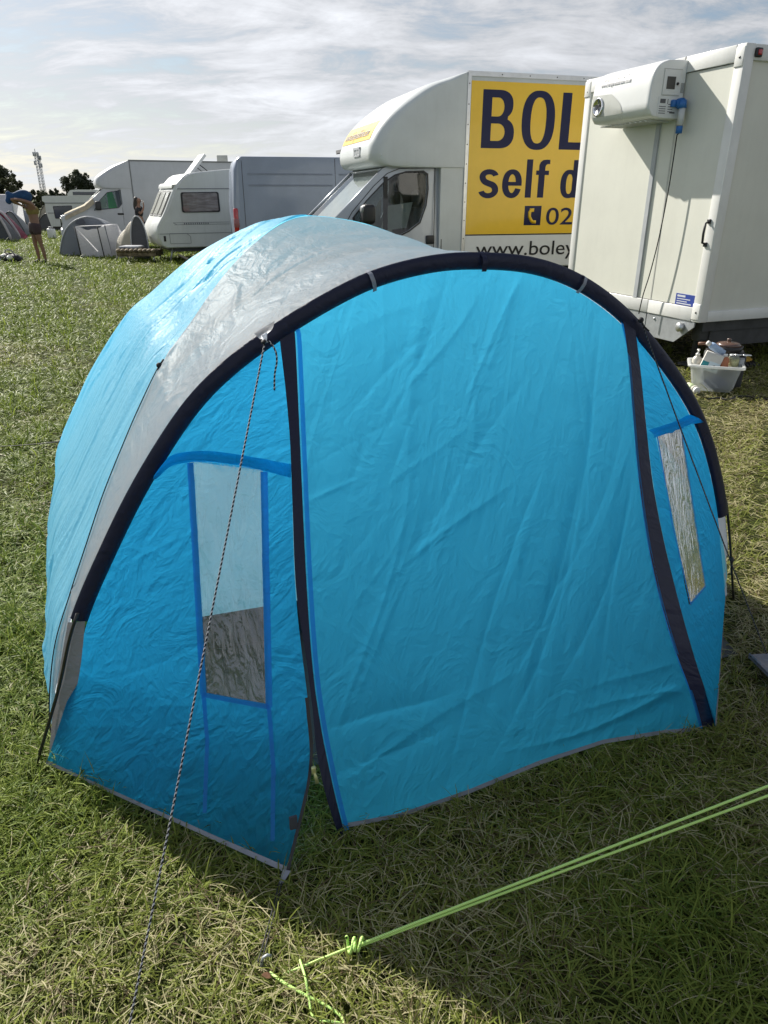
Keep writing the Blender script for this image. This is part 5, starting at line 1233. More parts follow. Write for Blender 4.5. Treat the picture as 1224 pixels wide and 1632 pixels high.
# raised solar panel and roof bits
hp_ = CF.trace(298, 277, .9); tp_ = CF.trace(321, 246, .9)
d_ = np.array([tp_[0] - hp_[0], 0, tp_[1] - hp_[1]]); nn_ = np.array([-d_[2], 0, d_[0]]); nn_ /= np.linalg.norm(nn_)
mb = MB(); b0 = np.array([hp_[0], .55, hp_[1]]); vs = [b0, b0 + d_, b0 + d_ + [0, .75, 0], b0 + [0, .75, 0]]; vs = [np.array(v) for v in vs]; vs += [v - nn_ * .07 for v in vs]
mb.add(vs, [(0, 1, 2, 3), (7, 6, 5, 4), (0, 4, 5, 1), (1, 5, 6, 2), (2, 6, 7, 3), (3, 7, 4, 0)]); rp_ = mb.build('roof_hatch', M_white, cv)
mb = MB(); 
for y in (.6, 1.25): mb.tube([b0 + d_ * .55 + [0, y - .55, 0] - nn_ * .05, (hp_[0] + .62, y, hp_[1] - .02)], .012, 6)
build_each(mb, 'hatch_strut', M_black, rp_)
for x in (2.6,):
    for y in (.15, 1.95): wheel(cv, x, y, .31, .18)
mb = MB(); mb.box((.7, .1, .26), (4.6, 2.0, .37)); mb.build('chassis', M_chassis, cv)
mb = MB(); mb.tube([(.72, .2, .40), (.60, .12, .02)], .022, 8); mb.tube([(.72, 1.9, .40), (.60, 1.98, .02)], .022, 8); mb.tube([(4.3, .2, .40), (4.42, .12, .02)], .022, 8); build_each(mb, 'corner_steady', M_galv, cv)
mb = MB(); pl_ = CF.trace(279, 398); mb.add([(pl_[0], -.12, .22), (pl_[0] + .1, -.13, .20), (pl_[0] + .45, -.6, .03), (pl_[0] + .3, -.62, .02)], [(0, 1, 2, 3)]); mb.add([(pl_[0], -.10, .20), (pl_[0] + .1, -.11, .18), (pl_[0] + .45, -.58, .0), (pl_[0] + .3, -.60, .0)], [(0, 1, 2, 3)])
bd_ = mb.build('wooden_board', mat('pale_wood', (.34, .29, .21), .8, var=.15, vs=20), None); bd_.location = tuple(CF.o); bd_.rotation_euler = (0, 0, CF.rz); tag(bd_, 'pale board leaning in the grass against the side of the caravan', 'board')

# ------------------------------------------------------------------ second box truck, further off
KF = Frame((-9.3, 26.0), (.92, .39))
k2 = framed('box_truck', KF, 'distant white box truck with a bright green cloth in its door window', 'truck')
M_w2 = mat('grey_white_paint', (.47, .49, .52), .4, coat=.2, var=.05, vs=1.5, streak=.10)
mb = MB(); mb.bbox((.87, 0, .7), (4.55, 1.95, 2.76), .02); kb = mb.build('cargo_box', M_w2, k2)
mb = MB(); mb.box((.865, -.012, .7), (.90, .0, 2.77)); mb.box((.865, -.012, 2.73), (4.56, .02, 2.775)); build_each(mb, 'edge_trim', mat('dark_trim', (.17, .18, .19), .5), kb)
sub = bpy.data.objects.new('roof_overhang', None); COL.objects.link(sub); sub.parent = k2; sub.location = (.87, 0, 0)
ko, _ = nose(sub, [(-.75, 1.90)] + [(x - .87, z) for x, z in [(-.126, 1.943), (-.128, 2.188), (.099, 2.397), (.483, 2.608), (.86, 2.755)]], 0, 1.95, .25, M_w2, 'shell')
mb = MB(); mb.box((.50, .01, .5), (.868, 1.94, 1.95)); mb.build('bulkhead', M_w2, k2)
kprof = [(-1.46, .40), (-1.48, .70), (-1.40, 1.05), (-1.10, 1.18), (-.72, 1.33), (-.03, 1.885), (.25, 1.93), (.50, 1.94), (.50, .40)]
kwin = KF.traces([(151, 335), (158, 321), (171, 307), (192, 303.5), (194.5, 310), (194, 325), (189, 331), (170, 333)])
cab(k2, kprof, 4, kwin, .03, 1.92, M_w2, k=.10, kz=1.1)
mb = MB(); mb.box((-1.3, .12, .8), (.48, 1.85, .82)); mb.box((.44, .12, .5), (.47, 1.85, 1.85)); mb.build('cab_interior', M_dark, k2)
gx0, gx1 = KF.trace(172, 320)[0], KF.trace(186, 320)[0]; gz0, gz1 = KF.trace(178, 332)[1], KF.trace(178, 305)[1]
G = np.array([[(gx0 + (gx1 - gx0) * s * (1 - .35 * t), .12 + .015 * math.sin(9 * s), gz0 + (gz1 - gz0) * t) for s in np.linspace(0, 1, 12)] for t in np.linspace(0, 1, 8)]); grid('green_cloth', G, G[..., [0, 2]].copy(), mat('bright_green_cloth', (.04, .55, .09), .8), k2)
mb = MB(); mb.bbox((gx0 - .42, .15, gz0), (gx0 - .05, .2, gz1 - .1), .02); mb.build('pale_cloth', mat('pale_green_sheet', (.55, .66, .52), .8), k2)
mb = MB(); mz = KF.trace(157, 327, -.15); mb.bbox((mz[0] - .10, -.24, mz[1] - .16), (mz[0] + .08, -.02, mz[1] + .12), .04); mb.tube([(mz[0], -.05, mz[1]), (mz[0] + .05, .06, mz[1] - .06)], .03, 6); mb.build('wing_mirror', M_black, k2)
mb = MB(); groove(mb, [(.46, 1.9), (.48, 1.2), (.46, .6)], .02, .015, .008); groove(mb, KF.traces([(139, 352), (150, 334), (170, 304), (196, 300)]), .02, .015, .008); build_each(mb, 'door_gap', M_cdk, k2)
mb = MB(); hq = KF.trace(193, 341); mb.bbox((hq[0] - .11, .0, hq[1] - .03), (hq[0] + .09, .03, hq[1] + .03), .01); mb.build('door_handle', M_black, k2)
mb = MB(); mb.bbox((-1.53, .28, .72), (-1.44, 1.66, .99), .03); mb.build('grille', M_black, k2)
mb = MB()
for y in (.10, 1.58): mb.bbox((-1.50, y, .82), (-1.30, y + .26, 1.06), .05)
build_each(mb, 'headlight', mat('lamp_glass', (.45, .47, .48), .12, coat=.8), k2)
mb = MB(); mb.bbox((-1.56, .06, .40), (-1.30, 1.9, .66), .06); mb.build('bumper', M_w2, k2)
for x in (-.75, 3.2):
    for y in (.12, 1.84): wheel(k2, x, y, .33, .2)
mb = MB(); mb.box((.5, .35, .42), (4.5, 1.6, .68)); mb.build('chassis', M_chassis, k2)
# sandy cover lying on the bonnet
G = []
for t in np.linspace(0, 1, 14):
    row = []
    for y in np.linspace(-.06, 1.2, 14):
        x = -1.36 + .95 * t + .06 * math.sin(5 * y + 3 * t); z = np.interp(x, [-1.5, -1.40, -1.10, -.72, -.2], [.95, 1.06, 1.19, 1.345, 1.70]) + .03 + .025 * math.sin(11 * y + 7 * t) * (1 if y > .05 else .2) - (.16 if y < 0 else 0); row.append((x, y, z))
    G.append(row)
G = np.array(G); cvv = grid('bonnet_cover', G, G[..., :2].copy(), mat('sandy_canvas', (.40, .34, .23), .85, var=.12, vs=8), None)
cvv.location = tuple(KF.o); cvv.rotation_euler = (0, 0, KF.rz); tag(cvv, 'sandy canvas cover draped over the bonnet of the distant box truck', 'cover')
# small lamp panel on a post, rising above that truck's roof
pp_ = depth_pt(355, 262, 30.0); pt_ = depth_pt(355, 255, 30.0)
sp_ = thing('solar_post', 'small square solar panel on a short post above the caravan roof', 'solar panel', (pp_[0], pp_[1], 0))
mb = MB(); mb.tube([(0, 0, 0), (0, 0, pt_[2])], .03, 8); mb.build('post', M_chassis, sp_)
mb = MB(); mb.bbox((-.20, -.03, pt_[2] - .12), (.20, .02, pt_[2] + .16), .01); mb.build('panel', mat('solar_face', (.42, .43, .40), .4), sp_)
pp_ = depth_pt(543, 243, 40.0)
sp_ = thing('solar_lamp', 'tiny solar lamp on a thin mast behind the grey van', 'lamp', (pp_[0], pp_[1], 0))
mb = MB(); mb.tube([(0, 0, 0), (0, 0, pp_[2])], .04, 8); mb.build('post', M_chassis, sp_)
mb = MB(); mb.add([(-.22, -.1, pp_[2] - .06), (.26, -.1, pp_[2] + .02), (.22, .3, pp_[2] + .2), (-.26, .3, pp_[2] + .10)], [(0, 1, 2, 3)]); mb.add([(-.22, -.1, pp_[2] - .10), (.26, -.1, pp_[2] - .02), (.22, .3, pp_[2] + .16), (-.26, .3, pp_[2] + .06)], [(3, 2, 1, 0)]); mb.build('panel', M_chassis, sp_)

# ------------------------------------------------------------------ small tents, beds and camp things
def cloth_patch(name, G, m, par): G = np.array(G, float); return grid(name, G, np.stack([np.cumsum(np.r_[np.zeros((1, G.shape[1])), np.linalg.norm(np.diff(G, axis=0), axis=2)], 0), np.cumsum(np.c_[np.zeros((G.shape[0], 1)), np.linalg.norm(np.diff(G, axis=1), axis=2)], 1)], -1), m, par)
def dome(name, label, loc, rz, L_, W_, Hh, m, m2, group=None, porch=0, seed=1):
    """small hooped tent: two fly halves, a doorway panel and a pole line"""
    t = thing(name, label, 'tent', tuple(loc), rz, group); r = np.random.default_rng(seed)
    A = np.linspace(0, math.pi, 28); S_ = np.linspace(-1, 1, 21)
    def sec(s): return math.sqrt(max(0, 1 - abs(s) ** 2.2)) * .92 + .08
    def P(s, a): 
        k = sec(s); x = s * L_ / 2; y = -math.cos(a) * W_ / 2 * (.55 + .45 * k); z = (math.sin(a) ** .8) * Hh * k
        return (x, y + .03 * math.sin(5 * a + 3 * s), z + .02 * math.sin(7 * s + 4 * a))
    cloth_patch('flysheet', [[P(s, a) for a in A] for s in S_[:12]], m, t)
    cloth_patch('flysheet', [[P(s, a) for a in A] for s in S_[11:]], m2, t)
    mb = MB(); mb.tube([tuple(np.array(P(.1, a)) * [1, 1.02, 1.02]) for a in A], .02, 6); mb.tube([tuple(np.array(P(s, math.pi / 2)) * [1, 1, 1.02]) for s in S_], .018, 6); mb.build('pole', M_pole, t)
    return t
F_lg = fabric('pale_grey_tent', (.34, .36, .40), tr=.3, rough=.5, crumple=.35)
F_lg2 = fabric('mid_grey_tent', (.22, .24, .28), tr=.25, rough=.5, crumple=.35)
F_wt = fabric('white_tent', (.72, .72, .75), tr=.5, rough=.5, crumple=.4)
F_bei = fabric('beige_tent', (.44, .41, .34), tr=.25, rough=.5, crumple=.5)
F_dk = fabric('dark_grey_tent', (.07, .075, .09), tr=.1, rough=.5, crumple=.3)
F_mar = fabric('maroon_tent', (.22, .02, .06), tr=.25, rough=.5, crumple=.3)
# grey dome by the distant truck
def hoop_tent(label, px_l, px_r, px_top, Y, depth, m, m2, rz=0.0, name='dome_tent', door=None, group=None):
    """a half-round tent seen nearly side on: width from the pixels, built as a ribbed vault with a flat end"""
    a = ground(*px_l); b = ground(*px_r); k = Y / a[1]; A_ = depth_pt(px_l[0], px_l[1], Y); B_ = depth_pt(px_r[0], px_r[1], Y); top = depth_pt(px_top[0], px_top[1], Y)
    w = B_[0] - A_[0]; cx_ = (A_[0] + B_[0]) / 2; h = top[2]; sk = (top[0] - cx_) / (w / 2)
    t = thing(name, label, 'tent', (cx_, Y, 0), rz, group); th_ = np.linspace(0, math.pi, 25)
    def sec(y, s):
        o = []
        for q in th_: 
            c_, z = -math.cos(q), math.sin(q) ** .78; o.append((c_ * w / 2 * s + sk * w / 2 * z * .9, y + .02 * math.sin(6 * q), z * h * s))
        return o
    ys = np.linspace(0, depth, 9); cloth_patch('flysheet', [sec(y, 1 - .45 * (y / depth) ** 2) for y in ys], m, t)
    fr_ = sec(-.01, 1.0); base = [(p[0], -.01 - .25 * (1 - abs(p[0]) / (w / 2 + .2)), 0.0) for p in fr_]
    base = [(fr_[0][0] + (fr_[-1][0] - fr_[0][0]) * i / 24, -.02, 0.0) for i in range(25)]
    cloth_patch('end_panel', [[np.array(base[i]) * (1 - q) + np.array(fr_[i]) * q for i in range(25)] for q in np.linspace(0, 1, 8)], m2, t)
    mb = MB(); mb.tube([(p[0] * 1.01, p[1] - .01, p[2] * 1.01) for p in fr_], .022, 6); mb.build('pole', mat('pale_pole', (.40, .42, .45), .5), t)
    return t, w, h
t1, w1, h1 = hoop_tent('grey dome tent pitched beside the bonnet of the distant box truck', (94, 393), (178, 393), (142, 346), 23.2, 2.0, F_lg, F_lg2)
mb = MB(); mb.add([(-w1 * .06, -.06, h1 * .93), (w1 * .06, -.06, h1 * .95), (w1 * .10, -.10, h1 * .84), (0, -.12, h1 * .80), (-w1 * .10, -.10, h1 * .84)], [(0, 1, 2, 3, 4)]); mb.build('vent_flap', F_dk, t1)
# white box-shaped shelter in front of it
Yw = 22.3; q4 = [depth_pt(u, v, Yw) for u, v in [(129, 402), (178, 401), (168, 359), (119, 361)]]; o_ = np.array([q4[0][0], Yw, 0])
wt = thing('shelter', 'small white square shelter with a sagging front, in front of the grey dome tent', 'shelter', tuple(o_))
Lq = [np.array([p[0] - o_[0], 0, p[2]]) for p in q4]; Lq[0][2] = Lq[1][2] = .01
G = []
for t in np.linspace(0, 1, 18):
    row = []
    for s in np.linspace(0, 1, 24):
        p = (Lq[0] * (1 - s) + Lq[1] * s) * (1 - t) + (Lq[3] * (1 - s) + Lq[2] * s) * t; p = p + np.array([0, .05 * math.sin(3 * s) * math.sin(3 * t) - .12 * t * s, -.10 * math.sin(math.pi * s) * t ** 3 + .012 * math.sin(17 * s + 4 * t)]); row.append(p)
    G.append(row)
cloth_patch('front_panel', G, F_wt, wt)
def quadp(a, b, c, d, n=12): return [[(np.array(a) * (1 - s) + np.array(b) * s) * (1 - t) + (np.array(d) * (1 - s) + np.array(c) * s) * t + np.array([0, .015 * math.sin(9 * s + 5 * t), 0]) for s in np.linspace(0, 1, n)] for t in np.linspace(0, 1, n)]
bk = np.array([-.1, 1.25, 0])
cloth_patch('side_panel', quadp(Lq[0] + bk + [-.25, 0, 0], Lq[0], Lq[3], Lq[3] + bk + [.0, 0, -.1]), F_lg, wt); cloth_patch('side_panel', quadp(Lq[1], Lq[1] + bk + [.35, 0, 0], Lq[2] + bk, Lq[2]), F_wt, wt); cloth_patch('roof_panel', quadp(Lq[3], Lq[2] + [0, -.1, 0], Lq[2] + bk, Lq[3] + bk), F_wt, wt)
mb = MB(); mb.tube([Lq[0] + [0, -.02, 0], Lq[3] + [0, -.02, 0]], .018, 6); xx = (Lq[0] * .25 + Lq[1] * .75), (Lq[3] * .22 + Lq[2] * .78 + np.array([0, -.1, -.02])); mb.tube([xx[0] + [0, -.03, 0], xx[1] + [0, -.03, 0]], .016, 6); build_each(mb, 'pole', M_chassis, wt)
# little brown-grey tent beside the caravan nose
Yt = 21.6; a_ = depth_pt(180, 392, Yt); b_ = depth_pt(236, 390, Yt); tp_ = depth_pt(222, 345, Yt); hb = thing('pop_up_tent', 'small tent with a crumpled beige side and dark grey door, beside the caravan nose', 'tent', (a_[0], Yt, 0)); w_ = b_[0] - a_[0]; hh = tp_[2]; tx = tp_[0] - a_[0]
arc_ = lambda n=24: [(tx * .62 + (w_ * 1.02 - tx * .62) * (1 - math.cos(q)) / 2, 0.0, hh * math.sin(q) ** .7) for q in np.linspace(0.0, math.pi, n)]
ar = np.array(arc_()); basep = np.array([[tx * .62 + (w_ * 1.02 - tx * .62) * i / 23, 0, 0] for i in range(24)])
cloth_patch('door_panel', [basep * (1 - q) + ar * q for q in np.linspace(0, 1, 10)], F_dk, hb)
rows = []
for q in np.linspace(0, 1, 16):
    row = []
    for i in range(24):
        p = ar[i] + np.array([-.0, -.005, 0]); tgt = np.array([-.02 + .10 * (i / 23), .15 + 1.1 * i / 23, max(0, hh * .55 * math.sin(math.pi * i / 23) ** .6)]); x = p * (1 - q) + tgt * q; x[2] += .05 * math.sin(q * 12 + i * .4) * q * (1 - q) * 2; row.append(x)
    rows.append(row)
cloth_patch('flysheet', rows, F_bei, hb)
mb = MB(); mb.tube([tuple(p + [0, -.02, .01]) for p in ar], .02, 6); mb.build('pole', mat('pale_pole', (.40, .42, .45), .5), hb)
# camp bed with a patterned air mattress
Yb = 20.6; a_ = depth_pt(185, 402, Yb); b_ = depth_pt(248, 402, Yb); zt_ = depth_pt(215, 391, Yb)[2]; zb_ = depth_pt(215, 401, Yb)[2]; bw = b_[0] - a_[0]
bed = thing('camp_bed', 'low camp bed with a brown quilted air mattress in front of the caravan nose', 'camp bed', (a_[0], Yb, 0))
M_q = mat('quilted_brown', (.24, .19, .12), .8, var=.55, vs=9); mb = MB()
mb.bbox((0, 0, .14), (bw, .72, .30), .03); 
for i in range(9): mb.ball((bw * (i + .5) / 9, .05, .29), (bw / 18 * 1.05, .16, .055), 10)
mb.build('mattress', M_q, bed)
mb = MB(); mb.bbox((.05, .08, .33), (bw * .55, .65, .40), .03); mb.build('grey_blanket', mat('blanket_grey', (.36, .37, .40), .9, var=.2, vs=12), bed)
mb = MB()
for x in (.08, bw - .08):
    for y in (.06, .66): mb.tube([(x, y, 0), (x, y, .16)], .02, 6)
build_each(mb, 'leg', M_galv, bed)
# far left: maroon tent, grey tent, white panel, beige tent, caravan, jerry can
Ym = 31.0; a_ = depth_pt(-30, 376, Ym)
def ridge(label, pts, Y, dep, m, m2, name='ridge_tent', trim=None, group=None):
    """tent whose near outline is given by photo points (left foot .. crest .. right foot), Y metres away"""
    P = [depth_pt(u, v, Y) for u, v in pts]; o = np.array([P[0][0], Y, 0]); q = smooth([(p[0] - o[0], max(0, p[2])) for p in P], 26); q[0, 1] = q[-1, 1] = 0
    t = thing(name, label, 'tent', tuple(o), 0, group)
    near = np.stack([q[:, 0], np.zeros(26), q[:, 1]], 1); base = near.copy(); base[:, 2] = 0; base[:, 0] = np.linspace(near[0, 0], near[-1, 0], 26)
    cloth_patch('end_panel', [base * (1 - s) + near * s for s in np.linspace(0, 1, 8)], m2, t)
    cloth_patch('flysheet', [near * [1 - .12 * s, 1, 1 - .45 * s ** 2] + [.06 * s * q[-1, 0], s * dep, .02 * math.sin(9 * s)] for s in np.linspace(0, 1, 12)], m, t)
    mb = MB(); mb.tube([tuple(p + [0, -.03, 0]) for p in near], .05 if trim else .02, 6); mb.build('edge_binding', trim or M_pole, t); return t
M_bind = mat('pale_binding', (.45, .42, .44), .6)
ridge('dark grey arched tent with a pale edge at the left edge of the photo', [(-40, 379), (-20, 345), (-6, 341), (6, 356), (18, 379)], 31.0, .9, F_dk, F_dk, trim=M_bind)
ridge('maroon tent just behind the dark grey arched one on the left', [(-20, 376), (-8, 342), (2, 338), (17, 354), (32, 376)], 32.5, .9, F_mar, F_mar, trim=M_bind)
ridge('blue grey tent behind the person, right of the maroon tent', [(4, 369), (10, 341), (18, 338), (28, 350), (40, 369)], 35.0, 1.0, F_lg2, F_lg2)
ridge('olive grey low tent beyond the blue grey one', [(16, 358), (22, 336), (29, 334), (37, 345), (44, 358)], 42.0, 2.4, F_lg2, F_bei)
ridge('distant beige crumpled tent left of the small caravan', [(62, 352), (66, 334), (74, 326), (80, 330), (86, 352)], 44.0, 2.2, F_bei, F_bei)
ridge('distant dark green low tent between the person and the small caravan', [(62, 353), (68, 344), (75, 340), (82, 342), (90, 353)], 41.0, 2.0, fabric('dark_green_tent', (.035, .07, .055), tr=.1), F_dk)
p0 = depth_pt(-26, 350, 38.0); p1 = depth_pt(17, 310, 38.0); o_ = np.array([p0[0], 38.0, 0])
wb = thing('gazebo', 'pale lilac flat-topped gazebo wall behind the tents on the far left', 'gazebo', tuple(o_)); ww, hh = p1[0] - p0[0], p1[2]
cloth_patch('wall', quadp((0, 0, 0), (ww, .0, 0), (ww, .0, hh), (0, 0, hh)), fabric('lilac_cloth', (.50, .50, .60), tr=.3), wb); cloth_patch('wall', quadp((ww, 0, 0), (ww - .1, 1.2, 0), (ww - .1, 1.2, hh), (ww, 0, hh)), F_wt, wb); cloth_patch('roof', quadp((0, 0, hh), (ww, 0, hh), (ww - .1, 1.2, hh + .02), (0, 1.2, hh + .02)), F_wt, wb)
mb = MB(); mb.tube([(ww, -.03, 0), (ww, -.03, hh)], .03, 6); mb.tube([(0, -.03, 0), (0, -.03, hh)], .03, 6); build_each(mb, 'pole', M_galv, wb)
# small caravan seen from behind
SF = Frame(depth_pt(82, 372, 37.0)[:2], (.98, .20))
c2 = framed('caravan', SF, 'old white caravan seen end on with one dark window, left of the distant box truck', 'caravan')
q = SF.traces([(80, 312), (150, 312), (150, 372), (84, 372)]); x1_, z1_ = q[1][0], q[0][1]
cp2 = [(.06, .35), (-.08, 1.0), (-.06, z1_ - .30), (-.16, z1_ - .22), (-.14, z1_ - .03), (0, z1_), (x1_, z1_), (x1_, .35)]
mb = MB(); mb.prism(cp2, 0, 3.8); cb2 = mb.build('caravan_body', M_gelcoat, c2)
w4 = SF.traces([(85, 329), (114, 328), (114, 347), (89, 348)]); framed_window(c2, np.array(w4), 0, .06, M_black, mat('dark_pane', (.05, .06, .085), .12, coat=.6))
mb = MB(); groove(mb, [(-.05, z1_ - .32), (x1_, z1_ - .32)], -.001, .04, .015, 0); groove(mb, [(.0, .95), (x1_, .95)], -.001, .03, .01, 0); build_each(mb, 'panel_joint', M_cdk, cb2)
mb = MB(); mb.box((.1, .1, .22), (x1_, 3.6, .36)); mb.build('chassis', M_chassis, c2)
for y in (.5, 2.9): wheel(c2, .6, y, .3, .18)
MF = Frame(depth_pt(112, 330, 52.0)[:2], (.97, .24)); q = MF.traces([(112, 302), (150, 302), (150, 330)])
mhm = framed('motorhome', MF, 'roof of a white motorhome showing above the old caravan', 'motorhome'); hz_ = q[0][1]; lx = max(q[1][0], 3)
mb = MB(); mb.prism([(0.1, .4), (-.1, 1.4), (-.05, hz_ - .25), (.15, hz_ - .04), (.5, hz_), (lx, hz_ - .02), (lx + 2, hz_ - .05), (lx + 2, .4)], 0, 2.2); mbd = mb.build('motorhome_body', M_white, mhm)
mb = MB(); mb.box((.3, -.02, hz_ - .34), (1.9, .0, hz_ - .14)); mb.build('window', mat('dark_pane', (.05, .06, .085), .12, coat=.6), mhm)
for x in (.8, lx + 1.2): wheel(mhm, x, .1, .33, .2)
j = depth_pt(82, 371, 33.0); jc = thing('jerry_can', 'small white plastic jerry can standing in the grass by the old caravan', 'jerry can', (j[0], 33.0, 0))
mb = MB(); mb.bbox((-.16, -.1, 0), (.16, .1, .40), .04); mb.tube([(-.10, 0, .38), (-.08, 0, .47), (.08, 0, .47), (.10, 0, .38)], .022, 6); mb.build('can', M_white, jc); mb = MB(); mb.lathe([(.035, 0), (.035, .05)], (.11, 0, .40), 'z', 10); mb.build('cap', M_black, jc)

# ------------------------------------------------------------------ people
def skin_mesh(name, pts, edges, m, parent, sub=2, root=0):
    me = bpy.data.meshes.new(name); me.from_pydata([p[:3] for p in pts], edges, []); ob = bpy.data.objects.new(name, me); COL.objects.link(ob)
    sk = ob.modifiers.new('skin', 'SKIN'); sk.use_smooth_shade = True; sk.branch_smoothing = .4
    for i, p in enumerate(pts):
        sv = me.skin_vertices[0].data[i]; r = p[3]; sv.radius = (r, r) if np.isscalar(r) else r; sv.use_root = i == root
    ss = ob.modifiers.new('sub', 'SUBSURF'); ss.levels = sub; ss.render_levels = sub
    bpy.context.view_layer.update(); dg = bpy.context.evaluated_depsgraph_get(); nm = bpy.data.meshes.new_from_object(ob.evaluated_get(dg)); bpy.data.objects.remove(ob)
    nm.polygons.foreach_set('use_smooth', np.ones(len(nm.polygons), bool)); nm.materials.clear()
    return link(name, nm, m, parent)
def chain(pts, edges, frm, seq):
    for p in seq: pts.append(p); edges.append((frm, len(pts) - 1)); frm = len(pts) - 1
    return frm
def hand(pts, edges, w, dirv, up):
    d = np.array(dirv) / np.linalg.norm(dirv); u = np.array(up) / np.linalg.norm(up); s = np.cross(d, u); b = np.array(pts[w][:3])
    pm = chain(pts, edges, w, [(*(b + d * .055), .026)])
    for k, (o, l) in enumerate([(-.027, .062), (-.009, .075), (.009, .078), (.026, .068)]):
        c = np.array(pts[pm][:3]); chain(pts, edges, pm, [(*(c + d * .030 + s * o), .010), (*(c + d * (.030 + l * .5) + s * o - u * .008), .008), (*(c + d * (.030 + l * .85) + s * o - u * .03), .007)])
    chain(pts, edges, w, [(*(b + d * .03 - s * .03), .011), (*(b + d * .065 - s * .045 - u * .012), .008)])
M_skin = mat('skin_tan', (.22, .12, .08), .5, var=.06, vs=20); M_hair = mat('dark_hair', (.020, .014, .010), .5, var=.2, vs=40)
M_shorts = mat('plum_brown_cloth', (.050, .030, .034), .85); M_top = mat('olive_yellow_cloth', (.20, .155, .045), .85, var=.1, vs=15); M_bluec = mat('deep_blue_cloth', (.010, .055, .15), .8, var=.2, vs=8, bump=.4, bs=14); M_shoe = mat('dark_shoe', (.03, .028, .03), .7)
pb = ground(67, 420)
pe = thing('person', 'person in dark shorts and olive top pulling a blue garment over head and arms', 'person', tuple(pb), R(38))
pts = [(-.01, 0, .95, (.14, .17))]; ed = []
c = chain(pts, ed, 0, [(.01, 0, 1.12, (.12, .145)), (.0, 0, 1.32, (.135, .17)), (-.03, 0, 1.47, (.10, .12))]); chest = c
n_ = chain(pts, ed, c, [(-.09, 0, 1.56, .055), (-.15, 0, 1.62, .085), (-.20, 0, 1.65, .09)])
for s in (-1, 1):
    a = chain(pts, ed, chest, [(-.06, s * .16, 1.49, .055), (-.28, s * .17, 1.56, .043), (-.50, s * .13, 1.58, .036), (-.40, s * .09, 1.51, .034), (-.26, s * .05, 1.44, .024)])
    hand(pts, ed, a, (.7, -.1 * s, -.35), (.4, 0, .9))
    l = chain(pts, ed, 0, [(-.02 - .02 * s, s * .095, .86, .092), (-.015 - .03 * s, s * .10, .66, .078), (-.01 - .05 * s, s * .10, .48, .052), (.02 - .05 * s, s * .10, .30, .052), (.03 - .06 * s, s * .10, .09, .032), (.0 - .06 * s, s * .10, .05, .036), (-.12 - .06 * s, s * .12, .03, .026)])
skin_mesh('body', pts, ed, M_skin, pe)
pts = [(-.01, 0, .98, (.165, .195))]; ed = []
chain(pts, ed, 0, [(.0, 0, 1.07, (.120, .14))])
for s in (-1, 1): chain(pts, ed, 0, [(-.02 - .02 * s, s * .10, .86, .130), (-.015 - .028 * s, s * .105, .68, .112)])
skin_mesh('shorts', pts, ed, M_shorts, pe)
pts = [(.01, 0, 1.16, (.134, .16)), (.0, 0, 1.32, (.15, .185)), (-.01, 0, 1.42, (.125, .15))]; skin_mesh('top', pts, [(0, 1), (1, 2)], M_top, pe)
pts = [(.02, 0, 1.53, (.12, .16)), (-.10, 0, 1.66, (.13, .19)), (-.24, .0, 1.66, (.11, .15)), (-.36, .03, 1.60, (.075, .13)), (-.46, .02, 1.63, (.07, .12)), (-.54, .0, 1.54, (.04, .09)), (-.55, -.05, 1.46, (.03, .07)), (-.52, .10, 1.76, (.03, .06))]
skin_mesh('garment', pts, [(0, 1), (1, 2), (2, 3), (3, 4), (4, 5), (5, 6), (4, 7)], M_bluec, pe)
for s in (-1, 1):
    pts = [(.02 - .06 * s, s * .10, .055, .047), (-.06 - .06 * s, s * .11, .042, .042), (-.15 - .06 * s, s * .12, .034, .032), (.03 - .06 * s, s * .10, .11, .042)]; skin_mesh('shoe', pts, [(0, 1), (1, 2), (0, 3)], M_shoe, pe)
# second person, standing behind the little tent
pb2 = np.array([-7.75, 24.4, 0])
p2 = thing('person', 'person with long dark hair and black top drinking, standing by the distant box truck', 'person', tuple(pb2))
pts = [(0, 0, .90, (.12, .15))]; ed = []
c = chain(pts, ed, 0, [(.0, 0, 1.05, (.10, .125)), (.01, 0, 1.22, (.11, .15)), (.0, 0, 1.34, (.085, .11))]); nk = chain(pts, ed, c, [(.01, 0, 1.42, .048), (.03, 0, 1.50, .072), (.035, 0, 1.56, .078), (.02, 0, 1.62, .055)])
chain(pts, ed, nk - 1, [(.115, 0, 1.54, .012)])
for s in (-1, 1): chain(pts, ed, nk - 1, [(.02, s * .085, 1.545, .014)])
a = chain(pts, ed, c, [(.0, -.15, 1.33, .05), (.10, -.20, 1.14, .04), (.19, -.12, 1.30, .032), (.20, -.08, 1.39, .022)]); hand(pts, ed, a, (-.05, .1, .9), (1, 0, 0))
a = chain(pts, ed, c, [(.0, .15, 1.33, .05), (-.02, .21, 1.08, .04), (.05, .22, .88, .026)]); hand(pts, ed, a, (.1, 0, -1), (1, 0, 0))
for s in (-1, 1): chain(pts, ed, 0, [(.0, s * .09, .82, .09), (.01, s * .10, .47, .055), (-.01, s * .10, .10, .035), (.13, s * .12, .03, .03)])
skin_mesh('body', pts, ed, M_skin, p2)
pts = [(0, 0, .97, (.13, .155)), (.01, 0, 1.22, (.13, .165)), (.0, 0, 1.36, (.09, .12)), (.0, -.16, 1.32, .065), (.07, -.19, 1.19, .055), (.0, .16, 1.32, .065), (-.01, .20, 1.17, .055)]; skin_mesh('top', pts, [(0, 1), (1, 2), (1, 3), (3, 4), (1, 5), (5, 6)], mat('black_cloth', (.015, .015, .018), .85), p2)
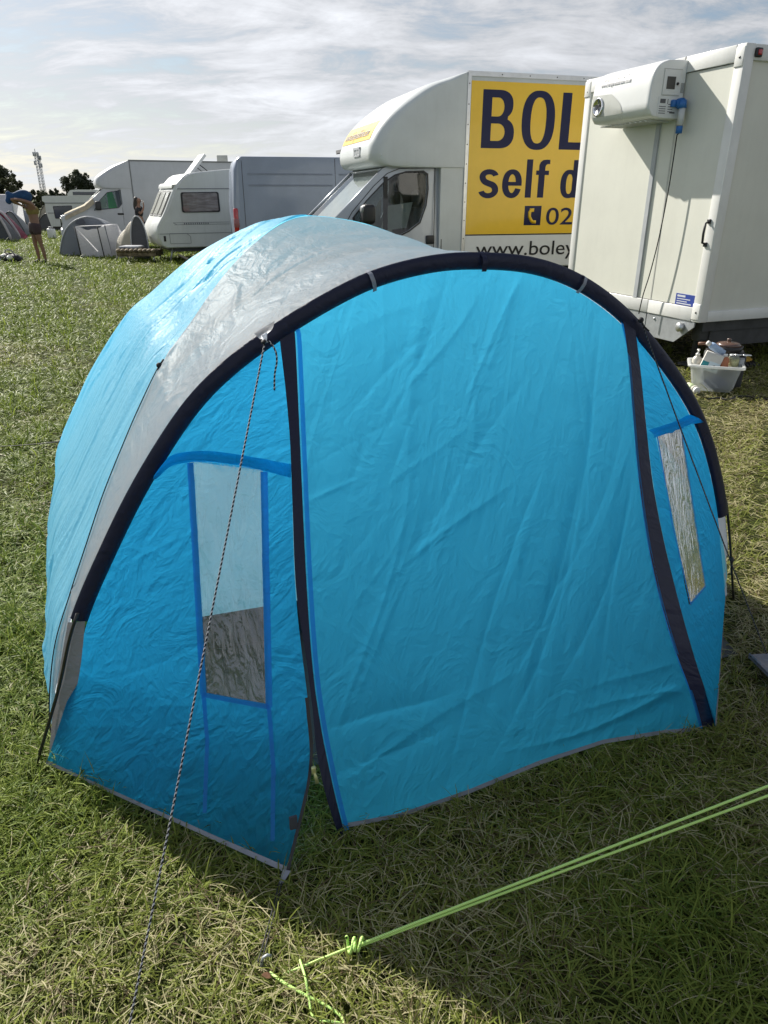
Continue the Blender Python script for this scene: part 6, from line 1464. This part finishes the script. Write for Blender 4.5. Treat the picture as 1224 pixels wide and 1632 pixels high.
pts = [(0, 0, .95, (.13, .155)), (0, .10, .8, .10), (.01, .10, .40, .07), (0, .10, .10, .055), (0, -.10, .8, .10), (.01, -.10, .40, .07), (0, -.10, .10, .055)]; skin_mesh('trousers', pts, [(0, 1), (1, 2), (2, 3), (0, 4), (4, 5), (5, 6)], mat('dark_jeans', (.03, .035, .05), .85), p2)
pts = [(.01, 0, 1.63, .085), (-.035, 0, 1.57, .095), (-.08, 0, 1.42, .085), (-.09, 0, 1.25, .06)]; skin_mesh('hair', pts, [(0, 1), (1, 2), (2, 3)], M_hair, p2)
cu = thing('cup', 'white cup held to the mouth of the person by the distant truck', 'cup', (pb2[0] + .17, pb2[1] - .06, 1.46)); mb = MB(); mb.lathe([(.028, -.05), (.036, .06), (.033, .06), (.026, -.04)], (0, 0, 0), 'z', 14); mb.build('cup_body', M_white, cu); mb = MB(); mb.lathe([(.038, .058), (.038, .066), (.03, .068)], (0, 0, 0), 'z', 14); mb.build('rim', M_white, cu)
# bag and cloth on the grass by the first person
bp = ground(18, 418); bg_ = thing('bag', 'black and white bag lying on the grass by the standing person', 'bag', tuple(bp))
rows = []
for t in np.linspace(0, math.pi, 16):
    rows.append([(.30 * math.sin(t) * math.cos(p) * (1 + .12 * math.sin(3 * p + 4 * t)) , .2 * math.sin(t) * math.sin(p), max(-.01, .10 + .13 * math.cos(t) * (1 + .15 * math.sin(2 * p)))) for p in np.linspace(0, 2 * math.pi, 25)])
cloth_patch('bag_body', rows, mat('black_nylon', (.015, .016, .02), .6, bump=.5, bs=25), bg_)
mb = MB(); mb.ball((.06, -.17, .13), (.09, .05, .06), 10); mb.ball((-.12, -.12, .17), (.06, .05, .05), 10); build_each(mb, 'white_patch', M_white, bg_); mb = MB(); mb.tube(smooth([(-.15, 0, .20), (-.05, -.05, .32), (.08, -.03, .30), (.12, 0, .20)], 20), .018, 8); mb.build('strap', mat('grey_strap', (.3, .3, .3), .8), bg_)
bp = ground(0, 414); bc = grid('blanket', np.array([[(.45 * s - .3 * t, .3 * t, .03 + .03 * math.sin(7 * s + 5 * t)) for s in np.linspace(-1, .4, 16)] for t in np.linspace(-1, 1, 16)]), np.zeros((16, 16, 2)), mat('bright_blue_cloth', (.02, .12, .38), .8)); bc.location = tuple(bp); tag(bc, 'bright blue cloth lying on the grass at the left edge of the photo', 'blanket')

# ------------------------------------------------------------------ storage tub and kitchen things under the trailer
cb0 = ground(1133, 621); TB = Frame(cb0[:2], (.94, -.34)); TBz = .0
def plastic(name, col, tr=.5):
    m = bpy.data.materials.new(name); m.use_nodes = True; t = m.node_tree; b = t.nodes['Principled BSDF']; o = t.nodes['Material Output']; b.inputs['Base Color'].default_value = (*col, 1); b.inputs['Roughness'].default_value = .25
    tr_ = t.nodes.new('ShaderNodeBsdfTransparent'); tr_.inputs[0].default_value = (.9, .93, .95, 1); tl_ = t.nodes.new('ShaderNodeBsdfTranslucent'); tl_.inputs[0].default_value = (*col, 1)
    a = t.nodes.new('ShaderNodeMixShader'); a.inputs[0].default_value = .4; t.links.new(b.outputs[0], a.inputs[1]); t.links.new(tl_.outputs[0], a.inputs[2])
    c = t.nodes.new('ShaderNodeMixShader'); c.inputs[0].default_value = tr; t.links.new(a.outputs[0], c.inputs[1]); t.links.new(tr_.outputs[0], c.inputs[2]); t.links.new(c.outputs[0], o.inputs[0]); return m
TS = .86
tub = framed('storage_tub', TB, 'clear plastic storage tub full of kitchen things on the grass under the trailer corner', 'storage tub')
tub.scale = (TS,) * 3
def rrect(hx, hy, r, n=6):
    o = []
    for cx_, cy_, a0 in ((hx - r, hy - r, 0), (-hx + r, hy - r, 90), (-hx + r, -hy + r, 180), (hx - r, -hy + r, 270)):
        for t in np.linspace(R(a0), R(a0 + 90), n): o.append((cx_ + r * math.cos(t), cy_ + r * math.sin(t)))
    return o
def stack(rings): 
    mb = MB(); n = len(rings[0][0]); vs = [(x, y, z) for rg, z in rings for x, y in rg]; mb.add(vs, [(i * n + j, i * n + (j + 1) % n, (i + 1) * n + (j + 1) % n, (i + 1) * n + j) for i in range(len(rings) - 1) for j in range(n)], 0, True); mb.add([(x, y, rings[0][1]) for x, y in rings[0][0]], [list(range(n))]); return mb
P_cl = plastic('clear_plastic', (.72, .75, .76), .55)
stack([(rrect(.185, .125, .05), .01), (rrect(.20, .14, .05), .05), (rrect(.245, .175, .05), .275)]).build('tub_body', P_cl, tub)
stack([(rrect(.245, .175, .05), .262), (rrect(.275, .205, .06), .262), (rrect(.275, .205, .06), .285), (rrect(.265, .195, .06), .287), (rrect(.245, .175, .05), .285)]).build('rim', plastic('rim_plastic', (.75, .76, .75), .15), tub)
mb = MB(); 
for x in np.linspace(-.18, .18, 7): mb.box((x - .006, -.172, .12), (x + .006, -.150, .25))
def inT(name, label, cat, x, y, z, build):
    p = TB.world((x * TS, y * TS, z * TS)); t = thing(name, label, cat, tuple(p), TB.rz); t.scale = (TS,) * 3; build(t); return t
def bot(prof, m, cap, capm):
    def f(t):
        mb = MB(); mb.lathe(prof, (0, 0, 0), 'z', 20); mb.build('bottle_body', m, t); mb = MB(); mb.lathe(cap, (0, 0, 0), 'z', 14); mb.build('cap', capm, t)
    return f
M_wpl = mat('white_plastic', (.70, .69, .66), .35); M_or = mat('orange_plastic', (.42, .14, .06), .35); M_teal = mat('teal_print', (.02, .24, .27), .5); M_card = mat('pale_card', (.62, .60, .56), .7); M_lblue = mat('light_blue_plastic', (.35, .47, .66), .35)
def pumpf(t):
    mb = MB(); mb.lathe([(.045, .0), (.05, .02), (.05, .10), (.035, .13), (.018, .14), (.018, .15)], (0, 0, 0), 'z', 20); mb.build('bottle_body', mat('pearl_bottle', (.50, .48, .42), .3), t)
    mb = MB(); mb.lathe([(.022, .148), (.022, .165), (.008, .167), (.008, .195), (.016, .196), (.016, .21)], (0, 0, 0), 'z', 14); mb.tube([(0, 0, .203), (.0, -.04, .20), (0, -.045, .19)], .007, 8); mb.build('pump', M_wpl, t)
inT('pump_bottle', 'pearly pump bottle standing in the left end of the storage tub', 'bottle', -.185, .03, .20, pumpf)
def cartonf(t):
    mb = MB(); mb.bbox((-.09, -.025, 0), (.09, .025, .19), .004); b = mb.build('carton_body', M_card, t); b.rotation_euler = (0, R(16), 0)
    mb = MB(); mb.box((-.088, -.0268, .01), (.06, -.0255, .09)); q = mb.build('print_panel', M_teal, b); mb = MB(); mb.box((-.02, -.0272, .015), (.088, -.0256, .105)); mb.build('print_panel', mat('pale_blue_print', (.60, .70, .74), .5), b)
    mb = MB(); n = 20; mb.add([(.04 + r * math.cos(2 * math.pi * i / n), -.0278, .05 + r * 1.2 * math.sin(2 * math.pi * i / n)) for r in (.022, .013) for i in range(n)], [(i, (i + 1) % n, n + (i + 1) % n, n + i) for i in range(n)]); mb.build('print_ring', M_ink, b)
inT('carton', 'pale carton with a teal print leaning in the storage tub', 'carton', -.075, -.06, .21, cartonf)
def tubef(t):
    mb = MB(); mb.lathe([(.036, -.09), (.038, .05), (.030, .075), (.018, .08)], (0, 0, 0), 'z', 18); b = mb.build('bottle_body', M_lblue, t); mb = MB(); mb.lathe([(.024, .078), (.024, .115), (.02, .12)], (0, 0, 0), 'z', 14); c = mb.build('cap', M_wpl, t)
    for o in (b, c): o.rotation_euler = (R(8), R(-58), 0)
inT('bottle', 'light blue bottle lying tilted on top of the carton in the tub', 'bottle', -.02, .0, .43, tubef)
inT('bottle', 'orange bottle with a label standing in the middle of the storage tub', 'bottle', .075, -.04, .235, bot([(.040, 0), (.043, .01), (.043, .10), (.030, .125), (.02, .13)], M_or, [(.023, .128), (.023, .15), (.018, .155)], M_wpl))
def labf(t):
    bot([(.05, 0), (.052, .005), (.052, .125), (.044, .135)], plastic('jar_glass', (.50, .52, .42), .35), [(.048, .135), (.048, .15), (.044, .153)], M_galv)(t); mb = MB(); mb.lathe([(.0535, .02), (.0535, .11)], (0, 0, 0), 'z', 20); mb.build('jar_label', mat('straw_label', (.52, .50, .26), .6, var=.25, vs=25), t)
inT('jar', 'glass jar with a straw coloured label in the storage tub', 'jar', .165, .03, .225, labf)
inT('tin', 'grey tin beside the jar at the right end of the storage tub', 'tin', .235, .07, .225, bot([(.038, 0), (.04, .004), (.04, .10), (.036, .104)], M_galv, [(.037, .104), (.037, .11), (.03, .111)], M_steel))
def spoonf(t):
    mb = MB(); mb.ball((.075, -.02, .0), (.045, .03, .012), 12); mb.build('spoon_bowl', M_chrome, t); mb = MB(); mb.tube([(.04, -.02, .0), (-.06, .01, -.01)], .006, 6); mb.build('spoon_handle', M_chrome, t)
inT('spoon', 'shiny metal spoon lying across the jar in the storage tub', 'spoon', .20, -.02, .39, spoonf)
def panf(t):
    mb = MB(); mb.lathe([(.11, 0), (.135, .015), (.15, .07), (.143, .07), (.125, .02)], (0, 0, 0), 'z', 28); mb.build('pan_body', M_black, t); mb = MB(); mb.tube([(-.14, -.03, .06), (-.24, -.05, .085), (-.30, -.06, .08)], .016, 8); mb.build('pan_handle', mat('brown_handle', (.16, .075, .04), .5), t)
    mb = MB(); mb.lathe([(.142, .072), (.10, .10), (.02, .115)], (0, 0, 0), 'z', 28); mb.lathe([(.02, .112), (.024, .14), (.0, .145)], (0, 0, 0), 'z', 12); mb.build('pan_lid', mat('lid_brown', (.10, .055, .04), .25, coat=.5), t)
inT('stewpot', 'dark lidded cooking pan resting behind the jar on the storage tub', 'pan', .11, .24, .36, panf)
inT('camping_stove', 'dark box stove on the grass under the trailer behind the storage tub', 'stove', .10, .28, 0, lambda t: (MB().bbox((-.2, -.13, 0), (.2, .17, .34), .02).build('stove_body', M_chassis, t), MB().bbox((-.19, -.12, .34), (.19, .16, .358), .008).build('stove_top', M_black, t)))
def rollf(t):
    mb = MB(); mb.lathe([(.040, -.09), (.045, -.085), (.045, .06), (.03, .08)], (0, 0, .045), 'y', 20); b = mb.build('bottle_body', mat('cream_bottle', (.62, .60, .50), .4), t); mb = MB(); mb.lathe([(.034, -.125), (.036, -.12), (.036, -.088)], (0, 0, .045), 'y', 16); mb.build('cap', M_wpl, t); mb = MB(); mb.lathe([(.0462, -.06), (.0462, .03)], (0, 0, .045), 'y', 20); mb.build('bottle_label', mat('green_label', (.34, .42, .22), .5), t)
r_ = inT('bottle', 'cream bottle lying on the grass against the front of the storage tub', 'bottle', -.21, -.19, 0, rollf); r_.rotation_euler = (0, 0, TB.rz + R(28))
inT('cloth', 'crumpled navy cloth inside the bottom of the storage tub', 'cloth', .03, -.02, .02, lambda t: MB().ball((0, 0, .06), (.12, .08, .07), 14).build('cloth_bundle', mat('navy_cloth', (.03, .045, .12), .9, bump=.6, bs=20), t))
yg = ground(1184, 583); yt = thing('gloves', 'black and yellow work gloves lying on the grass right of the storage tub', 'gloves', tuple(yg), .3)
mb = MB(); mb.ball((0, 0, .05), (.10, .06, .05), 12); mb.build('palm', mat('yellow_cloth', (.45, .27, .03), .8, var=.3, vs=30), yt); mb = MB()
for i in range(5): mb.tube([(-.06 + .03 * i, -.03, .05), (-.085 + .042 * i, -.09, .035), (-.09 + .046 * i, -.12, .015)], [.018, .016, .012], 8)
build_each(mb, 'finger', M_black, yt)
cg = [ground(u, v, .015) for u, v in [(1128, 636), (1145, 634), (1160, 637), (1175, 632), (1192, 632), (1212, 635), (1240, 636), (1300, 630)]]
tag(rope('power_cable', cg, .008, M_black), 'black power cable lying in the grass in front of the storage tub', 'cable')

# ------------------------------------------------------------------ trees, hedge and masts
def leaf_mat(name, a, b):
    m = bpy.data.materials.new(name); m.use_nodes = True; t = m.node_tree; bs = t.nodes['Principled BSDF']; o = t.nodes['Material Output']; bs.inputs['Roughness'].default_value = .6
    tcn = t.nodes.new('ShaderNodeTexCoord'); nz = t.nodes.new('ShaderNodeTexNoise'); nz.inputs['Scale'].default_value = .9; t.links.new(tcn.outputs['Object'], nz.inputs['Vector'])
    mx = t.nodes.new('ShaderNodeMix'); mx.data_type = 'RGBA'; mx.inputs[6].default_value = (*a, 1); mx.inputs[7].default_value = (*b, 1); t.links.new(nz.outputs[0], mx.inputs[0]); t.links.new(mx.outputs[2], bs.inputs['Base Color'])
    tr_ = t.nodes.new('ShaderNodeBsdfTranslucent'); t.links.new(mx.outputs[2], tr_.inputs[0]); ms = t.nodes.new('ShaderNodeMixShader'); ms.inputs[0].default_value = .25; t.links.new(bs.outputs[0], ms.inputs[1]); t.links.new(tr_.outputs[0], ms.inputs[2]); t.links.new(ms.outputs[0], o.inputs[0]); return m
LM1 = leaf_mat('leaf_dark', (.035, .045, .028), (.06, .075, .035)); LM2 = leaf_mat('leaf_olive', (.05, .062, .03), (.085, .09, .045)); M_bark = mat('bark', (.09, .07, .055), .9, var=.2)
def tree(name, label, cat, loc, h, rx, rz_, m, seed, trunk_h, nclump=34, per=110, group=None, leaf=.16):
    r = np.random.default_rng(seed); t = thing(name, label, cat, tuple(loc), 0, group)
    cz = h - rz_; V = []; Fc = []
    for _ in range(nclump):
        d = r.normal(0, 1, 3); d /= np.linalg.norm(d); rad = r.uniform(.35, .95) ** .7; c = np.array([d[0] * rx * rad, d[1] * rx * rad, cz + d[2] * rz_ * rad]); s = r.uniform(.16, .34) * min(rx, rz_)
        n = int(per * r.uniform(.6, 1.3)); p = r.normal(0, 1, (n, 3)); p /= np.linalg.norm(p, axis=1, keepdims=True); p = c + p * (r.uniform(.25, 1, n) ** .5 * s)[:, None]
        a = r.normal(0, 1, (n, 3)); a /= np.linalg.norm(a, axis=1, keepdims=True); b = np.cross(a, r.normal(0, 1, (n, 3))); b /= np.linalg.norm(b, axis=1, keepdims=True); l = (leaf * r.uniform(.6, 1.4, n))[:, None]
        q = np.stack([p - a * l, p + b * l * .6, p + a * l, p - b * l * .6], 1); base = len(V) * 4; V.append(q)
    V = np.concatenate(V).reshape(-1, 3); V[:, 2] = np.maximum(V[:, 2], .05); nf = len(V) // 4
    me = bpy.data.meshes.new('crown'); me.from_pydata(V.tolist(), [], np.arange(nf * 4).reshape(-1, 4).tolist()); link('crown', me, m, t)
    mb = MB(); mb.tube([(0, 0, -.1), (.03, 0, trunk_h * .5), (.0, .05, trunk_h), (.05, 0, cz + .2 * rz_)], [.05 * h * .6, .04 * h * .6, .03 * h * .6, .02], 8)
    for k in range(5):
        a = r.uniform(0, 6.28); mb.tube([(0, 0, trunk_h * .8), (rx * .35 * math.cos(a), rx * .35 * math.sin(a), cz), (rx * .7 * math.cos(a), rx * .7 * math.sin(a), cz + rz_ * r.uniform(-.1, .5))], [.02 * h * .5, .014 * h * .5, .01], 6)
    mb.build('trunk', M_bark, t); return t
def zat(v, Y): return depth_pt(600, v, Y)[2]
def xat(u, v, Y): return depth_pt(u, v, Y)[0]
Y = 105.0; tree('tree', 'large dark leafy tree at the far left edge of the field', 'tree', (xat(-8, 300, Y), Y, 0), zat(258, Y), 2.6, 2.9, LM1, 5, 1.4, 80, 130)
Y = 100.0; tree('tree', 'smaller leafy tree leaning out right of the large dark tree on the left', 'tree', (xat(20, 300, Y), Y, 0), zat(276, Y), 1.15, 1.6, LM2, 6, 1.4, 22, 100)
Y = 140.0; tree('tree', 'round dark dense tree standing alone above the old caravan', 'tree', (xat(125, 300, Y), Y, 0), zat(271, Y), 2.5, 2.6, LM1, 7, 1.2, 60, 150)
hx = [(46, 318, 2), (56, 311, 1), (64, 316, 2), (72, 313, 1), (80, 315, 2), (88, 309, 1), (95, 311, 2), (102, 313, 1), (110, 312, 2), (30, 314, 1), (14, 313, 2), (0, 312, 1), (-14, 313, 2), (150, 311, 1), (166, 312, 2), (184, 311, 1), (205, 312, 2), (228, 312, 1)]
for i, (u, v, k) in enumerate(hx):
    Yh = 118 + 9 * math.sin(i * 2.3); tree('hedge_bush', ['', 'dark green bush', 'olive green bush'][k] + ' in the far hedge line at the end of the field', 'bush', (xat(u, 310, Yh), Yh, 0), zat(v - 8, Yh) + .1, 1.05, 1.35, [None, LM1, LM2][k], 40 + i, .3, 22, 80, 'bushes of the far hedge', .15)
def mast(label, u, vtop, Y, w, r_):
    H_ = zat(vtop, Y); x = xat(u, 300, Y); t = thing('lattice_mast', label, 'mast', (x, Y, 0), 0, None)
    mb = MB(); c3 = [(w * math.cos(a), w * math.sin(a)) for a in (0, 2.094, 4.189)]
    for cx_, cy_ in c3: mb.tube([(cx_, cy_, 0), (cx_ * .8, cy_ * .8, H_ * .9)], r_, 5)
    n = int(H_ / .7)
    for i in range(n):
        z0, z1 = H_ * .9 * i / n, H_ * .9 * (i + 1) / n
        for k in range(3): a, b = c3[k], c3[(k + 1) % 3]; mb.tube([(a[0], a[1], z0), (b[0], b[1], z1)], r_ * .6, 4)
    mb.build('lattice', M_galv, t); mb = MB(); mb.tube([(0, 0, H_ * .88), (0, 0, H_ + .4)], r_ * 1.2, 6); mb.build('top_pole', M_galv, t)
    mb = MB()
    for k, (dz, a) in enumerate([(-.3, 0), (-.3, 2), (-.3, 4), (-2.0, 1), (-2.2, 3.5)]): mb.bbox((w * 1.1 * math.cos(a) - .16, w * 1.1 * math.sin(a) - .16, H_ + dz - .9), (w * 1.1 * math.cos(a) + .16, w * 1.1 * math.sin(a) + .16, H_ + dz), .03)
    build_each(mb, 'antenna_panel', M_galv, t)
mast('taller lattice radio mast with panels, left of the pair above the hedge', 66, 240, 190.0, .42, .07)
mast('thinner lattice radio mast, right of the pair above the hedge', 71, 246, 196.0, .26, .055)
